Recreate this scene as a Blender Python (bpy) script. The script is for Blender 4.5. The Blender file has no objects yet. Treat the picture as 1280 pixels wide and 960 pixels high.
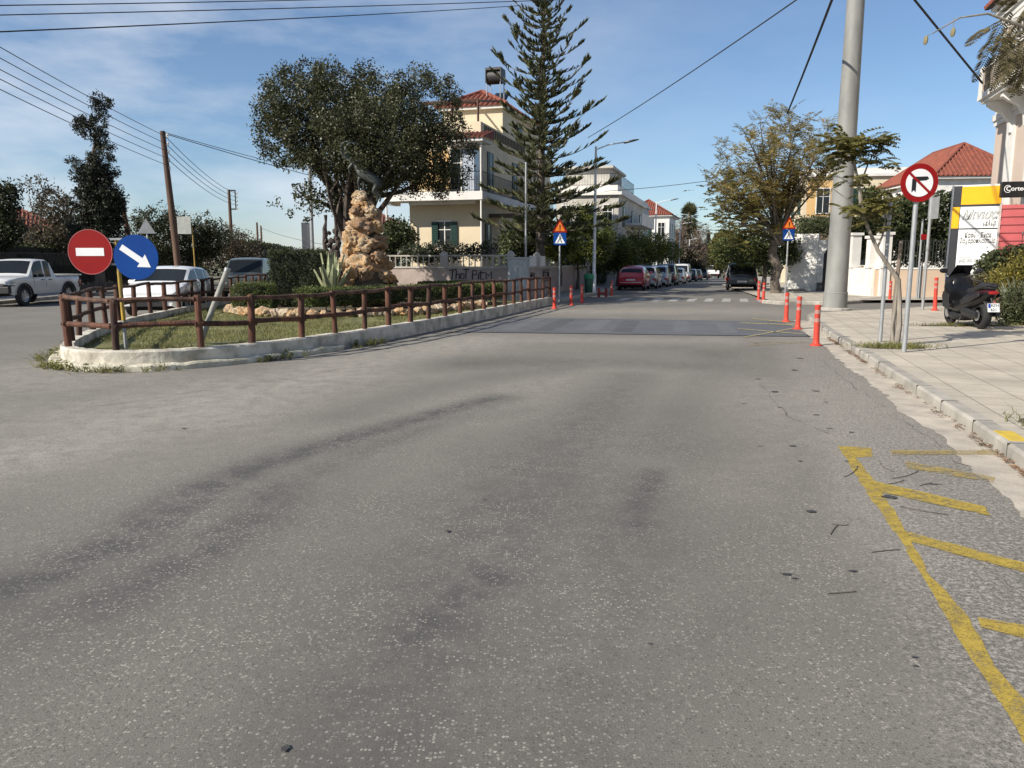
import bpy, bmesh, math, random
import numpy as np
from mathutils import Vector, Matrix, noise as mnoise
R = math.radians
rng = np.random.default_rng(7)
random.seed(7)
C = bpy.context.scene.collection
F = 962.0
TH = math.atan(152 / 962); CT = math.cos(TH); SN = math.sin(TH)

def zg(y):                      # the street runs slightly downhill beyond 45 m
    return -0.0135 * min(max(y - 45.0, 0.0), 170.0)
def G(px, py, z=0.0):           # where a sight line meets the plane of height z (measuring aid)
    u = (px - 640) / F; v = (py - 480) / F
    dy = CT - v * SN; dz = -SN - v * CT
    t = (1.6 - z) / -dz
    return Vector((u * t, dy * t, z))
def P(px, py, Y):
    u = (px - 640) / F; v = (py - 480) / F
    dy = CT - v * SN; dz = -SN - v * CT
    t = Y / dy
    return Vector((u * t, Y, 1.6 + dz * t))
SA = R(16.3)
S = Vector((math.sin(SA), math.cos(SA), 0)); T = Vector((math.cos(SA), -math.sin(SA), 0))
def ST(D, b):                   # point at depth D along the left kerb of the street, b metres to the right of that kerb
    x = 1.75 + (D - 30.4) * math.tan(SA)
    return Vector((x, D, zg(D))) + T * b

# ------------------------------------------------------------------ objects
def thing(name, label, cat, loc=(0, 0, 0), rz=0.0, group=None):
    o = bpy.data.objects.new(name, None); C.objects.link(o)
    o.location = loc; o.rotation_euler = (0, 0, rz); o.empty_display_size = 0.2
    o['label'] = label; o['category'] = cat
    if group: o['group'] = group
    return o
def tag(o, label, cat, group=None):
    o['label'] = label; o['category'] = cat
    if group: o['group'] = group
    return o
def struct(o, kind='structure', label=None, cat=None):
    o['kind'] = kind
    if label: o['label'] = label
    if cat: o['category'] = cat
    return o

class MB:
    def __init__(s): s.v = []; s.f = []; s.m = []; s.n = 0; s.cur = 0
    def add(s, vs, fs):
        b = s.n
        s.v.extend([tuple(q) for q in vs]); s.n = len(s.v)
        for f in fs:
            s.f.append(tuple(i + b for i in f)); s.m.append(s.cur)
        return s
    def box(s, c, d, rz=0.0, tilt=None):
        x, y, z = d[0] / 2, d[1] / 2, d[2] / 2
        M = Matrix.Rotation(rz, 3, 'Z')
        if tilt is not None: M = M @ tilt
        vs = [Vector(c) + M @ Vector((sx * x, sy * y, sz * z)) for sx in (-1, 1) for sy in (-1, 1) for sz in (-1, 1)]
        return s.add(vs, [(0, 1, 3, 2), (4, 6, 7, 5), (0, 4, 5, 1), (2, 3, 7, 6), (0, 2, 6, 4), (1, 5, 7, 3)])
    def bb(s, x0, x1, y0, y1, z0, z1):
        return s.box(((x0 + x1) / 2, (y0 + y1) / 2, (z0 + z1) / 2), (abs(x1 - x0), abs(y1 - y0), abs(z1 - z0)))
    def tube(s, pts, r, n=8, cap=True):
        pts = [Vector(p) for p in pts]
        if not hasattr(r, '__len__'): r = [r] * len(pts)
        up = None; rings = []
        for i, p in enumerate(pts):
            d = (pts[min(i + 1, len(pts) - 1)] - pts[max(i - 1, 0)])
            if d.length < 1e-9: d = Vector((0, 0, 1))
            d.normalize()
            if up is None:
                a = Vector((0, 0, 1)) if abs(d.z) < 0.9 else Vector((1, 0, 0))
                up = (a - d * a.dot(d)).normalized()
            else:
                up = up - d * up.dot(d)
                if up.length < 1e-6: up = d.orthogonal()
                up.normalize()
            sd = d.cross(up)
            rings.append([p + (up * math.cos(2 * math.pi * k / n) + sd * math.sin(2 * math.pi * k / n)) * r[i] for k in range(n)])
        vs = [q for g in rings for q in g]; fs = []
        for i in range(len(pts) - 1):
            for k in range(n):
                a = i * n + k; b = i * n + (k + 1) % n
                fs.append((a, b, b + n, a + n))
        if cap:
            fs.append(tuple(range(n - 1, -1, -1))); e = (len(pts) - 1) * n
            fs.append(tuple(range(e, e + n)))
        return s.add(vs, fs)
    def lathe(s, prof, c=(0, 0, 0), n=16, axis='Z', cap=True):
        vs = []; fs = []
        for (r, h) in prof:
            for k in range(n):
                a = 2 * math.pi * k / n
                p = (r * math.cos(a), r * math.sin(a), h)
                if axis == 'Y': p = (p[0], p[2], p[1])
                elif axis == 'X': p = (p[2], p[0], p[1])
                vs.append((p[0] + c[0], p[1] + c[1], p[2] + c[2]))
        m = len(prof)
        for i in range(m - 1):
            for k in range(n):
                a = i * n + k; b = i * n + (k + 1) % n
                fs.append((a, b, b + n, a + n))
        if cap:
            fs.append(tuple(range(n - 1, -1, -1))); fs.append(tuple(range((m - 1) * n, m * n)))
        return s.add(vs, fs)
    def prism(s, poly, z0, z1):        # poly: list of (x, y)
        n = len(poly)
        vs = [(p[0], p[1], z0) for p in poly] + [(p[0], p[1], z1) for p in poly]
        fs = [tuple(range(n - 1, -1, -1)), tuple(range(n, 2 * n))]
        fs += [(i, (i + 1) % n, n + (i + 1) % n, n + i) for i in range(n)]
        return s.add(vs, fs)
    def plate(s, poly, y0, y1):        # poly in x,z, thickness along y
        n = len(poly)
        vs = [(p[0], y0, p[1]) for p in poly] + [(p[0], y1, p[1]) for p in poly]
        fs = [tuple(range(n)), tuple(range(2 * n - 1, n - 1, -1))]
        fs += [(i, n + i, n + (i + 1) % n, (i + 1) % n) for i in range(n)]
        return s.add(vs, fs)
    def rings(s, rs, cap=True, closed=True):
        n = len(rs[0]); vs = [q for g in rs for q in g]; fs = []
        for i in range(len(rs) - 1):
            for k in range(n if closed else n - 1):
                a = i * n + k; b = i * n + (k + 1) % n
                fs.append((a, b, b + n, a + n))
        if cap:
            fs.append(tuple(range(n - 1, -1, -1))); e = (len(rs) - 1) * n
            fs.append(tuple(range(e, e + n)))
        return s.add(vs, fs)
    def loft(s, secs, n=14, p=2.6):    # secs: (x, zc, hz, hy[, yc]) superellipse rings along x
        rs = []
        for q in secs:
            x, zc, hz, hy = q[:4]; yc = q[4] if len(q) > 4 else 0
            g = []
            for k in range(n):
                a = 2 * math.pi * k / n
                c_, s_ = math.cos(a), math.sin(a)
                g.append((x, yc + hy * math.copysign(abs(c_) ** (2 / p), c_), zc + hz * math.copysign(abs(s_) ** (2 / p), s_)))
            rs.append(g)
        return s.rings(rs)
    def build(s, name, mat, parent=None, loc=None, smooth=False, world=False, sharp=40, bevel=0):
        me = bpy.data.meshes.new(name)
        off = Vector((0, 0, 0))
        if world and parent is not None: off = Vector(parent.location)
        if loc is not None: off = Vector(loc)
        vs = s.v if off.length == 0 else [(a - off.x, b - off.y, c - off.z) for a, b, c in s.v]
        me.from_pydata(vs, [], s.f)
        mats = mat if isinstance(mat, (list, tuple)) else [mat]
        for m in mats: me.materials.append(m)
        if len(mats) > 1: me.polygons.foreach_set('material_index', s.m)
        bm = bmesh.new(); bm.from_mesh(me)
        bmesh.ops.recalc_face_normals(bm, faces=bm.faces)
        bm.to_mesh(me); bm.free()
        if smooth:
            me.shade_smooth(); me.set_sharp_from_angle(angle=R(sharp))
        me.update()
        o = bpy.data.objects.new(name, me); C.objects.link(o)
        if parent is not None: o.parent = parent
        if loc is not None: o.location = loc
        if bevel:
            b = o.modifiers.new('bevel', 'BEVEL'); b.width = bevel; b.segments = 2; b.limit_method = 'ANGLE'
        return o

def fast_mesh(name, V, Fq, mat, parent=None, loc=None, attr=None, smooth=False):   # numpy quads
    V = np.asarray(V, dtype=np.float32); Fq = np.asarray(Fq, dtype=np.int32)
    if loc is not None: V = V - np.array(loc, dtype=np.float32)
    me = bpy.data.meshes.new(name)
    me.vertices.add(len(V)); me.vertices.foreach_set('co', V.ravel())
    nf, k = Fq.shape
    me.loops.add(nf * k); me.loops.foreach_set('vertex_index', Fq.ravel())
    me.polygons.add(nf); me.polygons.foreach_set('loop_start', np.arange(0, nf * k, k, dtype=np.int32))
    me.update(calc_edges=True); me.validate()
    me.materials.append(mat)
    if smooth: me.shade_smooth()
    if attr is not None:
        for an, av in attr.items():
            a = me.attributes.new(an, 'FLOAT', 'POINT'); a.data.foreach_set('value', np.asarray(av, dtype=np.float32))
    o = bpy.data.objects.new(name, me); C.objects.link(o)
    if parent is not None: o.parent = parent
    if loc is not None: o.location = loc
    return o

# ------------------------------------------------------------------ materials
def nt_new(name):
    m = bpy.data.materials.new(name); m.use_nodes = True
    nt = m.node_tree; b = nt.nodes['Principled BSDF']
    return m, nt, b
def N(nt, t, **kw):
    n = nt.nodes.new(t)
    for k, v in kw.items(): setattr(n, k, v)
    return n
def mixc(nt, fac, a, b, bt='MIX'):
    n = N(nt, 'ShaderNodeMix', data_type='RGBA', blend_type=bt)
    for sock, val in ((n.inputs[0], fac), (n.inputs[6], a), (n.inputs[7], b)):
        if hasattr(val, 'is_linked') or hasattr(val, 'links'): nt.links.new(val, sock)
        else: sock.default_value = val if not isinstance(val, tuple) or len(val) == 4 else (*val, 1)
    return n.outputs[2]
def ramp(nt, src, lo, hi, a=0.0, b=1.0):
    n = N(nt, 'ShaderNodeMapRange'); n.inputs[1].default_value = lo; n.inputs[2].default_value = hi
    n.inputs[3].default_value = a; n.inputs[4].default_value = b
    nt.links.new(src, n.inputs[0]); return n.outputs[0]
def noise_n(nt, vec, scale, detail=4, rough=0.55):
    n = N(nt, 'ShaderNodeTexNoise'); n.inputs['Scale'].default_value = scale
    n.inputs['Detail'].default_value = detail; n.inputs['Roughness'].default_value = rough
    nt.links.new(vec, n.inputs['Vector']); return n.outputs['Fac']
def coords(nt, which='Object', scale=None, rot=None):
    c = N(nt, 'ShaderNodeTexCoord'); o = c.outputs[which]
    if scale or rot:
        m = N(nt, 'ShaderNodeMapping')
        if scale: m.inputs['Scale'].default_value = scale
        if rot: m.inputs['Rotation'].default_value = rot
        nt.links.new(o, m.inputs['Vector']); o = m.outputs['Vector']
    return o
def bump(nt, b, h, strength=0.3, dist=0.01):
    n = N(nt, 'ShaderNodeBump'); n.inputs['Strength'].default_value = strength; n.inputs['Distance'].default_value = dist
    nt.links.new(h, n.inputs['Height']); nt.links.new(n.outputs['Normal'], b.inputs['Normal'])
_mc = {}
def mat(name, col, rough=0.6, col2=None, scale=6.0, metal=0.0, bmp=0.0, bscale=None, spec=0.5, coat=0.0, lo=0.35, hi=0.65, stretch=None):
    if name in _mc: return _mc[name]
    m, nt, b = nt_new(name)
    b.inputs['Roughness'].default_value = rough; b.inputs['Metallic'].default_value = metal
    b.inputs['Specular IOR Level'].default_value = spec; b.inputs['Coat Weight'].default_value = coat
    if coat: b.inputs['Coat Roughness'].default_value = 0.06
    if col2 is None: col2 = tuple(c * 0.82 for c in col)
    v = coords(nt, 'Object', stretch)
    f = ramp(nt, noise_n(nt, v, scale, 5), lo, hi)
    nt.links.new(mixc(nt, f, (*col, 1), (*col2, 1)), b.inputs['Base Color'])
    if bmp: bump(nt, b, noise_n(nt, v, bscale or scale * 4, 4), bmp, 0.02)
    _mc[name] = m; return m
def leafmat(name, c1, c2, c3=None, trans=0.3, rough=0.55):
    if name in _mc: return _mc[name]
    c1, c2 = [tuple(min(x * 1.22, .6) for x in c) for c in (c1, c2)]
    m, nt, b = nt_new(name)
    g = N(nt, 'ShaderNodeNewGeometry'); r = N(nt, 'ShaderNodeValToRGB')
    r.color_ramp.elements[0].color = (*c1, 1); r.color_ramp.elements[1].color = (*c2, 1)
    if c3:
        e = r.color_ramp.elements.new(0.85); e.color = (*c2, 1); r.color_ramp.elements[-1].color = (*c3, 1)
    nt.links.new(g.outputs['Random Per Island'], r.inputs['Fac'])
    f = ramp(nt, noise_n(nt, coords(nt), 0.8, 3), 0.35, 0.65, 0.62, 1.4)
    hs = N(nt, 'ShaderNodeHueSaturation'); nt.links.new(r.outputs['Color'], hs.inputs['Color']); nt.links.new(f, hs.inputs['Value'])
    b.inputs['Roughness'].default_value = rough; b.inputs['Specular IOR Level'].default_value = 0.35
    nt.links.new(hs.outputs['Color'], b.inputs['Base Color'])
    tr = N(nt, 'ShaderNodeBsdfTranslucent'); nt.links.new(hs.outputs['Color'], tr.inputs['Color'])
    mx = N(nt, 'ShaderNodeMixShader'); mx.inputs[0].default_value = trans
    nt.links.new(b.outputs[0], mx.inputs[1]); nt.links.new(tr.outputs[0], mx.inputs[2])
    nt.links.new(mx.outputs[0], nt.nodes['Material Output'].inputs['Surface'])
    _mc[name] = m; return m
def glassmat(name, col=(0.012, 0.015, 0.017), rough=0.06):
    if name in _mc: return _mc[name]
    m, nt, b = nt_new(name)
    b.inputs['Base Color'].default_value = (*col, 1); b.inputs['Roughness'].default_value = rough
    b.inputs['Specular IOR Level'].default_value = 0.22
    _mc[name] = m; return m

# ------------------------------------------------------------------ text and signs
def text(name, body, size, m, parent, loc, rot=(R(90), 0, 0), shear=0.0, align='CENTER', extrude=0.002, offset=0.0, spacing=1.0, width=None):
    cu = bpy.data.curves.new(name, 'FONT'); cu.body = body; cu.size = size; cu.shear = shear
    cu.align_x = align; cu.align_y = 'CENTER'; cu.extrude = extrude; cu.offset = offset; cu.space_character = spacing
    tmp = bpy.data.objects.new('tmp', cu); C.objects.link(tmp)
    dg = bpy.context.evaluated_depsgraph_get()
    me = bpy.data.meshes.new_from_object(tmp.evaluated_get(dg))
    bpy.data.objects.remove(tmp)
    me.name = name
    if width and len(me.vertices):
        xs = [v.co.x for v in me.vertices]; k = width / (max(xs) - min(xs))
        for v in me.vertices: v.co.x *= k
    me.materials.clear(); me.materials.append(m)
    o = bpy.data.objects.new(name, me); C.objects.link(o)
    o.parent = parent; o.location = loc; o.rotation_euler = rot
    return o
def circ(r, n=40, cx=0, cz=0): return [(cx + r * math.cos(2 * math.pi * k / n), cz + r * math.sin(2 * math.pi * k / n)) for k in range(n)]
def rot2(poly, a, cx=0, cz=0):
    c, s = math.cos(a), math.sin(a)
    return [(cx + x * c - z * s, cz + x * s + z * c) for x, z in poly]

# ------------------------------------------------------------------ foliage
def quads(cen, axis, nrm, ln, wd):
    """diamond leaf quads: centre, long axis, normal"""
    side = np.cross(nrm, axis); side /= np.linalg.norm(side, axis=1, keepdims=True) + 1e-9
    a = axis * ln[:, None] * 0.5; b = side * wd[:, None] * 0.5
    V = np.stack([cen - a, cen + b - a * 0.1, cen + a, cen - b - a * 0.1], 1).reshape(-1, 3)
    Fq = np.arange(len(V), dtype=np.int32).reshape(-1, 4)
    return V, Fq
def rdir(n):
    d = rng.normal(size=(n, 3)); return d / np.linalg.norm(d, axis=1, keepdims=True)
def leaf_cloud(centers, per, sigma, ln, wd, up=0.4, flat=1.0):
    """leaf quads gathered in clumps round the given centres"""
    centers = np.asarray(centers, dtype=float); n = len(centers) * per
    c = np.repeat(centers, per, 0) + rdir(n) * (rng.uniform(0, 1, n) ** .45)[:, None] * np.repeat(rng.uniform(.55, 1.35, len(centers)), per)[:, None] * sigma * 1.75 * np.array([1, 1, flat])
    ax = rdir(n); nr = rdir(n); nr[:, 2] += up; nr /= np.linalg.norm(nr, axis=1, keepdims=True)
    ax -= nr * np.sum(ax * nr, 1, keepdims=True); ax /= np.linalg.norm(ax, axis=1, keepdims=True) + 1e-9
    l = ln * rng.uniform(0.6, 1.35, n); w = wd * rng.uniform(0.6, 1.35, n)
    return quads(c, ax, nr, l, w)
def lobes_pts(lobes, n, shell=0.5):
    """points in a union of ellipsoids (x,y,z,rx,ry,rz), thicker near the skin"""
    lobes = np.asarray(lobes, dtype=float)
    vol = np.prod(lobes[:, 3:6], 1) ** 0.8; idx = rng.choice(len(lobes), n, p=vol / vol.sum())
    r = rng.uniform(shell ** 3, 1, n) ** (1 / 3)
    return lobes[idx, :3] + rdir(n) * r[:, None] * lobes[idx, 3:6]
def merge(parts):
    Vs = []; Fs = []; b = 0
    for V, Fq in parts:
        Vs.append(V); Fs.append(Fq + b); b += len(V)
    return np.concatenate(Vs), np.concatenate(Fs)
def bez(a, b, bend, k=6):
    a = Vector(a); b = Vector(b); m = (a + b) / 2 + Vector(bend)
    return [a * (1 - t) ** 2 + m * 2 * t * (1 - t) + b * t * t for t in [i / k for i in range(k + 1)]]
def limb(mb, a, b, r0, r1, sag=0.0, wob=0.12, n=6, k=6):
    L = (Vector(b) - Vector(a)).length
    pts = bez(a, b, Vector((random.uniform(-1, 1), random.uniform(-1, 1), random.uniform(-.5, .5))) * wob * L + Vector((0, 0, sag * L)), k)
    mb.tube(pts, [r0 + (r1 - r0) * i / k for i in range(k + 1)], n)
    return pts
def tree(name, label, loc, trunk, r0, lobes, ncl, per, sig, ln, wd, lm, bm, group=None, nlimb=14, cat='tree', shell=0.5, twig=0.0, up=0.4, fork=None, top=None):
    """trunk: local points; lobes: local ellipsoids; loc: base"""
    root = thing(name, label, cat, loc, 0, group)
    mb = MB(); k = len(trunk)
    rt = r0 * (0.55 if top is None else top)
    mb.tube(trunk, [r0 * 1.25 if i == 0 else r0 + (rt - r0) * i / (k - 1) for i in range(k)], 9)
    cl = lobes_pts(lobes, ncl, shell)
    top_p = Vector(trunk[-1]); forks = [Vector(f) for f in (fork or [trunk[-1]])]
    for i in range(nlimb):
        tgt = Vector(cl[rng.integers(len(cl))]); f = random.choice(forks)
        p = limb(mb, f, f + (tgt - f) * 0.9, rt * random.uniform(0.35, 0.7), r0 * 0.07, 0.05)
        for j in range(3):
            q = p[random.randint(2, 5)]; t2 = Vector(cl[np.argmin(np.linalg.norm(cl - np.array(q + Vector((random.uniform(-1, 1), random.uniform(-1, 1), random.uniform(-.3, 1))) * 0.8), axis=1))])
            limb(mb, q, t2, r0 * 0.14, r0 * 0.04, 0, n=5, k=4)
    mb.build('trunk', bm, root, smooth=True)
    V, Fq = leaf_cloud(cl, per, sig, ln, wd, up)
    fast_mesh('crown', V, Fq, lm, root)
    return root
# ------------------------------------------------------------------ camera, sky, sun
sc = bpy.context.scene
cam = bpy.data.cameras.new('camera'); co = bpy.data.objects.new('camera', cam); C.objects.link(co)
cam.sensor_width = 36; cam.lens = F / 1280 * 36; cam.clip_end = 6000
co.location = (0, 0, 1.6); co.rotation_euler = (R(90) - TH, 0, 0); sc.camera = co
sc.view_settings.view_transform = 'Standard'; sc.view_settings.look = 'None'
sc.view_settings.exposure = 0.56; sc.view_settings.gamma = 1
sc.cycles.use_denoising = True; sc.cycles.max_bounces = 6; sc.cycles.transparent_max_bounces = 12
SUN_EL, SUN_AZ = R(34), math.atan2(-0.86, -0.51)         # towards the sun: left and behind the camera
w = bpy.data.worlds.new('World'); sc.world = w; w.use_nodes = True
nt = w.node_tree; bg = nt.nodes['Background']
sky = N(nt, 'ShaderNodeTexSky', sky_type='NISHITA'); sky.sun_disc = False
sky.sun_elevation = SUN_EL; sky.sun_rotation = SUN_AZ; sky.air_density = 1.0; sky.dust_density = 0.35; sky.ozone_density = 5.0
bg.inputs['Strength'].default_value = 0.086
gen = coords(nt, 'Generated')
m1 = N(nt, 'ShaderNodeMapping'); m1.inputs['Scale'].default_value = (1.3, 1.1, 4.2); m1.inputs['Rotation'].default_value = (0.1, 0.35, 0.2)
nt.links.new(gen, m1.inputs['Vector'])
cl1 = ramp(nt, noise_n(nt, m1.outputs['Vector'], 1.9, 7, 0.58), 0.42, 0.74, 0, 1)
sx = N(nt, 'ShaderNodeSeparateXYZ'); nt.links.new(gen, sx.inputs[0])
left = ramp(nt, sx.outputs['X'], 0.2, -0.4, 0.14, 0.95)       # thin cirrus, thicker towards the west
mm = N(nt, 'ShaderNodeMath', operation='MULTIPLY'); nt.links.new(cl1, mm.inputs[0]); nt.links.new(left, mm.inputs[1])
hs_ = N(nt, 'ShaderNodeHueSaturation'); hs_.inputs['Saturation'].default_value = 0.97; nt.links.new(sky.outputs['Color'], hs_.inputs['Color'])
nt.links.new(mixc(nt, mm.outputs[0], hs_.outputs['Color'], (6.6, 7.0, 7.6, 1)), bg.inputs['Color'])
sun = bpy.data.lights.new('sun', 'SUN'); sun.energy = 4.6; sun.angle = R(0.53); sun.color = (1.0, 0.93, 0.82)
so = bpy.data.objects.new('sun', sun); C.objects.link(so)
dvec = Vector((math.sin(SUN_AZ) * math.cos(SUN_EL), math.cos(SUN_AZ) * math.cos(SUN_EL), math.sin(SUN_EL)))
so.rotation_euler = dvec.to_track_quat('Z', 'Y').to_euler(); so.location = dvec * 60

# ------------------------------------------------------------------ materials used widely
white_paint = mat('worn_white_paint', (0.74, 0.72, 0.66), 0.75, (0.42, 0.40, 0.35), 3.5, bmp=0.3, lo=0.45, hi=0.75)
concrete = mat('concrete', (0.40, 0.37, 0.32), 0.85, (0.24, 0.225, 0.195), 2.2, bmp=0.25, bscale=30)
gutter_m = mat('gutter_concrete', (0.50, 0.445, 0.365), 0.9, (0.33, 0.295, 0.245), 3.0, bmp=0.4, bscale=45)
galv = mat('galvanised_steel', (0.36, 0.37, 0.375), 0.5, (0.27, 0.28, 0.285), 8, metal=0.35, stretch=(3, 3, 0.7))
steel_white = mat('white_painted_steel', (0.72, 0.73, 0.74), 0.45)
black_iron = mat('black_iron', (0.018, 0.018, 0.02), 0.5)
bark = mat('bark', (0.13, 0.105, 0.085), 0.9, (0.055, 0.045, 0.038), 5, bmp=0.8, bscale=14, stretch=(1, 1, 0.4))
bark_grey = mat('pale_bark', (0.30, 0.265, 0.22), 0.9, (0.16, 0.14, 0.115), 5, bmp=0.6, bscale=18, stretch=(1, 1, 0.4))
soil = mat('soil', (0.13, 0.10, 0.07), 0.95, (0.07, 0.055, 0.04), 3, bmp=0.6, bscale=18)
rubber = mat('rubber', (0.014, 0.014, 0.015), 0.8)
chrome = mat('alloy', (0.55, 0.56, 0.57), 0.3, metal=0.8)
glass = glassmat('car_glass')
winglass = glassmat('window_glass', (0.02, 0.024, 0.027), 0.1)
aged_white = mat('aged_white_paint', (.46, .43, .38), .8, (.33, .30, .26), 3)
bronze = mat('dark_bronze', (0.030, 0.033, 0.030), 0.5, (0.05, 0.055, 0.047), 6, metal=0.3)
tile_red = mat('roof_tile', (0.25, 0.072, 0.042), 0.85, (0.16, 0.048, 0.032), 3.0, bmp=0.2)
red_sign = mat('sign_red', (0.27, 0.007, 0.008), 0.6, (0.23, 0.006, 0.007), 3, spec=.18)
white_sign = mat('sign_white', (0.80, 0.80, 0.80), 0.45, (0.72, 0.72, 0.72), 3)
blue_sign = mat('sign_blue', (0.003, 0.050, 0.24), 0.6, (0.003, 0.043, 0.21), 3, spec=.15)
black_sign = mat('sign_black', (0.012, 0.012, 0.013), 0.5)
sign_back = mat('sign_back', (0.33, 0.335, 0.34), 0.5, metal=0.3)
orange_pl = mat('orange_plastic', (0.56, 0.048, 0.024), 0.65, (0.36, 0.042, 0.028), 9, lo=.42, hi=.72)
reflect = mat('reflective_band', (0.42, 0.22, 0.19), 0.4)

# ------------------------------------------------------------------ the ground and the asphalt
def grid_sheet(name, xs, ys, zf, m, attr=None):
    X, Y = np.meshgrid(xs, ys); Z = np.vectorize(lambda y: zg(y))(Y) + zf
    V = np.stack([X.ravel(), Y.ravel(), Z.ravel()], 1); nx, ny = len(xs), len(ys)
    i = np.arange(nx - 1)[None, :] + nx * np.arange(ny - 1)[:, None]; i = i.ravel()
    Fq = np.stack([i, i + 1, i + nx + 1, i + nx], 1)
    return fast_mesh(name, V, Fq, m, attr=attr(V) if attr else None)
earth = mat('dry_earth', (0.20, 0.17, 0.12), 0.95, (0.11, 0.115, 0.06), 0.5)
struct(grid_sheet('ground', np.array([-2500, -300, -60, 0, 60, 300, 2500.]), np.array([-200., -20, 45, 80, 130, 215, 600, 4000]), -0.06, earth))

def streak(V, pts, wid, amp):
    p = np.array([G(*q)[:2] for q in pts]); out = np.zeros(len(V))
    for a, b in zip(p[:-1], p[1:]):
        d = b - a; t = np.clip(((V[:, :2] - a) @ d) / (d @ d), 0, 1)
        r = np.linalg.norm(V[:, :2] - (a + t[:, None] * d), axis=1)
        out = np.maximum(out, amp * np.exp(-(r / wid) ** 2))
    return out
def road_attr(V):
    w_ = np.zeros(len(V))
    for pts, wd, am in [([(-60, 760), (20, 735), (150, 680), (250, 612), (330, 580), (480, 535), (620, 497)], 0.26, 1.0),
                        ([(110, 760), (200, 720), (330, 640), (350, 610)], 0.24, 0.85), ([(350, 610), (470, 556), (640, 498)], 0.2, 0.6),
                        ([(500, 800), (560, 760), (620, 715)], 0.26, 0.9), ([(795, 660), (805, 620), (815, 590)], 0.14, 0.9),
                        ([(420, 1000), (560, 760), (700, 560), (790, 470)], 0.6, 0.62), ([(700, 1000), (740, 760), (800, 600)], .4, .45), ([(500, 960), (560, 860)], 0.2, 0.5),
                        ([(820, 560), (880, 470), (900, 440)], 0.5, 0.4), ([(420, 520), (560, 480), (760, 452)], .5, .5), ([(0, 800), (220, 660), (420, 570)], .5, .35), ([(590, 455), (760, 452), (880, 458)], 0.9, 0.6),
                        ([(830, 900), (900, 760)], 0.25, 0.2), ([(600, 520), (720, 505)], 0.35, 0.35)]:
        w_ = np.maximum(w_, streak(V, pts, wd, am))
    lt = np.zeros(len(V))
    for pts, wd, am in [([(-150, 600), (60, 560), (260, 500), (420, 470)], 1.0, 0.95), ([(250, 520), (440, 455), (600, 425)], 1.2, 0.9), ([(120, 520), (300, 480)], 1.2, .8), ([(-100, 545), (400, 505), (800, 470), (980, 500)], 2.2, .55), ([(-200, 480), (60, 470)], 2.5, .7),  # pale zones; the broadest bands paint in the road's brightening at grazing angles
                        ([(1130, 700), (1060, 560), (1000, 470)], 0.35, 0.35), ([(640, 425), (900, 425)], 0.8, 0.6), ([(900, 610), (1010, 540)], 0.4, 0.3),
                        ([(700, 389), (940, 389)], 2.0, 0.7)]:
        lt = np.maximum(lt, streak(V, pts, wd, am))
    q = np.array([S.y, -S.x]); off = V[:, 0] * 1.0 - (1.75 + (V[:, 1] - 30.4) * math.tan(SA))
    e = np.clip((off - 7.75) / .45, 0, 1) * np.clip((24 - V[:, 1]) / 6, 0, 1)         # coarser worn strip along the right kerb
    return {'wear': w_, 'light': lt, 'coarse': e}
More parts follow.
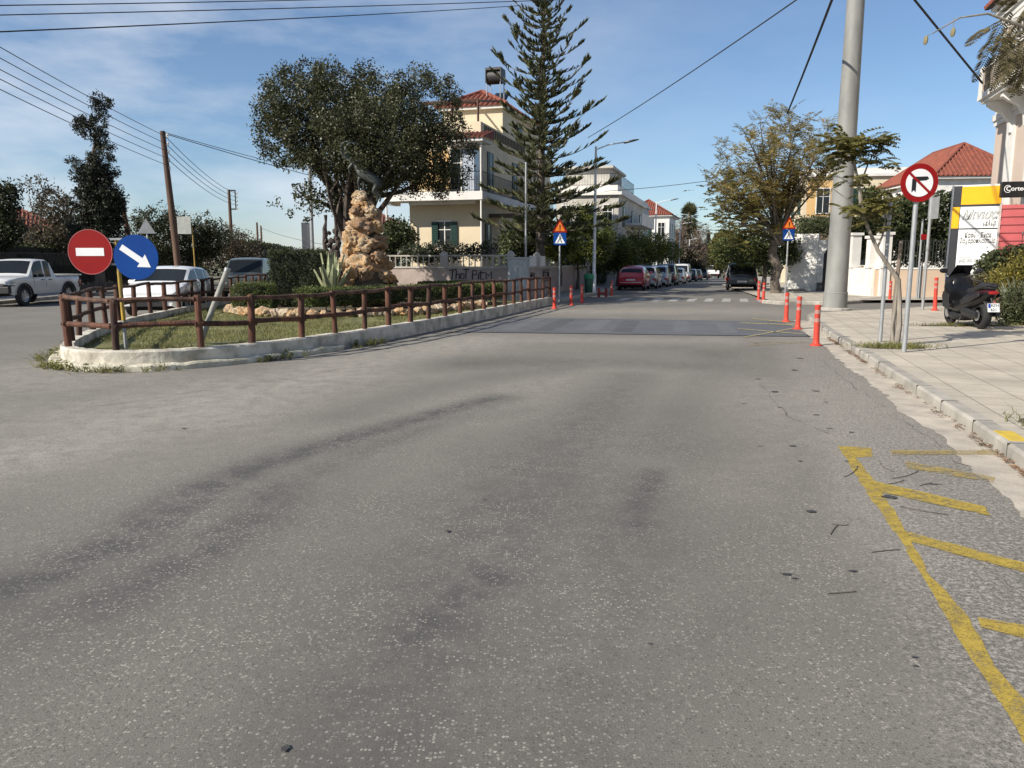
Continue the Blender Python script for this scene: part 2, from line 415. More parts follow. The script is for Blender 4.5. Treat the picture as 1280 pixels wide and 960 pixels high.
def asphalt(name, base, dark, pale, attrs=True):
    m, nt, b = nt_new(name); b.inputs['Roughness'].default_value = 0.85; b.inputs['Specular IOR Level'].default_value = 0.35
    v = coords(nt, 'Object')
    big = ramp(nt, noise_n(nt, v, 0.45, 5, 0.6), 0.3, 0.7)
    col = mixc(nt, big, (*[c * 0.80 for c in base], 1), (*[c * 1.15 for c in base], 1))
    vs = coords(nt, 'Object', (1.0, 0.22, 1), (0, 0, R(20)))
    col = mixc(nt, ramp(nt, noise_n(nt, vs, 1.3, 5, 0.65), 0.52, 0.75, 0, 0.35), col, (*[c * 0.72 for c in base], 1))
    if attrs:
        blot = noise_n(nt, v, 4.2, 8, 0.75)
        def att(nm, lo, hi):
            a = N(nt, 'ShaderNodeAttribute', attribute_name=nm); q = N(nt, 'ShaderNodeMath', operation='MULTIPLY')
            nt.links.new(a.outputs['Fac'], q.inputs[0]); nt.links.new(ramp(nt, blot, lo, hi, 0.25, 1), q.inputs[1]); return q.outputs[0]
        col = mixc(nt, att('light', 0.35, 0.6), col, (*pale, 1))
        col = mixc(nt, att('wear', 0.33, 0.58), col, (*dark, 1))
        coarse = att('coarse', 0.3, 0.6)
    # aggregate: pale and dark stones set in the binder
    vo = N(nt, 'ShaderNodeTexVoronoi'); vo.inputs['Scale'].default_value = 72; nt.links.new(v, vo.inputs['Vector'])
    sepc = N(nt, 'ShaderNodeSeparateColor'); nt.links.new(vo.outputs['Color'], sepc.inputs[0])
    near = N(nt, 'ShaderNodeMath', operation='LESS_THAN'); near.inputs[1].default_value = 0.46; nt.links.new(vo.outputs['Distance'], near.inputs[0])
    st = N(nt, 'ShaderNodeMath', operation='MULTIPLY'); nt.links.new(ramp(nt, sepc.outputs[0], 0.52, 0.97, 0, 0.85), st.inputs[0]); nt.links.new(near.outputs[0], st.inputs[1])
    clus = N(nt, 'ShaderNodeMath', operation='MULTIPLY'); nt.links.new(st.outputs[0], clus.inputs[0]); nt.links.new(ramp(nt, noise_n(nt, v, 0.8, 5, .65), .36, .62, .25, 1.0), clus.inputs[1]); st = clus
    col = mixc(nt, st.outputs[0], col, (0.52, 0.485, 0.415, 1))
    dk = N(nt, 'ShaderNodeMath', operation='MULTIPLY'); nt.links.new(ramp(nt, sepc.outputs[1], 0.50, 0.95, 0, 0.75), dk.inputs[0]); nt.links.new(near.outputs[0], dk.inputs[1])
    col = mixc(nt, dk.outputs[0], col, (*[c * 0.45 for c in base], 1))
    fine = noise_n(nt, v, 190, 3, 0.7)
    col = mixc(nt, ramp(nt, fine, 0.46, 0.64, 0, 0.9), col, (*[c * 0.42 for c in base], 1))
    if attrs:
        cn = N(nt, 'ShaderNodeMath', operation='MULTIPLY'); nt.links.new(ramp(nt, noise_n(nt, v, 34, 5, 0.8), 0.47, 0.58), cn.inputs[0]); nt.links.new(coarse, cn.inputs[1])
        col = mixc(nt, cn.outputs[0], col, (0.40, 0.37, 0.32, 1))
        co2 = N(nt, 'ShaderNodeMath', operation='MULTIPLY'); nt.links.new(ramp(nt, noise_n(nt, v, 75, 3, 0.7), 0.52, 0.62), co2.inputs[0]); nt.links.new(coarse, co2.inputs[1])
        col = mixc(nt, co2.outputs[0], col, (0.065, 0.06, 0.055, 1))
    nt.links.new(col, b.inputs['Base Color'])
    bump(nt, b, noise_n(nt, v, 120, 4, 0.7), 0.5, 0.006)
    return m
road_m = asphalt('worn_asphalt', (0.196, 0.182, 0.158), (0.062, 0.061, 0.060), (0.39, 0.36, 0.305))
xs = np.unique(np.round(np.concatenate([np.arange(-45, -13, 2), np.arange(-13, 9, 0.11), np.arange(9, 75, 2)]), 3))
ys = np.unique(np.round(np.concatenate([np.arange(-14, 1, 1.5), np.arange(1, 24, 0.11), np.arange(24, 46, 0.6), np.arange(46, 216, 8)]), 3))
struct(grid_sheet('road', xs, ys, 0.0, road_m, road_attr))

def sheet(name, poly, z, m, kind='structure', noise_edge=0.0):     # flat painted / laid sheets; poly of (x, y)
    mb = MB(); vs = [(p[0], p[1], zg(p[1]) + z) for p in poly]
    mb.add(vs, [tuple(range(len(vs)))])
    o = mb.build(name, m); o['kind'] = kind; return o
def gp(*pts): return [tuple(G(*p)[:2]) for p in pts]
def rough_path(pts, step=0.12, amp=0.02):
    out = []
    for a, b in zip(pts, pts[1:] + pts[:1]):
        a = Vector(a[:2]); b = Vector(b[:2]); n = max(1, int((b - a).length / step)); nr = Vector((-(b - a).y, (b - a).x)).normalized()
        for i in range(n):
            p = a + (b - a) * i / n + nr * random.uniform(-amp, amp); out.append((p.x, p.y))
    return out
# smoother dark repair band across the street with old crossing stripes blacked out under it
patch_m = mat('dark_asphalt_patch', (0.118, 0.120, 0.126), 0.7, (0.095, 0.097, 0.102), 1.2, bmp=0.2, bscale=90, spec=0.5)
patch_d = mat('blacked_out_stripe', (0.072, 0.073, 0.077), 0.75, (0.095, 0.096, 0.1), 2.0)
patch_w = mat('faded_stripe', (0.132, 0.134, 0.140), 0.75, (0.112, 0.114, 0.119), 2.0)
PA, PB, PC, PD = [G(*q) for q in ((575, 415), (1014, 421), (978, 402), (638, 397))]
sheet('road_patch', rough_path([p[:2] for p in (PA, PB, PC, PD)], 0.3, 0.025), 0.004, patch_m)
for i, (f0, f1, mm_) in enumerate([(0.10, .15, patch_w), (0.20, .26, patch_d), (0.34, .40, patch_w), (0.44, 0.50, patch_d), (0.62, .67, patch_w), (.76, .81, patch_w)]):
    L = lambda f, g: (PA + (PB - PA) * f) * (1 - g) + (PD + (PC - PD) * f) * g
    sheet('road_stripe', [L(f0, .12)[:2], L(f1, .12)[:2], L(f1, .9)[:2], L(f0, .9)[:2]], 0.006, mm_)
edge_m = mat('dark_patch_edge', (0.05, 0.05, 0.052), 0.6)
sheet('patch_edge', rough_path([(PA.x - .3, PA.y - .05), (PB.x, PB.y - .05), (PB.x, PB.y + .03), (PA.x - .3, PA.y + .03)], 0.3, 0.02), 0.009, edge_m)  # thin darker strip along the near edge of the repair band
# thermoplastic paint, worn through
def worn_paint(name, col, wear=0.5, sc_=9):
    m, nt, b = nt_new(name); b.inputs['Base Color'].default_value = (*col, 1); b.inputs['Roughness'].default_value = 0.7
    v = coords(nt, 'Object'); f = noise_n(nt, v, sc_, 6, 0.75); g = noise_n(nt, v, 110, 3, 0.7)
    ad = N(nt, 'ShaderNodeMath', operation='ADD'); nt.links.new(f, ad.inputs[0]); nt.links.new(ramp(nt, g, 0.3, 0.7, -0.16, 0.16), ad.inputs[1])
    nt.links.new(mixc(nt, ramp(nt, noise_n(nt, v, 25, 4), .35, .65), (*col, 1), (*[c * .78 for c in col], 1)), b.inputs['Base Color'])
    mx = N(nt, 'ShaderNodeMixShader'); tr = N(nt, 'ShaderNodeBsdfTransparent')
    nt.links.new(ramp(nt, ad.outputs[0], wear - 0.10, wear + 0.20), mx.inputs[0])
    nt.links.new(tr.outputs[0], mx.inputs[1]); nt.links.new(b.outputs[0], mx.inputs[2])
    nt.links.new(mx.outputs[0], nt.nodes['Material Output'].inputs['Surface']); return m
yel = worn_paint('yellow_road_paint', (0.44, 0.315, 0.05), 0.36)
yel2 = worn_paint('faded_yellow_paint', (0.42, 0.31, 0.09), 0.47)
yel3 = worn_paint('pale_yellow_paint', (0.50, 0.43, 0.20), 0.36)
wht = worn_paint('white_road_paint', (0.56, 0.55, 0.52), 0.40)
sheet('yellow_marking', rough_path(gp((1047.6, 557.5), (1087, 621), (1126, 676), (1148, 715), (1188, 779), (1231, 851), (1330, 1010), (1390, 1010), (1280, 873), (1245, 833), (1205, 763), (1159, 715), (1135, 667), (1102, 614), (1070, 572), (1091, 571), (1089, 560)), .08, .008), 0.002, yel)
for q, mm_ in [(((1113, 563), (1245, 563.5), (1249, 569), (1115, 569)), yel2), (((1131, 577), (1244, 597), (1242, 604), (1135, 586)), yel2),
               (((1088, 601), (1232, 634), (1238, 646), (1102, 616)), yel), (((1124, 663), (1340, 721), (1340, 733), (1142, 679)), yel),
               (((1222, 772), (1340, 793), (1340, 814), (1228, 785)), yel),
               (((922, 411), (1003, 417.6), (1003, 418.4), (922, 411.6)), yel3), (((930, 421.6), (1000, 409), (1000, 409.8), (930, 422.6)), yel3),
               (((925, 403.6), (992, 406), (992, 406.8), (925, 404.3)), yel3), (((936, 432), (1010, 428), (1010, 428.5), (936, 432.6)), yel2), (((940, 398.5), (986, 403), (986, 403.7), (940, 399.1)), yel3),
               (((935, 427.6), (1005, 428.2), (1005, 428.7), (935, 428.1)), yel2)]:
    sheet('yellow_marking', rough_path(gp(*q), .1, .008), 0.006 if q[0][1] > 440 else .013, mm_)
# zebra crossing in front of the parked cars
za, zb = G(763, 376.3), G(965, 377.6)
for i in range(9):
    f = (i + 0.25) / 9; p = za + (zb - za) * f; q = za + (zb - za) * (f + 0.052)
    sheet('zebra_stripe', [p[:2], q[:2], (q + S * 2.9)[:2], (p + S * 2.9)[:2]], 0.004, wht)
# hairline cracks and old seams in the asphalt
mb = MB()
def crack(pts, w_=.007):
    q = [G(*p) for p in pts]; L_ = []; R_ = []
    for a, b in zip(q, q[1:]):
        n = max(2, int((b - a).length / .06)); d = (b - a).normalized(); nr = Vector((-d.y, d.x, 0))
        for i in range(n):
            p = a + (b - a) * i / n; s = p + nr * (.05 * mnoise.noise(p * 2.1) + .02 * mnoise.noise(p * 9)); ww = w_ * max(.12, .6 + 1.1 * mnoise.noise(p * 3 + Vector((9, 0, 0))))
            L_.append((s.x + nr.x * ww, s.y + nr.y * ww, .003)); R_.append((s.x - nr.x * ww, s.y - nr.y * ww, .003))
    m_ = len(L_); mb.add(L_ + R_, [(i, i + 1, m_ + i + 1, m_ + i) for i in range(m_ - 1)])
for pts in ([(-40, 527), (60, 516), (160, 503), (300, 482)], [(300, 482), (380, 470), (470, 452)], [(1180, 560), (1120, 520), (1060, 478), (1030, 450)], [(1150, 640), (1210, 690), (1300, 760)], [(950, 480), (985, 520), (1040, 545)]): crack(pts, .0022 if pts[0][1] > 600 else .006)
struct(mb.build('road_cracks', mat('crack_dark', (.085, .08, .072), .95, (.13, .12, .108), 8)))
# dark oil drips
oil2 = mat('old_oil_stain', (0.085, 0.08, 0.073), 0.8, (0.13, 0.123, 0.11), 9)
oil = mat('oil_stain', (0.035, 0.033, 0.030), 0.5, (0.07, 0.066, 0.06), 12)
for px, py, rx, ry in [(1013, 640, .034, .022), (983, 719, .03, .014), (993, 724, .02, .012), (1066, 715, .022, .014), (1143, 823, .016, .01), (812, 806, .011, .008), (357, 937, .012, .018), (1037, 536, .07, .025), (1064, 541, .04, .02),
                       (968, 490, .05, .05), (993, 463, .09, .06), (1020, 489, .07, .05), (1000, 448, .08, .07), (947, 474, .07, .04), (975, 510, .04, .03), (1032, 503, .04, .025), (1058, 577, .025, .02), (945, 430, .1, .08),
                       (1144, 834, .012, .01), (1020, 519, .05, .02), (950, 558, .04, .02), (991, 558, .04, .02), (1000, 577, .03, .02), (1167, 606, .06, .012), (1112, 622, .05, .06), (930, 505, .05, .02), (560, 665, .012, .02), (605, 625, .01, .01), (230, 536, .05, .03), (300, 533, .03, .02)]:
    c = G(px, py); a0 = random.uniform(0, 6); z_ = random.uniform(.5, 1.0) if py < 600 else 1; rx *= z_; ry *= z_ * random.uniform(.5, 1.2)
    sheet('oil_stain', [(c.x + rx * math.cos(t) * random.uniform(.65, 1.3), c.y + ry * math.sin(t) * random.uniform(.65, 1.3)) for t in [k * 2 * math.pi / 14 for k in range(14)]], 0.0075, oil if py > 600 or random.random() < .35 else oil2)

# ------------------------------------------------------------------ kerbs and pavements
def offset(path, d):            # to the left of the direction of travel
    out = []
    for i, p in enumerate(path):
        a = Vector(path[max(i - 1, 0)][:2]); b = Vector(path[min(i + 1, len(path) - 1)][:2]); t = (b - a).normalized()
        out.append((p[0] - t.y * d, p[1] + t.x * d))
    return out
def resample(path, step):
    out = [tuple(path[0][:2])]
    for a, b in zip(path, path[1:]):
        a = Vector(a[:2]); b = Vector(b[:2]); n = max(1, int(round((b - a).length / step)))
        out += [tuple(a + (b - a) * i / n) for i in range(1, n + 1)]
    return out
def chaikin(p, k=2):
    for _ in range(k):
        q = [p[0]]
        for a, b in zip(p, p[1:]):
            a = Vector(a); b = Vector(b); q += [tuple(a * .75 + b * .25), tuple(a * .25 + b * .75)]
        p = q + [p[-1]]
    return p
def wall_sweep(mb, path, side, wid, z0, z1, wob=0.0):   # a band of given width to one side of a path
    a = path; b = offset(path, side * wid); rs = []
    for p, q in zip(a, b):
        zz = zg(p[1]); h = z1 + random.uniform(-wob, wob)
        ch = 0.025
        pv, qv = Vector(p), Vector(q); u = (qv - pv).normalized() * ch
        rs.append([(p[0], p[1], zz + z0), (p[0], p[1], zz + h - ch), (p[0] + u.x, p[1] + u.y, zz + h), (q[0], q[1], zz + h), (q[0], q[1], zz + z0)])
    return mb.rings(rs)
# right-hand pavement: kerb line from behind the camera up to the corner, then along the side street
kr = [(0.35, -6.0), (1.9, -1.0)] + gp((1268, 577), (1120, 478), (1051, 432), (1028, 416))
corner = gp((1012, 403), (1008, 399), (1014, 396.0), (1030, 395.2), (1073, 392.6), (1123, 390.4), (1163, 387.2)) + [(19.5, 28.3), (26, 31.5)]
KR = resample(chaikin(kr[:-1], 1) + chaikin([kr[-1]] + corner[:4], 2) + corner[4:], 0.9)
mb = MB(); wall_sweep(mb, KR, -1, 0.16, -0.03, 0.13, 0.002)
struct(mb.build('kerb', concrete))
def tile_mat(name, c1, c2, mort, sx_, rot, off=0.5, w_=0.4, h_=0.4):
    m, nt, b = nt_new(name); b.inputs['Roughness'].default_value = 0.85
    v = coords(nt, 'Object', None, (0, 0, rot)); br = N(nt, 'ShaderNodeTexBrick'); nt.links.new(v, br.inputs['Vector'])
    br.inputs['Color1'].default_value = (*c1, 1); br.inputs['Color2'].default_value = (*c2, 1); br.inputs['Mortar'].default_value = (*mort, 1)
    br.inputs['Scale'].default_value = 1; br.inputs['Mortar Size'].default_value = sx_; br.inputs['Brick Width'].default_value = w_; br.inputs['Row Height'].default_value = h_; br.offset = off
    f = ramp(nt, noise_n(nt, coords(nt, 'Object'), 1.1, 6, 0.65), 0.3, 0.72, 0.70, 1.12); hs = N(nt, 'ShaderNodeHueSaturation')
    nt.links.new(br.outputs['Color'], hs.inputs['Color']); nt.links.new(f, hs.inputs['Value'])
    f2 = mixc(nt, ramp(nt, noise_n(nt, coords(nt, 'Object'), 34, 4, 0.7), 0.5, 0.75, 0, 0.4), hs.outputs['Color'], (*mort, 1))
    nt.links.new(f2, b.inputs['Base Color']); bump(nt, b, br.outputs['Fac'], 0.4, -0.006); return m
pave_m = tile_mat('pavement_slabs', (0.52, 0.465, 0.375), (0.45, 0.405, 0.33), (0.24, 0.21, 0.17), 0.008, SA, 0.0, 0.5, 0.5)
inn = offset(KR, -0.16)
mb = MB(); mb.prism(inn + [(26, 31), (26, -6)], 0.02, 0.128); struct(mb.build('pavement', pave_m))
gut_o = offset(KR[:KR.index(min(KR, key=lambda q: abs(q[1] - 21.5))) + 1], 0.37)
gut_i = KR[:len(gut_o)]
go2 = []
for a, b in zip(gut_o, gut_o[1:]):
    for t in np.arange(0, 1, 0.1):
        go2.append((a[0] + (b[0] - a[0]) * t + random.uniform(-.03, .03) + .10 * mnoise.noise(Vector((a[1] * .8 + t * .7, 0, 1))) + .05 * mnoise.noise(Vector((a[1] * 4 + t * 4, 0, 5))), a[1] + (b[1] - a[1]) * t))
sheet('gutter', [tuple(p) for p in gut_i] + go2[::-1], 0.004, gutter_m)
mb = MB()
for a, b in zip(KR[2:30], KR[3:31]):
    if random.random() < .85:
        p = Vector(a); d = (Vector(b) - p).normalized(); q = p + Vector((d.y, -d.x)) * .08
        mb.box((q.x, q.y, .051), (.010, .166, .163), math.atan2(d.y, d.x))
struct(mb.build('kerb_joints', mat('kerb_joint', (.07, .065, .055), .95)))
# yellow painted length of kerbstone near the tree pit
ypath = [tuple(Vector(kr[2]) + (Vector(kr[3]) - Vector(kr[2])) * t) for t in (0.045, 0.14)]
ypa = offset(ypath, 0.004)
mb = MB(); wall_sweep(mb, ypa, -1, 0.175, 0.0, 0.134); struct(mb.build('kerb_paint', mat('yellow_kerb_paint', (0.62, 0.44, 0.04), 0.6, (0.48, 0.34, 0.05), 7)))
# litter of dry leaves and needles along the kerb foot
litter = leafmat('dry_leaves', (0.10, 0.055, 0.03), (0.17, 0.10, 0.055), trans=0.1)
cs = []
for a, b in zip(KR[4:26], KR[5:27]):
    dens = random.choice([1, 3, 6, 12])
    for _ in range(dens * 3):
        t = random.random(); o_ = abs(random.gauss(0, .035)) + .015
        d = Vector(b) - Vector(a); nrm = Vector((-d.y, d.x)).normalized()
        q = Vector(a) + d * t + nrm * o_; cs.append((q.x, q.y, 0.022))
V, Fq = leaf_cloud(cs, 7, 0.03, 0.05, 0.012, 2.0, 0.15); V[:, 2] = np.clip(V[:, 2], 0.016, 0.05)
struct(fast_mesh('leaf_litter', V, Fq, litter), 'stuff')
# twigs and stray stalks on the asphalt
mb = MB()
for (x0, y0, x1, y1) in [(1038, 668, 1048, 655), (1040, 655, 1060, 655), (1090, 690, 1125, 687), (1100, 578, 1118, 590), (1125, 633, 1185, 643), (1035, 742, 1070, 739), (1055, 596, 1072, 582), (1115, 598, 1148, 588), (1150, 607, 1165, 603), (1190, 575, 1215, 583), (1225, 556, 1245, 549), (1110, 605, 1130, 600)]:
    a = G(x0, y0, .005); b = G(x1, y1, .005); mb.tube(bez(a, b, (random.uniform(-.05, .05), random.uniform(-.05, .05), 0)), 0.0026, 5)
struct(mb.build('fallen_twigs', bark), 'stuff')
# far side of the side street: pavement round the second corner and up the street
KF = gp((1175, 369.5), (1150, 370.3), (1105, 375), (1070, 380.2), (1035, 381.5), (1006, 380.5), (975, 381)) 
KF = [(26, 40.5)] + KF
nose = [(10.05, 30.2), (9.85, 31.0)] + [tuple(ST(D, 9.3)[:2]) for D in (33.5, 36, 40)]
KF = chaikin(KF + nose, 2) + [tuple(ST(D, 9.3)[:2]) for D in range(44, 200, 6)]
KF = resample(KF, 1.6)
mb = MB(); wall_sweep(mb, KF, -1, 0.16, -0.05, 0.13, 0.004); struct(mb.build('kerb', concrete))
def band(name, left, right, z, m):      # slab between two equally long paths, following the street's fall
    mb = MB(); vs = []; fs = []
    for p, q in zip(left, right):
        vs += [(p[0], p[1], zg(p[1]) + z), (q[0], q[1], zg(q[1]) + z)]
    for i in range(len(left) - 1): fs.append((2 * i, 2 * i + 1, 2 * i + 3, 2 * i + 2))
    mb.add(vs, fs); return struct(mb.build(name, m))
fi = offset(KF, -0.16)
cfar = []
for p in fi:
    if p[1] < 41.5 and p[0] > 10.2: cfar.append((min(p[0] + 6, 30), 60.0))
    else: cfar.append((p[0] + 4 + max(0, 8 - .15 * max(p[1] - 40, 0)), p[1] + 1))
band('pavement', fi, cfar, 0.126, pave_m)
# left-hand pavement along the garden wall
KL = [(1.3, 30.6), (1.75, 31.0)] + [tuple(ST(D, 0)[:2]) for D in np.arange(32, 200, 4.0)]
mb = MB(); wall_sweep(mb, KL, 1, 0.16, -0.05, 0.13, 0.004); struct(mb.build('kerb', concrete))
band('pavement', offset(KL, 0.16), offset(KL, 2.3), 0.126, mat('grey_paving', (0.30, 0.28, 0.25), 0.9, (0.22, 0.2, 0.18), 2))
# far side of the left-hand road
KW = [(-17.9, -6), (-18.6, 10), (-19.25, 24), (-19.6, 28), (-20.3, 36), (-22.5, 60), (-26.5, 100)]
mb = MB(); wall_sweep(mb, resample(KW, 2), 1, 0.2, -0.05, 0.13, 0.004); struct(mb.build('kerb', concrete))
band('pavement', offset(resample(KW, 2), 0.2), offset(resample(KW, 2), 2.2), 0.126, concrete)
band('verge', offset(resample(KW, 2), 2.2), offset(resample(KW, 2), 60), 0.16, earth)
# ------------------------------------------------------------------ the planted traffic island
near = [(1.53, 29.5), (0.75, 27), (0, 24.4), (-.8, 21.6), (-1.58, 19), (-2.2, 17.1), (-2.75, 15.5), (-3.2, 14.4), (-3.7, 13.4), (-4.15, 12.65), (-4.6, 12.05), (-5.1, 11.62), (-5.6, 11.45), (-6.2, 11.45), (-6.75, 11.68), (-7.2, 12.15), (-7.6, 12.95), (-7.95, 13.9)]
far = [(-8.4, 15.2), (-8.95, 17), (-9.4, 18.9), (-9.95, 23.3), (-10.6, 29), (-11.3, 35), (-11.7, 39)]
path = resample(chaikin(near + far, 2), 0.5)
mb = MB(); wall_sweep(mb, path, -1, 0.20, -0.05, 0.29, 0.006)
struct(mb.build('kerb', mat('island_kerb_paint', (0.62, 0.58, 0.49), 0.85, (0.25, 0.225, 0.175), 3.2, bmp=0.7, bscale=14, lo=0.40, hi=0.70)))
stp = [p for p in path if p[1] < 14.4]
mb = MB(); wall_sweep(mb, offset(stp, 0.17), -1, 0.19, -0.05, 0.095, 0.012)
struct(mb.build('kerb', mat('kerb_foot_paint', (0.62, 0.58, 0.47), 0.85, (0.30, 0.28, 0.21), 3.0, bmp=0.6, bscale=12)))
inner = offset(path, -0.2)
lawn_poly = inner + [(-11.4, 39), (-3, 31), (1.0, 30.3)]
mb = MB(); mb.prism(lawn_poly, 0.0, 0.13)
grass_m = mat('lawn', (0.175, 0.165, 0.060), 0.95, (0.10, 0.105, 0.038), 1.6, bmp=0.7, bscale=40)
struct(mb.build('lawn', grass_m))
def inside(p, poly):
    x, y = p; c = False; j = len(poly) - 1
    for i in range(len(poly)):
        xi, yi = poly[i]; xj, yj = poly[j]
        if (yi > y) != (yj > y) and x < (xj - xi) * (y - yi) / (yj - yi) + xi: c = not c
        j = i
    return c
def blades(pts, h, w_, lean=0.5):
    pts = np.asarray(pts); n = len(pts); a = rng.uniform(0, 2 * math.pi, n); hh = h * rng.uniform(.5, 1.3, n)
    sd = np.stack([np.cos(a), np.sin(a), np.zeros(n)], 1) * w_ / 2
    tip = pts + np.stack([rng.normal(0, lean, n) * hh, rng.normal(0, lean, n) * hh, hh], 1)
    V = np.stack([pts - sd, pts + sd, tip + sd * .25, tip - sd * .25], 1).reshape(-1, 3)
    return V, np.arange(len(V), dtype=np.int32).reshape(-1, 4)
pts = []
while len(pts) < 26000:
    x, y = random.uniform(-10, 0), 11 + 14 * random.random() ** 1.5
    if inside((x, y), lawn_poly) and mnoise.noise(Vector((x * .9, y * .9, 0))) > -0.32: pts.append((x, y, 0.125))
V, Fq = blades(pts, 0.06, 0.012)
struct(fast_mesh('grass', V, Fq, leafmat('grass_blades', (0.095, 0.105, 0.028), (0.19, 0.18, 0.058), (0.30, 0.25, 0.12), 0.3)), 'stuff')
# weeds along the foot of the kerb
pts = []; lf = []
for p, o_ in zip(path, offset(path, 0.16)):
    if p[1] > 15.5: continue
    for _ in range(int(18 * max(0, mnoise.noise(Vector((p[0] * 1.3, p[1] * 1.3, 3))) * 1.6 + .18))):
        q = (o_[0] + random.gauss(0, .09), o_[1] - abs(random.gauss(0.02, .10)), 0.0)
        pts.append(q)
        if random.random() < .35: lf.append((q[0], q[1], random.uniform(.02, .10)))
V1 = blades(pts * 3 + [(a + random.gauss(0, .03), b + random.gauss(0, .03), c) for a, b, c in pts] * 2, 0.11, 0.012, 0.8); V2 = leaf_cloud(lf, 10, 0.04, .05, .03, .6)
V, Fq = merge([V1, V2]); V[:, 2] = np.maximum(V[:, 2], 0.004)
struct(fast_mesh('weeds', V, Fq, leafmat('weed_leaves', (0.07, 0.085, 0.025), (0.17, 0.16, 0.055), (0.28, 0.24, 0.10), .3)), 'stuff')

# ------------------------------------------------------------------ log fence round the island
wood = mat('stained_logs', (0.120, 0.048, 0.026), 0.88, (0.034, 0.016, 0.011), 7.0, bmp=0.9, bscale=26, stretch=(1, 1, 0.16), lo=.38, hi=.62)
wood_top = mat('weathered_logs', (0.150, 0.080, 0.052), 0.9, (0.048, 0.024, 0.016), 5.0, bmp=0.8, bscale=20, lo=.38, hi=.62)
fence = thing('log_fence', 'low brown log fence with two rails running round the grassy traffic island', 'fence', (-4.5, 13, 0))
fl = resample(offset(path, -0.10), 0.1); acc = 0; posts = []; i_prev = None; step = 0.0
tip_i = min(range(len(fl)), key=lambda i: (fl[i][0] + 7.55) ** 2 + (fl[i][1] - 13.2) ** 2)
i = 0; idx = []
while i < len(fl):
    idx.append(i); i += 10 if i < tip_i else 13
for n_, i in enumerate(idx):
    x, y = fl[i]; thick = 0.085 if abs(i - tip_i) < 8 else random.uniform(.046, .066)
    lean = Vector((random.uniform(-.035, .035), random.uniform(-.035, .035), 0))
    top = 1.06 + random.uniform(-.04, .05)
    mb = MB(); mb.tube([(x, y, 0.26), (x + lean.x * .5, y + lean.y * .5, 0.65), (x + lean.x, y + lean.y, top - .02), (x + lean.x, y + lean.y, top)], [thick * 1.04, thick, thick, thick * .8], 10)
    mb.build('post', wood, fence, smooth=True, world=True); posts.append((x + lean.x, y + lean.y))
for (a, b) in zip(posts, posts[1:]):
    for z, r in ((1.05, .036), (0.655, .042)):
        d = Vector((b[0] - a[0], b[1] - a[1], 0)).normalized() * .07
        za, zb_ = z + random.uniform(-.035, .03), z + random.uniform(-.035, .03)
        pa = Vector((a[0], a[1], za)) - d; pb = Vector((b[0], b[1], zb_)) + d
        m_ = (pa + pb) / 2 + Vector((random.uniform(-.02, .02), random.uniform(-.02, .02), random.uniform(-.02, .015)))
        mb = MB(); mb.tube([pa, m_, pb], [r * random.uniform(.9, 1.15), r, r * random.uniform(.85, 1.1)], 8); mb.build('rail', wood_top if z > .8 else wood, fence, smooth=True, world=True)

# ------------------------------------------------------------------ traffic signs
def sign_root(name, label, loc, rz=0.0, group=None): return thing(name, label, 'road sign', loc, rz, group)
def pole(parent, h, r=0.03, m=galv, name='post', z0=0.0, lean=(0, 0)):
    mb = MB(); mb.tube([(0, 0, z0), (lean[0] * .5, lean[1] * .5, h * .5), (lean[0], lean[1], h), (lean[0], lean[1], h + .012)], [r, r, r, r * .7], 12); return mb.build(name, m, parent, smooth=True)
yellow_post = mat('yellow_post_paint', (0.45, 0.29, 0.03), 0.6, (0.25, 0.17, 0.05), 6, stretch=(1, 1, .4), lo=.4, hi=.6)
D0 = 13.0
base = P(157, 430, D0); base.z = 0.13
sg = sign_root('road_sign', 'yellow sign post on the island with red no entry disc and blue arrow disc', base)
mb = MB(); mb.tube([(0, 0, 0), (0, 0, .5)], .028, 10); mb.build('post_sleeve', galv, sg, smooth=True)
mb = MB(); mb.tube([(0, 0, .5), (-.012, 0, 1.15), (-.02, 0, 1.86)], .033, 10); mb.build('post', yellow_post, sg, smooth=True)
def disc(cx, cz, r, m, parent, y=-0.07, n=48):
    mb = MB(); mb.plate(circ(r, n, cx, cz), y, y + .004); return mb.build('disc', m, parent)
pr, pb_ = P(116, 315, D0), P(173.5, 321.5, D0)
rr = 27.0 / F * D0 / CT
def rel(p): return p.x - base.x, p.z - base.z
cx, cz = rel(pr); mb = MB(); mb.plate(circ(rr, 48, cx, cz), -.08, -.076); d1 = mb.build('no_entry_disc', red_sign, sg)
mb = MB(); mb.plate([(cx - .235, cz - .065), (cx + .23, cz - .065), (cx + .23, cz + .065), (cx - .235, cz + .065)], -.084, -.0805); mb.build('bar', white_sign, d1)
mb = MB(); rim = circ(rr, 48, cx, cz); rin = circ(rr - .012, 48, cx, cz)
for k in range(48): mb.plate([rim[k], rim[(k + 1) % 48], rin[(k + 1) % 48], rin[k]], -.0835, -.0803)
mb.build('rim', mat('sign_rim', (0.42, 0.10, 0.10), .5), d1)
cx, cz = rel(pb_); mb = MB(); mb.plate(circ(rr, 48, cx, cz), -.10, -.096); d2 = mb.build('arrow_disc', blue_sign, sg)
a = math.atan2(-28, 38) + .02                                    # down to the right
ar = [(-.29, -.05), (.10, -.05), (.10, -.125), (.29, 0), (.10, .125), (.10, .05), (-.29, .05)]
mb = MB(); mb.plate(rot2(ar, a, cx, cz), -.104, -.1005); mb.build('arrow', white_sign, d2)
mb = MB(); mb.box((-.2, -.035, rel(pr)[1] + .21), (.62, .03, .035)); mb.box((-.2, -.035, rel(pr)[1] - .2), (.62, .03, .035)); mb.build('bracket', galv, sg)
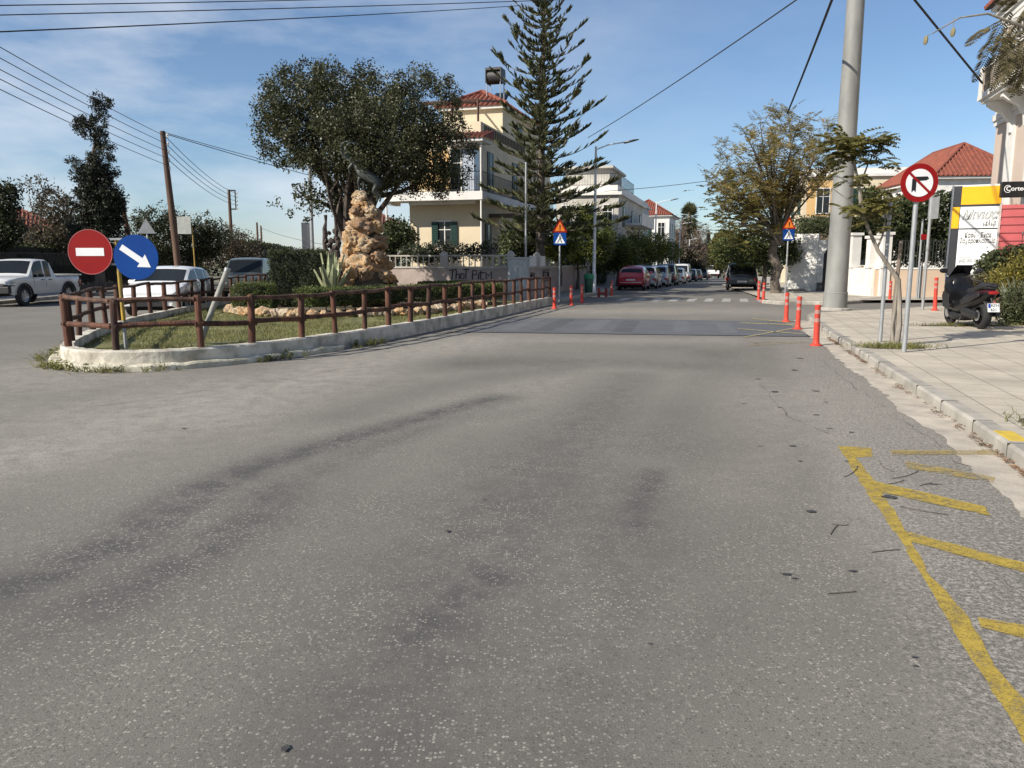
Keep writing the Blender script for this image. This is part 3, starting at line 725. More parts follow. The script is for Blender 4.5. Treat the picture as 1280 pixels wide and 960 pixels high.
# leaning bare post
b0 = G(249, 430, .13); t0 = P(284, 338, b0.y + .1)
lp = thing('leaning_post', 'bare grey galvanised post leaning to the right on the island lawn', 'post', b0)
mb = MB(); v = t0 - b0; mb.tube([(0, 0, -.05), v * .5, v * .97, v * 1.0], [.052, .052, .05, .045], 12); mb.build('tube', mat('weathered_pole', (.33, .32, .28), .7, (.22, .22, .2), 5), lp, smooth=True)
mb = MB(); mb.tube([v * .985, v * 1.03], [.056, .056], 12); mb.build('cap', galv, lp, smooth=True)
# distant sign plate on two yellow posts beyond the left-hand road
b1 = P(234, 330, 36); b1.z = .13
nb = thing('notice_board', 'blank grey notice board on two yellow posts among dark trees', 'notice board', b1)
for dx in (-.35, .36):
    mb = MB(); mb.tube([(dx, 0, 0), (dx - .02, 0, 3.05)], .035, 8); mb.build('post', yellow_post, nb, smooth=True)
mb = MB(); mb.box((0, -.05, 3.15), (.62, .03, .78), 0); mb.build('panel', mat('faded_panel', (.42, .43, .40), .7, (.32, .33, .3), 6), nb)
def tri_sign(name, label, loc, h, side=0.72, rz=0.0, back=True):
    s_ = sign_root(name, label, loc, rz); pole(s_, h + .3, .03)
    r = side / math.sqrt(3)
    mb = MB(); mb.plate([(r * math.cos(a_), h + r * math.sin(a_)) for a_ in (R(90), R(210), R(330))], -.05, -.045); mb.build('plate', sign_back, s_); return s_
q = P(187, 335, 30); q.z = 0.13
tri_sign('road_sign', 'grey back of a triangular sign rising behind the blue arrow disc', q, 2.75, .66, R(10))
q = P(392, 340, 40); q.z = .13
s_ = sign_root('road_sign', 'slim grey pole with an angled triangular sign back left of the rock cairn', q)
pole(s_, 7.2, .09)
mb = MB(); mb.box((-.32, 0, 2.75), (.42, .02, 1.45), R(25)); mb.build('plate', sign_back, s_)

# works + crossing warning signs (two alike)
fluor = mat('orange_warning_face', (0.75, 0.20, 0.015), .4); ped_blue = blue_sign
def warning(label, px, py, ytop, rz=0.0, group='triangle and pedestrian warning signs'):
    g = G(px, py, .13); s_ = sign_root('road_sign', label, g, rz, group)
    Y = g.y; zt = P(px, ytop, Y).z - .13
    pole(s_, zt - .1, .03)
    r = .325; cz = zt - r
    def tri(r_, cz_): return [(r_ * math.cos(a_), cz_ + r_ * math.sin(a_)) for a_ in (R(90), R(210), R(330))]
    mb = MB(); mb.plate(tri(r, cz), -.05, -.046); t_ = mb.build('warning_triangle', red_sign, s_)
    mb = MB(); mb.plate(tri(r * .70, cz), -.054, -.0505); mb.build('face', fluor, t_)
    mb = MB(); mb.plate([(-.015, cz - .055), (.015, cz - .055), (.026, cz + .115), (-.026, cz + .115)], -.058, -.0545); mb.plate(circ(.02, 10, 0, cz - .09), -.058, -.0545); mb.build('symbol', black_sign, t_)
    c2 = cz - r * .5 - .235
    mb = MB(); mb.bb(-.235, .235, -.05, -.046, c2 - .225, c2 + .225); b_ = mb.build('crossing_plate', ped_blue, s_)
    mb = MB(); mb.plate([(-.195, c2 - .165), (.195, c2 - .165), (0, c2 + .19)], -.054, -.0505); mb.build('face', white_sign, b_)
    mb = MB()
    for pl in ([(-.02, c2 + .0), (.025, c2 + .0), (.02, c2 + .08), (-.02, c2 + .08)], [(-.02, c2), (0.01, c2), (-.07, c2 - .14), (-.10, c2 - .14)], [(0, c2), (.03, c2), (.085, c2 - .14), (.055, c2 - .14)], [(.02, c2 + .07), (.02, c2 + .04), (.07, c2 - .0), (.08, c2 + .02)]): mb.plate(pl, -.058, -.0545)
    mb.plate(circ(.025, 10, 0, c2 + .11), -.058, -.0545); mb.build('walking_figure', black_sign, b_)
    return s_
warning('orange triangle over blue pedestrian plate in front of the orange trees by the garden wall', 699, 377, 274)
warning('orange triangle over blue pedestrian plate beside the gnarled trunk and white wall', 981, 373, 271)

# ------------------------------------------------------------------ flower bed: stone edging, hedges, cairn, statue
def rockmat(name, a, b_, crev):
    m, nt, b = nt_new(name); b.inputs['Roughness'].default_value = .95; b.inputs['Specular IOR Level'].default_value = .2
    v = coords(nt, 'Object'); col = mixc(nt, ramp(nt, noise_n(nt, v, 2.6, 5, .6), .38, .62), (*a, 1), (*b_, 1))
    pit = noise_n(nt, v, 11, 6, .72); col = mixc(nt, ramp(nt, pit, .52, .68), col, (*crev, 1))
    col = mixc(nt, ramp(nt, noise_n(nt, v, 5, 4), .55, .75, 0, .5), col, (.30, .28, .25, 1))
    nt.links.new(col, b.inputs['Base Color']); bump(nt, b, pit, 1.0, -.09); return m
def boulder(mb, c, r, seed, squash=.85, sub=2, amp=.28):
    bm = bmesh.new(); bmesh.ops.create_icosphere(bm, subdivisions=sub, radius=1)
    o_ = Vector((seed * 3.1, seed * 1.7, seed * .9)); sx_, sy_ = random.uniform(.8, 1.2), random.uniform(.8, 1.2)
    vs = []
    for v in bm.verts:
        n = v.co.normalized(); k = 1 + amp * mnoise.noise(n * 1.3 + o_) + amp * .6 * mnoise.noise(n * 2.9 + o_) + amp * .36 * mnoise.noise(n * 6 + o_) + amp * .24 * mnoise.noise(n * 12 + o_)
        vs.append((c[0] + n.x * k * r * sx_, c[1] + n.y * k * r * sy_, c[2] + n.z * k * r * squash))
    fs = [tuple(v.index for v in f.verts) for f in bm.faces]; bm.free(); mb.add(vs, fs)
rock1 = rockmat('warm_limestone', (0.54, 0.31, 0.135), (0.56, 0.43, 0.28), (.19, .105, .05))
rock2 = rockmat('pale_limestone', (0.58, 0.48, 0.35), (0.52, 0.34, 0.18), (.22, .14, .08))
rock3 = rockmat('brown_limestone', (0.38, 0.23, 0.125), (0.30, 0.20, 0.13), (.13, .085, .05))
sb = thing('stone_border', 'low border of rounded pale stones edging the planted bed on the lawn', 'stone edging', (-6, 21, .13))
bp = resample(chaikin([(-8.3, 25.0), (-8.4, 22.6), (-7.3, 21.3), (-5.6, 20.9), (-4.2, 21.0), (-2.9, 21.4), (-2.2, 22.6), (-1.6, 24.0), (-1.0, 25.8)], 2), .27)
for i, p in enumerate(bp): mb = MB(); boulder(mb, (p[0] + random.uniform(-.05, .05), p[1] + random.uniform(-.06, .06), .22 + random.uniform(-.02, .03)), random.uniform(.13, .19), i + 50, .8, 3, .4); mb.build('stone', random.choice((rock2, rock2, rock1)), sb, smooth=True, world=True)
mb = MB(); bed = bp + [(-1.0, 30.0), (-9.6, 30.5)]
mb.prism(bed, .10, .17); struct(mb.build('soil', soil))

def hedge(name, label, c, size, rz, lm, stems=True, n=2600, leaf=.05, round_=0.0, group=None, z0=0.25):
    root = thing(name, label, 'hedge', c, rz, group); L, W_, H = size
    V0 = rng.uniform(-1, 1, (n, 3)); k = rng.integers(0, 3, n); V0[np.arange(n), k] = np.sign(V0[np.arange(n), k]) * rng.uniform(.86, 1.03, n)
    if round_: V0 = V0 / (np.linalg.norm(V0, axis=1, keepdims=True) ** round_)
    bmp_ = np.array([1 + .10 * mnoise.noise(Vector((p[0] * L * 1.2, p[1] * 3, p[2] * 2 + c[0]))) for p in V0])
    cen = V0 * np.array([L / 2, W_ / 2, (H - z0) / 2]) * bmp_[:, None] + np.array([0, 0, z0 + (H - z0) / 2])
    V, Fq = leaf_cloud(cen, 7, .045, leaf, leaf * .55, .5)
    fast_mesh('foliage', V, Fq, lm, root)
    mb = MB()
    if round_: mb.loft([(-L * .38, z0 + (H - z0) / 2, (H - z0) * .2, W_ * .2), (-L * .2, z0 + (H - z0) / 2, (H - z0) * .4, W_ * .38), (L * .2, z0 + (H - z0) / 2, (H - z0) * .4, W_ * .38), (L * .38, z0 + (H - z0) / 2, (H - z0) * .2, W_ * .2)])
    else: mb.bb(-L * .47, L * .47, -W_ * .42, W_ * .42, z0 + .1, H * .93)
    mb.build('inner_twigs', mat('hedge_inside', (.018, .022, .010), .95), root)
    if stems:
        mb = MB()
        for i in range(int(L / .35)): x = -L / 2 + .2 + i * .35; limb(mb, (x + random.uniform(-.1, .1), random.uniform(-.1, .1), 0), (x + random.uniform(-.1, .1), random.uniform(-.15, .15), z0 + .25), .02, .012, n=5, k=3)
        mb.build('stems', bark, root)
    return root
box_leaf = leafmat('box_leaves', (0.040, 0.058, 0.016), (0.105, 0.128, 0.036), (0.20, 0.21, 0.075), .3)
dark_leaf = leafmat('dark_hedge_leaves', (0.022, 0.031, 0.012), (0.058, 0.070, 0.025), (0.12, 0.135, 0.058), .25)
h0, h1 = Vector((-6.0, 22.4, .13)), Vector((-.55, 27.6, .13)); dd = h1 - h0
hedge('hedge', 'long low clipped hedge on bare stems running in front of the rock cairn', (h0 + h1) / 2, (dd.length, .75, .72), math.atan2(dd.y, dd.x), box_leaf, n=5200)
hedge('hedge', 'small rounded clipped bush at the left end of the planted bed', (-7.45, 22.4, .13), (1.15, 1.1, .88), .1, box_leaf, n=1500, round_=.25, z0=.05)
hedge('hedge', 'tall dark clipped hedge block behind the small rounded bush', (-7.0, 25.6, .13), (1.75, 1.3, 1.85), .12, dark_leaf, n=3600, z0=.1)
hedge('hedge', 'shaggy low green bush between the cairn and the graffiti wall', (-2.2, 27.9, .13), (2.4, .8, .78), .5, box_leaf, n=2400, round_=.15)

cb = Vector(((459 - 640) / F * 26.0, 26.0, .13))
cairn = thing('rock_cairn', 'tall tapering cairn of rough orange and cream boulders on the island', 'monument', cb)
mb = MB(); mb.lathe([(.85, 0), (.88, .5), (.72, 1.2), (.50, 2.0), (.34, 2.8), (.18, 3.5)], n=14); mb.build('core', mat('cairn_mortar', (.10, .075, .05), .95, (.06, .045, .03), 5, bmp=1, bscale=10), cairn, smooth=True)
ns = 0
for (z, rad, cnt, rs) in [(.35, .92, 9, .38), (.95, .78, 8, .37), (1.5, .58, 7, .36), (2.02, .47, 6, .35), (2.5, .37, 5, .33), (2.98, .27, 4, .32), (3.42, .12, 3, .25)]:
    for k in range(cnt):
        a = 2 * math.pi * k / cnt + z * 1.9 + random.uniform(-.15, .15); r_ = rs * random.uniform(.70, 1.12); ns += 1
        mb = MB(); boulder(mb, (rad * math.cos(a), rad * math.sin(a) * .8, z + random.uniform(-.16, .16)), r_, ns, random.uniform(.72, 1.0), 4, .5)
        mb.build('rock', random.choice((rock1, rock1, rock1, rock2, rock3)), cairn, smooth=True, sharp=60)
mb = MB(); boulder(mb, (-.10, -.05, 3.60), .26, 99, .8, 4, .38); mb.build('rock', rock2, cairn, smooth=True, sharp=60)

# wild goat statue on the cairn: one skinned body, horns as parts
def skin(name, verts, edges, radii, m, parent, sub=2, root=0):
    me = bpy.data.meshes.new(name); me.from_pydata([tuple(v) for v in verts], edges, [])
    o = bpy.data.objects.new(name, me); C.objects.link(o)
    sk = o.modifiers.new('skin', 'SKIN'); sk.use_smooth_shade = True
    for i, r in enumerate(radii):
        d = me.skin_vertices[0].data[i]; d.radius = (r, r) if not hasattr(r, '__len__') else r; d.use_root = (i == root)
    ss = o.modifiers.new('sub', 'SUBSURF'); ss.levels = sub; ss.render_levels = sub
    dg = bpy.context.evaluated_depsgraph_get(); dg.update()
    nm = bpy.data.meshes.new_from_object(o.evaluated_get(dg)); nm.name = name
    o.modifiers.clear(); o.data = nm; nm.materials.clear(); nm.materials.append(m); nm.shade_smooth()
    o.parent = parent; return o
gb = cb + Vector((-.10, -.05, 3.74))
goat = thing('goat_statue', 'dark bronze wild goat statue with long curved horns standing atop the rock cairn', 'statue', gb)
gv = [(.56, 0, .36), (.34, 0, .50), (.10, 0, .62), (-.02, 0, .76), (-.13, 0, .88), (-.21, 0, .90), (-.31, 0, .80), (-.37, 0, .71),   # rump, loin, chest, neck, poll, brow, face, muzzle
      (.04, -.10, .48), (-.03, -.10, .30), (.0, -.09, .16), (-.01, -.09, 0.0), (.09, .10, .48), (.13, .10, .28), (.10, .09, .14), (.13, .10, -.02),
      (.58, -.11, .22), (.45, -.12, .02), (.60, -.11, -.14), (.56, -.10, -.32), (.60, .11, .22), (.50, .12, .02), (.66, .11, -.12), (.62, .10, -.30),
      (.66, 0, .40), (.72, 0, .33)]
ge = [(0, 1), (1, 2), (2, 3), (3, 4), (4, 5), (5, 6), (6, 7), (2, 8), (8, 9), (9, 10), (10, 11), (2, 12), (12, 13), (13, 14), (14, 15), (0, 16), (16, 17), (17, 18), (18, 19), (0, 20), (20, 21), (21, 22), (22, 23), (0, 24), (24, 25)]
gr = [.165, .20, .22, .15, .11, .10, .075, .055, .085, .05, .036, .034, .085, .05, .036, .034, .105, .065, .036, .034, .105, .065, .036, .034, .04, .02]
skin('body', gv, ge, gr, bronze, goat)
for sgn in (-1, 1):
    mb = MB(); o_ = sgn * .045; sp = sgn * .11
    mb.tube([(-.19 + o_ * .3, o_, .94), (-.36 + sp * .4, o_ * 1.3, 1.08), (-.50 + sp * .5, sp * .7, 1.27), (-.51 + sp * .5, sp, 1.45), (-.38 + sp * .5, sp * 1.1, 1.58), (-.20 + sp * .5, sp * 1.1, 1.60), (-.05 + sp * .5, sp, 1.50)], [.05, .052, .05, .044, .036, .026, .012], 8)
    mb.build('horn', mat('horn_patina', (.15, .165, .14), .7), goat, smooth=True)
    mb = MB(); mb.loft([(0, 0, .006, .006), (.05, 0, .014, .035), (.12, 0, .012, .03), (.17, 0, .004, .008)], 8, 2)
    e = mb.build('ear', bronze, goat, smooth=True); e.location = (-.14, sgn * .08, .92); e.rotation_euler = (0, R(12), sgn * R(75))
mb = MB(); mb.tube([(-.33, 0, .72), (-.32, 0, .64), (-.29, 0, .57)], [.03, .022, .006], 7); mb.build('beard', bronze, goat, smooth=True)

# agave with pale margins beside the cairn
ab = Vector((-5.75, 24.6, .13))
ag = thing('agave', 'variegated agave with long cream edged leaves left of the rock cairn', 'plant', ab)
ag_m = leafmat('agave_leaf', (0.22, 0.25, 0.13), (0.42, 0.42, 0.26), (.58, .56, .40), .1)
for k in range(17):
    a = k * 2.4; el = R(87 - k * 1.5); L = random.uniform(1.35, 1.85)
    mb = MB(); rs = []
    for j in range(9):
        t = j / 8; r_ = L * t; droop = .35 * t * t * math.cos(el) * (1.4 if k > 11 else .6)
        p = Vector((math.cos(a) * math.cos(el) * r_, math.sin(a) * math.cos(el) * r_, .05 + math.sin(el) * r_ - droop))
        wd = .155 * (1 - t ** 2.2) * (0.6 + .8 * min(t * 3, 1) * .5) + .004; sd = Vector((-math.sin(a), math.cos(a), 0)); up_ = Vector((-math.cos(a) * math.sin(el), -math.sin(a) * math.sin(el), math.cos(el)))
        rs.append([p + sd * wd + up_ * .03, p + up_ * .005, p - sd * wd + up_ * .03, p - up_ * .02])
    mb.rings(rs); mb.build('leaf', ag_m, ag, smooth=True)
db = Vector((-6.55, 27.5, .13))
ds = thing('dried_stump', 'tall knobbly dried brown plant stalk standing behind the agave', 'plant', db)
mb = MB()
for dx, h in ((0, 3.1), (.42, 3.0), (.2, 2.3)):
    mb.tube([(dx * .4, 0, 0), (dx * .6, 0, 1.2)] + [(dx + random.uniform(-.06, .06), random.uniform(-.05, .05), 1.5 + (h - 1.5) * k / 7) for k in range(8)], [.09, .10] + [random.uniform(.07, .17) * (1 - k / 12) for k in range(8)], 8)
for k in range(26): boulder(mb, (random.uniform(-.05, .45), random.uniform(-.1, .1), random.uniform(1.4, 2.6)), random.uniform(.05, .11), k, 1.2, 1)
mb.build('stalk', mat('dried_stalk', (.085, .062, .05), .9, (.04, .032, .03), 6, bmp=.8, bscale=12), ds, smooth=True)
# the broad dark evergreen behind the cairn
oak_leaf = leafmat('evergreen_oak_leaves', (0.022, 0.025, 0.011), (0.062, 0.065, 0.028), (0.16, 0.155, 0.09), .25, .42)
def PX(x, y, D): p = P(x, y, D); return p
tb = Vector(((438 - 640) / F * 29, 29, .13))
def lob(px, py, rx, ry, dy=0.0, D=29.0, rd=None):
    p = P(px, py, D + dy); k = D / F; return (p.x - tb.x, p.y - tb.y, p.z - tb.z, rx * k, rd if rd else max(rx, ry) * k * 1.1, ry * k)
lobes = [lob(385, 135, 62, 50), lob(362, 170, 46, 42), lob(420, 165, 65, 62), lob(480, 165, 66, 58), lob(530, 140, 50, 48), lob(545, 190, 48, 48), lob(500, 205, 62, 34), lob(360, 118, 28, 30), lob(395, 95, 24, 24), lob(525, 105, 22, 22), lob(560, 225, 24, 22), lob(420, 182, 60, 36, -1.5), lob(470, 180, 60, 50, -1.8), lob(440, 130, 70, 45, 1.8)]
tree('evergreen_tree', 'broad dark evergreen tree with rounded crown behind the goat statue', tb, [(.2, 0, 0), (.1, 0, .9), (.15, 0, 1.6), (.3, 0, 2.3)], .42, lobes, 1600, 66, .18, .092, .058, oak_leaf, bark, nlimb=26, shell=.6, fork=[(.0, 0, 2.2), (.5, .1, 2.5), (.3, 0, 2.3)])
r_ = bpy.data.objects['evergreen_tree']
mb = MB()
for pts, r0, r1 in [([(430, 300), (424, 262), (412, 232), (392, 205), (376, 185)], .24, .06), ([(440, 300), (452, 262), (468, 238), (500, 225), (530, 212)], .27, .06), ([(448, 262), (470, 246), (500, 240), (522, 230)], .13, .05), ([(436, 292), (436, 250), (440, 205), (446, 160)], .26, .06), ([(418, 262), (400, 252), (384, 248), (372, 238)], .08, .03)]:
    pp = [P(x, y, 29) - tb for x, y in pts]; n_ = len(pp); mb.tube(pp, [r0 + (r1 - r0) * i / (n_ - 1) for i in range(n_)], 9)
mb.build('limbs', bark, r_, smooth=True)
hang = np.array([np.array(P(random.gauss(388, 16), random.gauss(245, 11), 28.5) - tb) for _ in range(34)])
V, Fq = leaf_cloud(hang, 34, .15, .115, .07); fast_mesh('hanging_spray', V, Fq, oak_leaf, r_)
# ------------------------------------------------------------------ vehicles
def paint(name, col, rough=.28, metal=0.0):
    return mat(name, col, rough, tuple(c * .93 for c in col), 1.5, metal=metal, coat=.6)
lamp_red = mat('tail_lamp', (.30, .012, .012), .2); lamp_clear = mat('head_lamp', (.42, .44, .45), .12, metal=.3)
trim = mat('black_trim', (.02, .02, .021), .6); plate_m = mat('plate_white', (.75, .75, .74), .5); blue_pl = mat('plate_blue', (.01, .05, .35), .5)
dark_in = mat('wheel_well', (.006, .006, .006), .9); seat_m = mat('seat_cloth', (.03, .03, .032), .9)
def lerp(x, pts):
    if x <= pts[0][0]: return pts[0][1]
    for (a, p), (b, q) in zip(pts, pts[1:]):
        if x <= b: return p + (q - p) * (x - a) / (b - a + 1e-9)
    return pts[-1][1]
def smooth_lerp(x, pts, w_=.07): return sum(lerp(x + d, pts) for d in (-w_, -w_ / 2, 0, w_ / 2, w_)) / 5
def car(name, label, cat, loc, heading, col, L=4.1, W=1.72, H=1.45, top=None, belt=None, wb=2.5, fo=.8, wr=.31, glass_x=None, win=None, rear_win=None, group=None, clear=.2, bump_c=None, kind='hatch', detail=True, plate='', tumble=.80, rails=False):
    """x runs from the nose (0) to the tail (L); heading is the direction the nose points to"""
    root = thing(name, label, cat, loc, 0, group)
    hd = Vector(heading).normalized(); root.rotation_euler = (0, 0, math.atan2(-hd.y, -hd.x))    # local +x points to the tail
    x0 = -L / 2; body_m = paint('paint_%02d%02d%02d' % tuple(int(c * 99) for c in col), col)
    w1, w2 = fo, fo + wb; ra = wr + .06
    plan = [(0, .78), (.06, .88), (.25, .96), (.7, 1), (L - .8, 1), (L - .25, .955), (L - .05, .88), (L, .80)]
    xs_ = set(np.round(np.linspace(0, L, 44), 3)) | {0.03, L - .03, .08, L - .08}
    for wx in (w1, w2):
        for t in np.linspace(-1, 1, 15): xs_.add(round(wx + ra * math.sin(t * math.pi / 2), 3))
    for v in win or []: xs_ |= {round(v[0], 3), round(v[1], 3)}
    for v in (glass_x, rear_win):
        if v: xs_ |= {round(v[0], 3), round(v[1], 3)}
    xs_ = sorted(x for x in xs_ if 0 <= x <= L)
    rows = []
    for x in xs_:
        hw = W / 2 * smooth_lerp(x, plan, .04); zb = smooth_lerp(x, belt, .05); zt = max(smooth_lerp(x, top, .05), zb + .03)
        z0 = clear + .12 * max(0, 1 - x / .18) + .12 * max(0, 1 - (L - x) / .18)
        for wx in (w1, w2):
            if abs(x - wx) < ra: z0 = max(z0, wr + math.sqrt(max(ra * ra - (x - wx) ** 2, 0)) - .02)
        z0 = min(z0, zb - .12); cab = max(0, min(1, (zt - zb) / (H - .9)))
        wt = hw * (.95 - (.95 - tumble) * cab); rd_ = .035 + .03 * cab
        rows.append([(x + x0, s * a, b) for s, a, b in [(1, hw * .96, z0), (1, hw * 1.0, z0 + (zb - z0) * .40), (1, hw * 1.0, z0 + (zb - z0) * .78), (1, hw * .965, zb), (1, wt + .012, zt - rd_), (1, wt - .07, zt - .004), (1, wt * .5, zt + .02), (1, 0, zt + .026), (-1, wt * .5, zt + .02), (-1, wt - .07, zt - .004), (-1, wt + .012, zt - rd_), (-1, hw * .965, zb), (-1, hw * 1.0, z0 + (zb - z0) * .78), (-1, hw * 1.0, z0 + (zb - z0) * .40), (-1, hw * .96, z0)]])
    def is_glass(xm, k):
        if k in (3, 10):
            for j, v in enumerate(win or []):
                if v[0] < xm < v[1]: return 'side%d' % j + ('l' if k == 3 else 'r')
        if k in (5, 6, 7, 8):
            if glass_x and glass_x[0] < xm < glass_x[1]: return 'windscreen'
            if rear_win and rear_win[0] < xm < rear_win[1]: return 'rear_window'
        return 'body'
    groups = {}; nr = 15
    for i in range(len(rows) - 1):
        xm = (xs_[i] + xs_[i + 1]) / 2
        for k in range(nr - 1): groups.setdefault(is_glass(xm, k), []).append((i * nr + k, i * nr + k + 1, (i + 1) * nr + k + 1, (i + 1) * nr + k))
    allv = [p for r_ in rows for p in r_]
    for gname, fs in groups.items():
        if gname == 'body':
            fs = fs + [tuple(range(nr - 1, -1, -1)), tuple(range((len(rows) - 1) * nr, len(rows) * nr))]
        used = sorted({i for f in fs for i in f}); mp = {i: j for j, i in enumerate(used)}
        mb = MB(); mb.add([allv[i] for i in used], [tuple(mp[i] for i in f) for f in fs])
        o = mb.build('body' if gname == 'body' else ('side_window' if gname.startswith('side') else gname), body_m if gname == 'body' else glass, root, smooth=True, sharp=32)
    # floor and dark inside
    mb = MB(); mb.bb(x0 + .25, x0 + L - .25, -W * .36, W * .36, clear - .02, .62); mb.build('underbody', dark_in, root)
    for wx in (w1, w2):
        for s in (-1, 1):
            yc = s * (W / 2 - .10); mb = MB(); m_ = .085
            mb.lathe([(wr * .62, -m_), (wr * .93, -m_ * 1.0), (wr, -m_ * .7), (wr, m_ * .7), (wr * .93, m_), (wr * .62, m_)], (x0 + wx, yc, wr), 24, 'Y', cap=False)
            wh = mb.build('wheel', rubber, root, smooth=True)
            mb = MB(); mb.lathe([(.001, s * .03), (wr * .2, s * .04), (wr * .22, s * .01), (wr * .55, s * .03), (wr * .66, s * .075), (wr * .64, s * .0), (.001, -s * .02)], (x0 + wx, yc, wr), 20, 'Y', cap=False)
            for q in range(5):
                a = q * 2 * math.pi / 5; mb.box((x0 + wx + math.cos(a) * wr * .38, yc + s * .05, wr + math.sin(a) * wr * .38), (wr * .5, .03, .05), 0, Matrix.Rotation(-a, 3, 'Y'))
            mb.build('rim', chrome, wh, smooth=True)
    def at(x, h):   # half width and z there
        i = min(range(len(xs_)), key=lambda j: abs(xs_[j] - x)); return rows[i]
    zf = lerp(0, top); zr = lerp(L, belt)
    zh = zf - .10
    for s in (-1, 1):
        mb = MB(); mb.loft([(x0 - .01, zh, .04, .11, s * W * .315), (x0 + .06, zh + .01, .075, .17, s * W * .335), (x0 + .2, zh + .04, .07, .13, s * (W * .405)), (x0 + .36, zh + .07, .02, .05, s * (W * .455))], 12, 3)
        mb.build('headlight', lamp_clear, root, smooth=True)
        mb = MB(); zl = zr - .22
        mb.loft([(x0 + L - .28, zl, .05, .03, s * (W * .475)), (x0 + L - .12, zl, .14, .05, s * (W * .462)), (x0 + L - .0, zl - .01, .14, .075, s * W * .40), (x0 + L + .012, zl, .09, .06, s * W * .385)], 12, 4)
        mb.build('tail_light', lamp_red, root, smooth=True)
        xm = glass_x[0] + .42; zm = lerp(xm, belt) + .06
        mb = MB(); mb.loft([(x0 + xm, zm, .04, .05, s * (W / 2 + .10)), (x0 + xm + .04, zm, .065, .095, s * (W / 2 + .11)), (x0 + xm + .13, zm, .065, .095, s * (W / 2 + .11)), (x0 + xm + .16, zm, .05, .08, s * (W / 2 + .11))], 10, 3)
        mb.box((x0 + xm + .1, s * (W / 2 + .0), zm - .03), (.08, .12, .03)); mb.build('side_mirror', body_m if kind != 'pickup' else trim, root, smooth=True)
    bc = bump_c or trim
    mb = MB(); mb.bb(x0 - .035, x0 + .05, -W * .30, W * .30, clear + .10, clear + .27); mb.bb(x0 - .012, x0 + .05, -W * .20, W * .20, zf - .15, zf - .07); mb.build('grille', trim, root, bevel=.012)
    mb = MB(); mb.loft([(x0 - .05, clear + .34, .05, W * .36), (x0 - .02, clear + .34, .075, W * .41), (x0 + .12, clear + .34, .075, W * .465), (x0 + .3, clear + .34, .05, W * .49)], 14, 5); mb.build('front_bumper', bc, root, smooth=True)
    mb = MB(); mb.loft([(x0 + L - .3, clear + .25, .07, W * .49), (x0 + L - .10, clear + .25, .12, W * .48), (x0 + L + .04, clear + .25, .12, W * .43), (x0 + L + .06, clear + .25, .08, W * .40)], 14, 5); mb.build('rear_bumper', bc, root, smooth=True)
    for xx, nm, zz in ((x0 - .062, 'front_plate', clear + .34), (x0 + L + (.066 if kind != 'suv' else .07), 'rear_plate', clear + .27 if kind == 'suv' else zr - .10)):
        if nm == 'rear_plate' and kind != 'suv': xx = x0 + L + .014
        mb = MB(); mb.bb(xx - .006, xx + .006, -.26, .26, zz - .055, zz + .055); mb.build('number_plate', plate_m, root)
    if detail:
        mb = MB()
        for v in (win or []):
            for xc in (v[0] - .03,):
                rr_ = at(xc, 0)
                for s in (0, 1):
                    q = [rr_[1], rr_[2], rr_[3]] if s == 0 else [rr_[13], rr_[12], rr_[11]]
                    sg_ = 1 if s == 0 else -1
                    mb.tube([(p[0], p[1] + sg_ * .0005, p[2]) for p in q], .006, 4)
        mb.build('door_gap', trim, root)
        for v in (win or [])[:2]:
            for s in (-1, 1):
                xc = v[1] - .12; hw = W / 2; mb = MB(); mb.box((x0 + xc, s * (hw + .012), lerp(xc, belt) - .10), (.17, .03, .03)); mb.build('door_handle', body_m if kind != 'pickup' else trim, root, bevel=.006)
    if rails:
        for s in (-1, 1):
            mb = MB(); yy = s * W / 2 * tumble * .93; mb.tube([(x0 + glass_x[1] + .25, yy, H - .01), (x0 + glass_x[1] + .35, yy, H + .05), (x0 + L - .75, yy, H + .05), (x0 + L - .6, yy, H - .02)], .018, 6); mb.build('roof_rail', trim, root)
    return root
def hatch(label, loc, hd, col, L=4.0, W=1.72, H=1.47, **k):
    return car(k.pop('name', 'hatchback'), label, 'car', loc, hd, col, L, W, H, top=[(0, .68), (.12, .78), (.45, .90), (.95, .99), (1.72, H - .06), (2.3, H), (L - .7, H - .05), (L - .42, H - .10), (L - .08, .98), (L, .80)],
               belt=[(0, .65), (.12, .75), (.45, .87), (.95, .93), (L - .5, 1.0), (L - .08, .95), (L, .78)], wb=L * .62, fo=L * .2, wr=.31, glass_x=(1.0, 1.66), win=[(1.32, 2.15), (2.23, 2.95), (3.02, L - .55)], rear_win=(L - .40, L - .12), **k)
def suv(label, loc, hd, col, L=4.4, W=1.78, H=1.70, **k):
    return car(k.pop('name', 'estate_car'), label, 'car', loc, hd, col, L, W, H, top=[(0, .80), (.1, .92), (.4, 1.0), (1.15, 1.08), (1.75, H - .06), (2.2, H), (L - .4, H - .02), (L - .22, H - .07), (L - .06, 1.02), (L, .84)],
               belt=[(0, .77), (.1, .88), (.4, .96), (1.15, 1.02), (L - .3, 1.06), (L - .06, 1.0), (L, .82)], wb=L * .6, fo=L * .2, wr=.34, clear=.26, glass_x=(1.2, 1.70), win=[(1.5, 2.35), (2.43, 3.2), (3.28, L - .42)], rear_win=(L - .205, L - .075), kind='suv', **k)
# cars on the left-hand road
LD = Vector((-.10, .995, 0))
hatch('white hatchback with its nose towards the camera behind the blue arrow disc', Vector((-10.78, 22.9, 0)) + LD * 2.0, -LD, (.80, .80, .79), bump_c=paint('white_bumper', (.78, .78, .77)), W=1.74)
suv('dark green grey four wheel drive with pale roof behind the white hatchback', Vector((-12.1, 34.2, 0)) + LD * 2.2, -LD, (.045, .055, .050), H=1.80, W=1.80, name='off_road_car')
suv_ = None
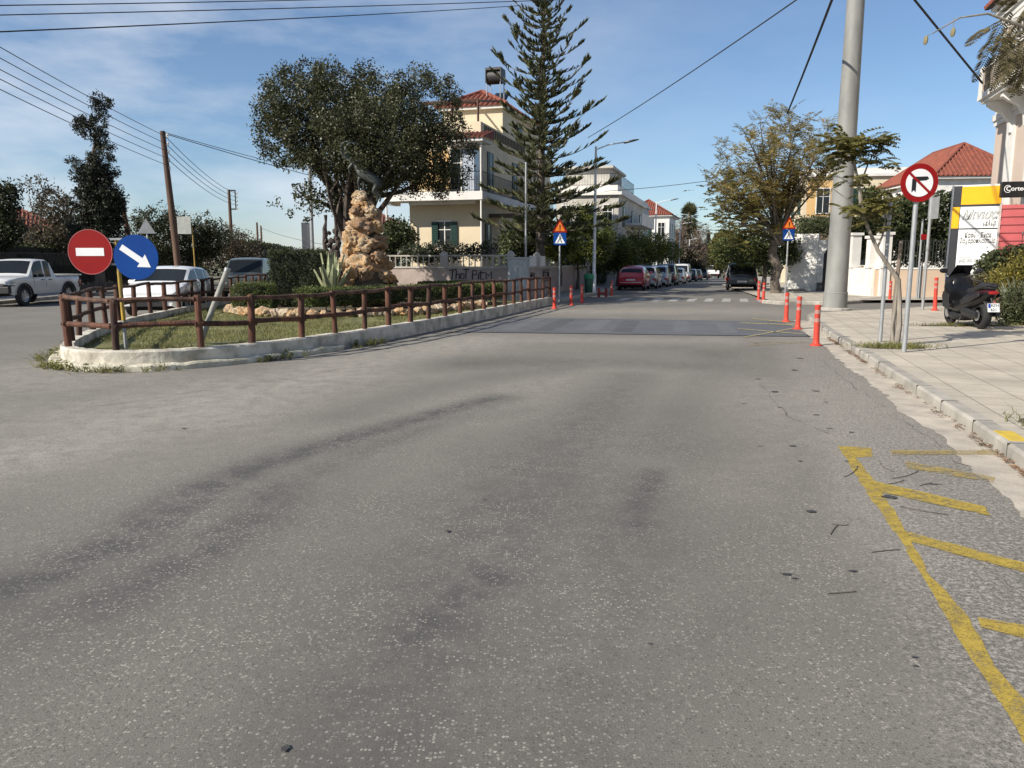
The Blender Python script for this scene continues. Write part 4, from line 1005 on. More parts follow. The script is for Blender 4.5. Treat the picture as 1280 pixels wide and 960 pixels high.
# white pickup: cab by the car builder, open load bed as a part
def pickup():
    L = 4.75; W = 1.70; H = 1.72; loc = Vector((-18.85, 30.2, 0)); hd = Vector((.0, -1, 0))
    r = car('pickup_truck', 'white extended cab pickup parked at the far kerb, black bumper', 'pickup truck', loc, hd, (.60, .60, .585), L, W, H,
            top=[(0, .92), (.1, 1.0), (.5, 1.06), (1.15, 1.12), (1.62, H - .04), (1.95, H), (2.45, H - .01), (2.6, H - .07), (2.85, 1.10), (2.92, 1.07), (L - .02, 1.07), (L, 1.05)],
            belt=[(0, .88), (.1, .96), (.5, 1.02), (1.15, 1.05), (2.85, 1.05), (2.92, 1.03), (L, 1.02)], wb=2.85, fo=.82, wr=.37, clear=.42, glass_x=(1.2, 1.60), win=[(1.42, 2.08), (2.17, 2.56)], rear_win=(2.64, 2.80), kind='pickup', tumble=.84)
    x0 = -L / 2; mb = MB(); mb.bb(x0 + 2.98, x0 + L - .06, -W * .43, W * .43, 1.096, 1.102); mb.build('load_bed', dark_in, r)
    mb = MB(); mb.bb(x0 + 2.94, x0 + L, W * .44, W * .475, 1.07, 1.13); mb.bb(x0 + 2.94, x0 + L, -W * .475, -W * .44, 1.07, 1.13); mb.bb(x0 + L - .05, x0 + L, -W * .44, W * .44, 1.07, 1.13); mb.build('bed_rail', paint('pick_white', (.60, .60, .585)), r)
    mb = MB()
    for wx in (.82, 3.67):
        for s in (-1, 1):
            pts = [(x0 + wx + .45 * math.cos(a), s * (W / 2 + .012), .37 + .45 * math.sin(a)) for a in np.linspace(.1, math.pi - .1, 12)]; mb.tube(pts, .035, 6)
    mb.build('wheel_flare', trim, r, smooth=True)
    mb = MB(); mb.bb(x0 - .12, x0 + .06, -W * .5, W * .5, .48, .74); mb.build('bull_bumper', trim, r, bevel=.03)
pickup()
# the parked row on the left side of the street, seen from behind
SD = S.copy()
def row(D, b): p = ST(D, b); return p
cp = Vector(((787 - 640) / F * 44.6, 44.6, 0)) 
def small_red():
    L = 3.55; H = 1.42
    r = car('small_hatchback', 'small rounded crimson hatchback parked nearest in the left hand row', 'car', cp + SD * L / 2, SD, (.44, .011, .034), L, 1.60, H, top=[(0, .66), (.12, .78), (.4, .90), (.85, .98), (1.55, H - .06), (2.1, H), (L - .75, H - .10), (L - .45, H - .22), (L - .12, .98), (L, .72)],
        belt=[(0, .63), (.12, .75), (.4, .87), (.85, .93), (L - .5, .98), (L - .12, .92), (L, .70)], wb=2.3, fo=.68, wr=.29, glass_x=(.9, 1.5), win=[(1.2, 2.15), (2.25, L - .6)], rear_win=(L - .52, L - .16), bump_c=paint('paint_260103', (.44, .011, .034)), tumble=.66)
    mb = MB(); mb.bb(L / 2 + .062, L / 2 + .078, -.62, .62, .44, .475); mb.build('chrome_strip', chrome, r)
_red = small_red()
hatch('silver hatchback tucked just beyond the crimson car', row(51.6, 1.0), SD, (.42, .43, .44), bump_c=paint('silver_b', (.42, .43, .44)))
hatch('pale blue grey hatchback third in the left hand parked row', row(57.5, 1.15), SD, (.36, .40, .45), bump_c=paint('bgrey_b', (.36, .40, .45)), H=1.55)
suv('black estate fourth in the left hand parked row', row(64, 1.15), SD, (.02, .02, .022))
hatch('white hatchback fifth in the left hand parked row', row(73, 1.2), SD, (.78, .78, .78), bump_c=paint('white_bumper', (.78, .78, .77)))
suv('light grey tall van in the left hand parked row past the white hatchback', row(82, 1.1), SD, (.5, .51, .52), H=1.95, name='van')
hatch('dark blue hatchback near the end of the left hand parked row', row(93, 1.2), SD, (.03, .035, .06))
hatch('black hatchback last visible in the left hand parked row', row(103, 1.3), SD, (.015, .015, .016))
D = 122; q = Vector(((875.5 - 640) / F * D, D, zg(D))); suv('black car driving far down the street beside the white truck', q, SD, (.015, .015, .017), name='suv')
# small truck far off
D = 140; q = Vector(((889.5 - 640) / F * D, D, zg(D)))
tk = thing('small_truck', 'white box bodied small truck far down the middle of the street', 'truck', q, math.atan2(-SD.y, -SD.x))
mb = MB(); mb.bb(-2.6, 1.0, -1.0, 1.0, .85, 1.55); mb.build('load_bed', paint('truck_white', (.72, .72, .7)), tk, bevel=.03)
mb = MB(); mb.loft([(-4.3, 1.3, .6, .9), (-4.2, 1.35, .75, .95), (-3.6, 1.45, .95, .95), (-2.75, 1.45, .95, .95)], 16, 6); cb_ = mb.build('cab', paint('truck_white', (.72, .72, .7)), tk, smooth=True)
mb = MB(); mb.bb(-2.745, -2.73, -.7, .7, 1.6, 2.15); mb.build('rear_window', glass, tk)
mb = MB(); mb.bb(-4.0, 1.0, -.5, .5, .5, .84); mb.build('chassis', dark_in, tk)
for x, y in ((-3.6, .8), (-3.6, -.8), (-.2, .8), (-.2, -.8)):
    mb = MB(); mb.lathe([(.2, -.12), (.4, -.12), (.42, -.08), (.42, .08), (.4, .12), (.2, .12)], (x, y, .42), 18, 'Y'); mb.build('wheel', rubber, tk, smooth=True)
for s in (-1, 1):
    mb = MB(); mb.bb(1.0, 1.03, s * .6, s * .9, .7, .83); mb.build('tail_light', lamp_red, tk)
mb = MB(); mb.bb(-2.65, -2.60, -1.0, 1.0, 1.55, 2.2); mb.bb(-2.6, .95, -.98, -.92, 2.12, 2.18); mb.bb(-2.6, .95, .92, .98, 2.12, 2.18)
for x in (-1.4, -.2, .95):
    for s in (-1, 1): mb.bb(x - .03, x + .03, s * .95 - .03, s * .95 + .03, 1.55, 2.15)
mb.build('load_frame', trim, tk)
# right-hand row
e0 = Vector(((925 - 640) / F * 44.0, 44.0, 0))
suv('dark green black estate car parked at the right kerb, seen from behind', e0 + SD * 2.3, SD, (.012, .018, .017), L=4.6, W=1.76, H=1.56, rails=True, bump_c=mat('grey_bumper', (.085, .088, .09), .6))
hatch('white car parked in front of the dark estate at the right kerb', e0 + SD * 8.6 + T * -.15, SD, (.76, .76, .76), bump_c=paint('white_bumper', (.78, .78, .77)))
hatch('grey car parked two places ahead of the dark estate under the trees', e0 + SD * 15.5, SD, (.25, .26, .27))

# ------------------------------------------------------------------ scooter on the pavement
def scooter():
    r = thing('maxi_scooter', 'black maxi scooter on its stand beside the bushes, rear number plate to camera', 'scooter', (10.46, 17.15, .13), R(93))   # local +x = forward
    blk = mat('scooter_black', (.006, .006, .0065), .3, (.009, .009, .010), 5, spec=.4); dgrey = mat('scooter_grey', (.020, .020, .021), .45); red_d = mat('scooter_maroon', (.035, .006, .009), .35)
    tilt = R(-7)
    def prt(name, mb, m, smooth=True, p=r, bev=0): return mb.build(name, m, p, smooth=smooth, sharp=50, bevel=bev)
    for nm, x, rad, wd in (('rear_wheel', 0, .30, .085), ('front_wheel', 1.50, .29, .06)):
        mb = MB(); mb.lathe([(rad * .66, -wd), (rad * .86, -wd), (rad * .97, -wd * .6), (rad, 0), (rad * .97, wd * .6), (rad * .86, wd), (rad * .66, wd)], (x, 0, rad), 28, 'Y', cap=False); w_ = prt(nm, mb, rubber)
        mb = MB(); mb.lathe([(rad * .67, -wd * .8), (rad * .67, wd * .8)], (x, 0, rad), 24, 'Y', cap=False); mb.lathe([(.05, -wd), (.06, 0), (.05, wd)], (x, 0, rad), 12, 'Y')
        for k in range(5):
            a = k * 2 * math.pi / 5; mb.box((x + math.cos(a) * rad * .38, 0, rad + math.sin(a) * rad * .38), (rad * .62, .04, .05), 0, Matrix.Rotation(-a, 3, 'Y'))
        prt('rim', mb, dgrey, p=w_)
        mb = MB(); mb.lathe([(.05, -.004), (.12, -.004), (.12, .004), (.05, .004)], (x, wd + .03, rad), 20, 'Y'); prt('brake_disc', mb, chrome, p=w_)
    mb = MB(); mb.loft([(-.42, .80, .03, .05), (-.34, .79, .07, .10), (-.1, .72, .17, .175), (.2, .66, .22, .205), (.5, .58, .25, .215), (.72, .48, .19, .22), (.95, .44, .15, .22), (1.15, .52, .22, .24), (1.3, .62, .30, .24), (1.45, .72, .26, .20), (1.62, .78, .16, .13), (1.74, .76, .06, .05)], 16, 2.6); prt('body', mb, blk)
    mb = MB(); mb.loft([(1.02, .72, .38, .27), (1.14, .80, .42, .31), (1.3, .90, .32, .30), (1.48, .95, .18, .22), (1.64, .92, .07, .10)], 16, 2.6); prt('front_shield', mb, blk)
    mb = MB(); mb.loft([(.62, .26, .08, .16), (.8, .22, .09, .22), (1.1, .25, .10, .23), (1.28, .36, .12, .20), (1.34, .40, .05, .12)], 12, 3); prt('footboard', mb, dgrey)
    mb = MB(); mb.loft([(-.36, .92, .03, .08), (-.26, .95, .075, .14), (.0, .94, .09, .16), (.12, .89, .085, .165), (.25, .83, .07, .16), (.5, .83, .07, .14), (.66, .80, .05, .09), (.72, .78, .02, .04)], 14, 3); prt('seat', mb, mat('seat_vinyl', (.02, .019, .02), .5))
    mb = MB(); mb.loft([(-.40, .83, .03, .06), (-.30, .84, .05, .13), (-.1, .82, .05, .17), (.1, .80, .03, .18)], 12, 3); prt('tail_panel', mb, red_d)
    mb = MB(); mb.tube([(-.36, .10, .97), (-.42, .06, 1.0), (-.42, -.06, 1.0), (-.36, -.10, .97)], .016, 6); mb.tube([(-.36, .10, .97), (-.1, .17, .90)], .014, 6); mb.tube([(-.36, -.10, .97), (-.1, -.17, .90)], .014, 6); prt('grab_rail', mb, dgrey)
    mb = MB(); mb.loft([(-.455, .82, .02, .05), (-.44, .82, .04, .09), (-.38, .82, .04, .10)], 10, 3); prt('tail_light', mb, lamp_red)
    mb = MB(); mb.plate([(1.18, 1.10), (1.42, 1.06), (1.40, 1.14), (1.20, 1.42), (1.12, 1.40)], -.19, -.185)
    sh = MB(); rs = []
    for t in np.linspace(0, 1, 6): rs.append([(1.46 - .34 * t - .09 * (k / 6) ** 2 * 0 - .10 * abs(k - 3) / 3, (k - 3) / 3 * (.24 - .06 * t), 1.05 + .36 * t) for k in range(7)])
    sh.rings(rs, cap=False, closed=False); rs2 = [[(p[0] - .008, p[1], p[2]) for p in g] for g in rs]; sh.rings(rs2, cap=False, closed=False); prt('windscreen', sh, mat('smoked_screen', (.012, .012, .014), .15))
    mb = MB(); mb.tube([(.98, .34, 1.04), (1.06, .22, 1.07), (1.14, .06, 1.03), (1.14, -.06, 1.03), (1.06, -.22, 1.07), (.98, -.34, 1.04)], [.018, .016, .018, .018, .016, .018], 8); h_ = prt('handlebar', mb, trim)
    for s in (-1, 1):
        mb = MB(); mb.tube([(1.00, s * .30, 1.04), (.92, s * .37, 1.03)], .022, 8); prt('grip', mb, rubber, p=h_)
        mb = MB(); mb.tube([(1.22, s * .20, 1.10), (1.18, s * .34, 1.24)], .010, 6); mb.loft([(1.13, 1.28, .035, .05, s * .40), (1.15, 1.28, .06, .085, s * .40), (1.2, 1.28, .055, .08, s * .40), (1.23, 1.28, .02, .03, s * .40)], 10, 2.4); prt('mirror', mb, blk if s > 0 else dgrey)
    mb = MB(); mb.loft([(-.30, .36, .05, .05, -.19), (-.2, .37, .085, .08, -.20), (.2, .34, .08, .075, -.21), (.34, .32, .05, .05, -.2)], 12, 2.2); prt('exhaust', mb, dgrey)
    mb = MB(); mb.loft([(-.08, .32, .06, .04, .15), (.1, .32, .10, .05, .16), (.5, .36, .11, .06, .16), (.62, .38, .06, .04, .15)], 12, 3); prt('engine_cover', mb, dgrey)
    for s in (-1, 1):
        mb = MB(); mb.plate([(-.25, .74), (.15, .60), (.55, .50), (.62, .62), (.2, .74), (-.2, .82)], s * .215 - .012, s * .215 + .012); prt('side_cover', mb, dgrey, False, bev=.01)
        mb = MB(); mb.plate([(1.02, .36), (1.32, .44), (1.40, .70), (1.22, .92), (1.05, .70)], s * .285 - .012, s * .285 + .012); prt('leg_fairing', mb, dgrey, False, bev=.01)
    mb = MB(); mb.loft([(-.36, .40, .01, .07), (-.30, .54, .03, .09), (-.1, .66, .03, .09), (.2, .62, .03, .08)], 10, 3); prt('rear_mudguard', mb, trim)
    mb = MB(); rs = []
    for a in np.linspace(R(20), R(165), 9): rs.append([(1.5 + math.cos(a) * .33, y, .29 + math.sin(a) * .33) for y in (-.07, .07)] + [(1.5 + math.cos(a) * .35, y, .29 + math.sin(a) * .35) for y in (.05, -.05)])
    mb.rings(rs); prt('front_mudguard', mb, blk)
    mb = MB()
    for s in (-1, 1): mb.tube([(1.5, s * .085, .29), (1.36, s * .085, .70)], .024, 8)
    prt('fork', mb, chrome)
    mb = MB(); mb.tube([(.6, .18, .22), (.56, .30, .02), (.52, .31, .012)], .014, 6); prt('side_stand', mb, trim, False)
    n_ = Matrix.Rotation(R(-18), 3, 'Y')
    mb = MB(); mb.box((-.46, 0, .50), (.008, .24, .19), 0, Matrix.Rotation(R(14), 3, 'Y')); p_ = prt('number_plate', mb, plate_m, False)
    mb = MB(); mb.tube([(-.30, 0, .72), (-.45, 0, .52)], .02, 6); prt('plate_bracket', mb, trim)
    mb = MB(); mb.box((-.4655, .093, .545), (.004, .042, .09), 0, Matrix.Rotation(R(14), 3, 'Y')); prt('blue_strip', mb, blue_pl, False, p_)
    rt = (R(90 - 14), 0, R(-90))
    for body, yy, zz, sz in (('KTH', -.026, .546, .082), ('621', 0, .456, .086)):
        text('plate_lettering', body, sz, black_sign, p_, (-.4672 + (zz - .5) * .249, yy, zz), rt)
    for ch in list(r.children_recursive): pass
    r.rotation_euler = (R(0), 0, R(84)); return r
scooter()
# ------------------------------------------------------------------ buildings
cream = mat('cream_render', (0.64, 0.55, 0.39), 0.85, (0.57, 0.48, 0.34), 0.8, bmp=.15, bscale=20)
ochre = mat('ochre_render', (0.62, 0.40, 0.17), 0.85, (0.56, 0.36, 0.16), 1.0)
white_r = mat('white_render', (0.72, 0.70, 0.66), 0.8, (0.60, 0.58, 0.54), 1.2, bmp=.12, bscale=20)
beige = mat('beige_render', (0.53, 0.43, 0.36), 0.85, (0.48, 0.39, 0.32), .9, bmp=.1, bscale=20)
shutter = mat('green_shutter', (0.012, 0.05, 0.042), 0.55)
def local(o, ang): return ang
def window(mb_frame, parent, x, z, w_, h_, y=0.0, fm=white_r, shut=None, bars=1, deep=.10):
    """window set into the facade plane y (outside is -y): frame part with pane and shutters as its own parts"""
    mb = MB(); t = .07
    mb.bb(x - w_ / 2 - t, x - w_ / 2, y - .05, y + .02, z - t, z + h_ + t); mb.bb(x + w_ / 2, x + w_ / 2 + t, y - .05, y + .02, z - t, z + h_ + t)
    mb.bb(x - w_ / 2, x + w_ / 2, y - .05, y + .02, z + h_, z + h_ + t); mb.bb(x - w_ / 2 - .04, x + w_ / 2 + .04, y - .09, y + .02, z - t, z - .002)
    for k in range(bars): xx = x - w_ / 2 + w_ * (k + 1) / (bars + 1); mb.bb(xx - .025, xx + .025, y - .03, y + .0, z, z + h_)
    mb.bb(x - w_ / 2, x + w_ / 2, y - .028, y + .0, z + h_ * .68 - .02, z + h_ * .68 + .02)
    f = mb.build('window', fm, parent)
    mb = MB(); mb.bb(x - w_ / 2, x + w_ / 2, y - .016, y - .010, z, z + h_); mb.build('pane', winglass, f)
    if shut:
        for s in (-1, 1):
            mb = MB(); sw = w_ * .46; xc = x + s * (w_ / 2 + sw / 2 - .02); mb.bb(xc - sw / 2, xc + sw / 2, y - .09, y - .055, z, z + h_)
            for k in range(int(h_ / .09)): mb.box((xc, y - .098, z + .06 + k * .09), (sw * .84, .02, .06), 0, Matrix.Rotation(R(20), 3, 'X'))
            mb.build('shutter', shut, f)
    return f
def hip_roof(parent, x0, x1, y0, y1, z, h, m=tile_red, over=.35, name='roof', rib=True):
    x0 -= over; x1 += over; y0 -= over; y1 += over; mb = MB(); W_, D_ = x1 - x0, y1 - y0; k = min(W_, D_) / 2
    if W_ >= D_: r0, r1 = (x0 + k, (y0 + y1) / 2, z + h), (x1 - k, (y0 + y1) / 2, z + h)
    else: r0, r1 = ((x0 + x1) / 2, y0 + k, z + h), ((x0 + x1) / 2, y1 - k, z + h)
    a, b, c, d = (x0, y0, z), (x1, y0, z), (x1, y1, z), (x0, y1, z)
    if W_ >= D_: F_ = [(0, 1, 5, 4), (1, 2, 5), (2, 3, 4, 5), (3, 0, 4)]
    else: F_ = [(0, 1, 4), (1, 2, 5, 4), (2, 3, 5), (3, 0, 4, 5)]
    mb.add([a, b, c, d, r0, r1], F_ + [(3, 2, 1, 0)])
    if rib:                                           # pantile ribs running down each slope
        V_ = [Vector(q) for q in (a, b, c, d, r0, r1)]
        def slope(e0, e1, p0, p1):
            n = int((e1 - e0).length / .28)
            for i in range(1, n):
                t = i / n; s = e0 + (e1 - e0) * t; L_ = (e1 - e0).length; along = (e1 - e0).normalized()
                t0 = (p0 - e0).dot(along) / L_; t1 = (p1 - e0).dot(along) / L_
                if t < t0: top = e0 + (p0 - e0) * (t / max(t0, 1e-6))
                elif t > t1: top = e1 + (p1 - e1) * ((1 - t) / max(1 - t1, 1e-6))
                else: top = p0 + (p1 - p0) * ((t - t0) / max(t1 - t0, 1e-6))
                mb.tube([s + Vector((0, 0, .02)), top + Vector((0, 0, .02))], .075, 5)
        A, B, C_, D2, E_, F2 = V_
        if W_ >= D_: slope(A, B, E_, F2); slope(B, C_, F2, F2); slope(C_, D2, F2, E_); slope(D2, A, E_, E_)
        else: slope(A, B, E_, E_); slope(B, C_, E_, F2); slope(C_, D2, F2, F2); slope(D2, A, F2, E_)
        for p, q in ((A, E_), (D2, E_ if W_ >= D_ else F2), (B, F2 if W_ >= D_ else E_), (C_, F2), (E_, F2)): mb.tube([p + Vector((0, 0, .05)), q + Vector((0, 0, .05))], .10, 6)
    r = mb.build(name, m, parent)
    mb = MB(); mb.bb(x0 + .1, x1 - .1, y0 + .1, y1 - .1, z - .16, z - .004); mb.build('eaves', white_r, parent); return r
def rail_bars(mb, pts, z0, z1, step=.12, r=.008, cap=.02):
    for a, b in zip(pts, pts[1:]):
        a = Vector(a); b = Vector(b); n = max(1, int((b - a).length / step))
        for i in range(n + 1):
            p = a + (b - a) * i / n; mb.tube([(p.x, p.y, z0), (p.x, p.y, z1)], r, 4, cap=False)
        mb.tube([(a.x, a.y, z1), (b.x, b.y, z1)], cap, 5); mb.tube([(a.x, a.y, z0 + .06), (b.x, b.y, z0 + .06)], cap * .7, 5)
# the cream corner house (local x to the right along its front, y away from the camera)
hp = Vector((-1.6, 40.0, 0))
hs = thing('corner_house', 'cream two storey house with balcony and red tiled roof behind the evergreen and tall conifer', 'house', hp, -SA)
mb = MB(); mb.bb(-3.9, 0, 0, 15, 0, 7.9); mb.bb(-3.6, -.1, 4.2, 12.7, 7.9, 10.1); mb.build('wall', cream, hs)
mb = MB(); mb.bb(-3.88, -.6, -.035, .0, 5.35, 7.2); mb.build('upper_panel', ochre, hs)
bz0, bz1 = 4.50, 5.05
mb = MB(); mb.bb(-4.7, .55, -1.35, 0, bz0 + .15, bz1); mb.bb(-.0, .55, 0, 14.0, bz0 + .15, bz1); mb.box((-1.8, -.7, bz0 + .07), (3.6, .16, .16)); mb.bb(-4.65, -4.4, -1.2, .0, bz0, bz0 + .148)
mb.build('balcony', white_r, hs)
mb = MB(); rail_bars(mb, [(-4.65, -1.28, 0), (.48, -1.28, 0), (.48, 13.9, 0)], bz1, bz1 + .95); mb.build('balcony_railing', black_iron, hs)
mb = MB()
for x, y in ((-4.62, -1.26), (.46, -1.26)): mb.tube([(x, y, .3), (x, y, bz0 + .15)], .05, 8); mb.tube([(x, y, bz1), (x, y, 7.42)], .05, 8)
mb.build('balcony_post', white_r, hs, smooth=True)
mb = MB(); mb.bb(-1.6, .62, -1.5, .0, 7.40, 7.56); mb.build('canopy_slab', white_r, hs)
mb = MB(); mb.add([(-1.7, -1.6, 7.57), (.75, -1.6, 7.57), (.75, 0, 8.02), (-1.7, 0, 8.02), (.75, 0, 7.57), (-1.7, 0, 7.57)], [(0, 1, 2, 3), (1, 4, 2), (0, 3, 5)])
for k in range(10): x = -1.6 + k * .25; mb.tube([(x, -1.6, 7.58), (x, 0, 8.04)], .07, 5)
mb.build('canopy_roof', tile_red, hs)
window(None, hs, -1.95, 2.42, .75, 1.25, -.003, white_r, shutter)
window(None, hs, -1.0, 5.15, 1.1, 2.1, -.04, white_r, None)
mb = MB(); mb.bb(-.62, -.02, -.9, -.04, 5.06, 7.1); mb.build('glazed_screen', mat('frosted_screen', (.40, .44, .5), .25), hs)
def side_windows(parent, x, ys, z, w_, h_, m=shutter):
    for y in ys:
        mb = MB(); mb.bb(x, x + .05, y - w_ / 2, y + w_ / 2, z, z + h_); f = mb.build('window', m, parent)
        mb = MB(); mb.bb(x + .051, x + .056, y - w_ * .12, y + w_ * .12, z + .06, z + h_ - .06); mb.build('pane', winglass, f)
side_windows(hs, .002, (1.6, 6.2, 11.0), 5.1, .95, 2.15); side_windows(hs, .002, (1.2, 5.6), 1.9, 1.0, 1.7); side_windows(hs, -.098, (7.5,), 8.1, .9, 1.5)
mb = MB(); mb.bb(-3.95, .06, -.06, .14, 7.9, 8.55); mb.bb(-.12, .06, .14, 15, 7.9, 8.55); mb.build('parapet', cream, hs)
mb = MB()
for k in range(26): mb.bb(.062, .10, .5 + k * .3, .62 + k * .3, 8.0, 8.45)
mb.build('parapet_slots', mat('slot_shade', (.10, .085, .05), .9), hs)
hip_roof(hs, -3.6, -.1, 4.2, 12.7, 10.1, 1.15)
mb = MB()
for x in (-3.2, -1.6, -.2): mb.tube([(x, 4.1, 10.3), (x, .3, 9.6)], .06, 5); mb.tube([(x, .3, 7.9), (x, .3, 9.62)], .06, 5)
mb.tube([(-3.4, .3, 9.66), (0, .3, 9.66)], .06, 5); mb.build('pergola', mat('brown_timber', (.09, .04, .025), .7), hs)
mb = MB(); mb.bb(-.15, 1.5, 1.4, 3.4, 4.0, 4.1); mb.bb(.01, 1.5, 1.35, 1.45, 3.92, 4.12); mb.build('side_awning', mat('awning_brown', (.14, .11, .09), .8), hs)
wt_ = thing('solar_tank', 'dark boxy water heater on a frame high on the roof of the cream house', 'water heater', hs.matrix_basis @ Vector((-.95, 5.6, 10.9)), -SA)
mb = MB(); mb.lathe([(.3, -.48), (.40, -.46), (.40, .46), (.3, .48)], (0, 0, 1.05), 20, 'X'); mb.build('tank', mat('tank_dark', (.03, .03, .033), .5), wt_, smooth=True)
mb = MB(); mb.bb(-.46, .46, -.44, .44, 1.34, 1.47); mb.bb(-.47, -.41, -.44, .44, .68, 1.34); mb.bb(.41, .47, -.44, .44, .68, 1.34); mb.build('casing', mat('tank_case', (.045, .04, .038), .6), wt_)
for x in (-.4, .4):
    for y in (-.35, .35): mb = MB(); mb.tube([(x, y, -.5), (x, y, .7)], .03, 6); mb.build('leg', galv, wt_)
mb = MB(); mb.add([(-.45, .4, -.3), (.45, .4, -.3), (.45, 1.5, .5), (-.45, 1.5, .5)], [(0, 1, 2, 3)]); mb.build('collector', mat('collector', (.015, .018, .03), .2), wt_)

def plain_house(name, label, loc, rz, W_, D_, H, wm, roof_h=0, rm=tile_red, floors=2, wins=3, door=True, parapet=False, cat='house'):
    h = thing(name, label, cat, loc, rz); mb = MB(); mb.bb(0, W_, 0, D_, -1.5, H); mb.build('wall', wm, h)
    fh = H / floors
    for f in range(floors):
        for k in range(wins):
            x = W_ * (k + .5) / wins
            window(None, h, x, f * fh + fh * .32, min(1.0, W_ / wins * .4), fh * .46, -.003, white_r, shutter if k % 2 else None)
            y = D_ * (k + .5) / wins
        for xx in (-.055, W_ + .002):
            side_windows(h, xx, [D_ * (k + .5) / wins for k in range(wins)], f * fh + fh * .32, 1.0, fh * .46)
        if f: mb = MB(); mb.bb(-.06, W_ + .06, -.07, D_ + .06, f * fh - .09, f * fh + .03); mb.build('string_course', white_r, h)
    if roof_h: hip_roof(h, 0, W_, 0, D_, H + .16, roof_h, rm, .45)
    else: mb = MB(); mb.bb(-.25, W_ + .25, -.25, D_ + .25, H, H + .22); mb.bb(.1, W_ - .1, .1, D_ - .1, H + .22, H + .7); mb.build('roof_slab', white_r, h)
    return h
# houses further along the left side of the street
def hx(px, D): return Vector(((px - 640) / F * D, D, 0))
h2 = plain_house('flat_roofed_house', 'pale flat roofed house with balconies between the conifer and the terracotta roofs', hx(694, 58), -SA, 4.6, 15, 6.4, mat('dull_white_render', (.50, .475, .43), .85, (.38, .36, .32), 1.2))
mb = MB(); mb.bb(4.62, 5.9, 3.4, 12, 4.4, 4.58); mb.bb(5.82, 5.9, 3.4, 12, 4.58, 5.3); mb.build('balcony', white_r, h2)
mb = MB(); mb.bb(.2, 3.6, 2.0, 8.0, 7.1, 8.5); mb.bb(.0, 3.9, 1.6, 8.4, 8.5, 8.68); mb.build('penthouse', mat('dull_white_render', (.5, .475, .43)), h2)
mb = MB(); rail_bars(mb, [(4.5, 8.8, 0), (4.5, .1, 0), (.1, .1, 0)], 7.1, 7.9, .2); mb.build('roof_railing', black_iron, h2)
plain_house('tall_pale_house', 'grey white house with a row of tall windows left of the terracotta roof', hx(741, 80), -SA, 4.0, 13, 7.6, mat('grey_white', (.52, .52, .5), .8), 0, wins=4)
plain_house('tiled_house', 'cream house under a bright terracotta hipped roof down the left side of the street', hx(775, 105), -SA, 6.2, 10, 7.6, white_r, 2.2)
plain_house('tiled_house', 'small tan house under a dull red roof half hidden behind the evergreen trunk', hx(432, 66), .1, 4.4, 6, 4.6, mat('tan_render', (.36, .27, .2), .8), 1.4, mat('old_tile', (.16, .06, .04), .9, (.10, .045, .035), 2))
plain_house('tiled_house', 'white cottage with red roof glimpsed between the far left trees', hx(-22, 60), .5, 6, 6, 4.0, white_r, 1.7)

# garden wall with railing in front of the corner house
gw_m = mat('pinkish_garden_wall', (0.40, 0.325, 0.285), 0.9, (0.28, 0.225, 0.20), 1.4, bmp=.2, bscale=16)
c0 = Vector((-.05, 31.0, 0)); gwl = Vector((-8.2, 33.4, 0)); gwr = c0 + S * 16.5
gwt = thing('garden_wall', 'low graffitied garden wall with pillars and white railing round the cream house', 'wall', c0)
mb = MB()
for a, b in ((gwl, c0), (c0, gwr)):
    d = (b - a); mb.box((a + b) / 2 + Vector((0, 0, .68)), (d.length, .22, 1.36), math.atan2(d.y, d.x))
mb.build('wall', gw_m, gwt, world=True)
mb = MB()
for a, b in ((gwl, c0), (c0, gwr)):
    d = (b - a); mb.box((a + b) / 2 + Vector((0, 0, 1.40)), (d.length + .05, .30, .075), math.atan2(d.y, d.x))
mb.build('coping', aged_white, gwt, world=True)
for a, b, nn in ((gwl, c0, 3), (c0, gwr, 4)):
    for i in range(nn + 1):
        if i == 0 and a is c0: continue
        p = a + (b - a) * i / nn; mb = MB(); mb.box((p.x, p.y, 1.65), (.30, .30, .42)); mb.lathe([(.19, 0), (.17, .05), (.12, .14), (.02, .2)], (p.x, p.y, 1.86), 4); mb.build('pillar', aged_white, gwt, world=True)
mb = MB(); a, b = gwl, c0
for i in range(1, 34):
    p = a + (b - a) * i / 34; mb.box((p.x, p.y, 1.64), (.045, .045, .42))
mb.box((a + b) / 2 + Vector((0, 0, 1.87)), ((b - a).length, .06, .06), math.atan2((b - a).y, (b - a).x)); mb.build('railing', aged_white, gwt, world=True)
mb = MB(); a = c0 + S * 3.0; b = c0 + S * 5.6; d = b - a; mb.box((a + b) / 2 + Vector((0, 0, 1.66)), (d.length, .08, .45), math.atan2(d.y, d.x)); mb.build('white_infill', white_r, gwt, world=True)
graf = mat('graffiti_paint', (.03, .025, .03), .8)
mb = MB(); nrm = Vector((gwl - c0).normalized()); out = Vector((nrm.y, -nrm.x, 0)); out = out if out.y < 0 else -out
def scribble(org, along, pts, r=.022):
    mb.tube([org + along * x + Vector((0, 0, z)) for x, z in pts], r, 5)
o_ = P(562, 345, 31.7); o_ = Vector((o_.x, 0, .86)); t_ = (o_.x - gwl.x) / (c0.x - gwl.x); o_.y = gwl.y + (c0.y - gwl.y) * t_ - .125; al = -nrm
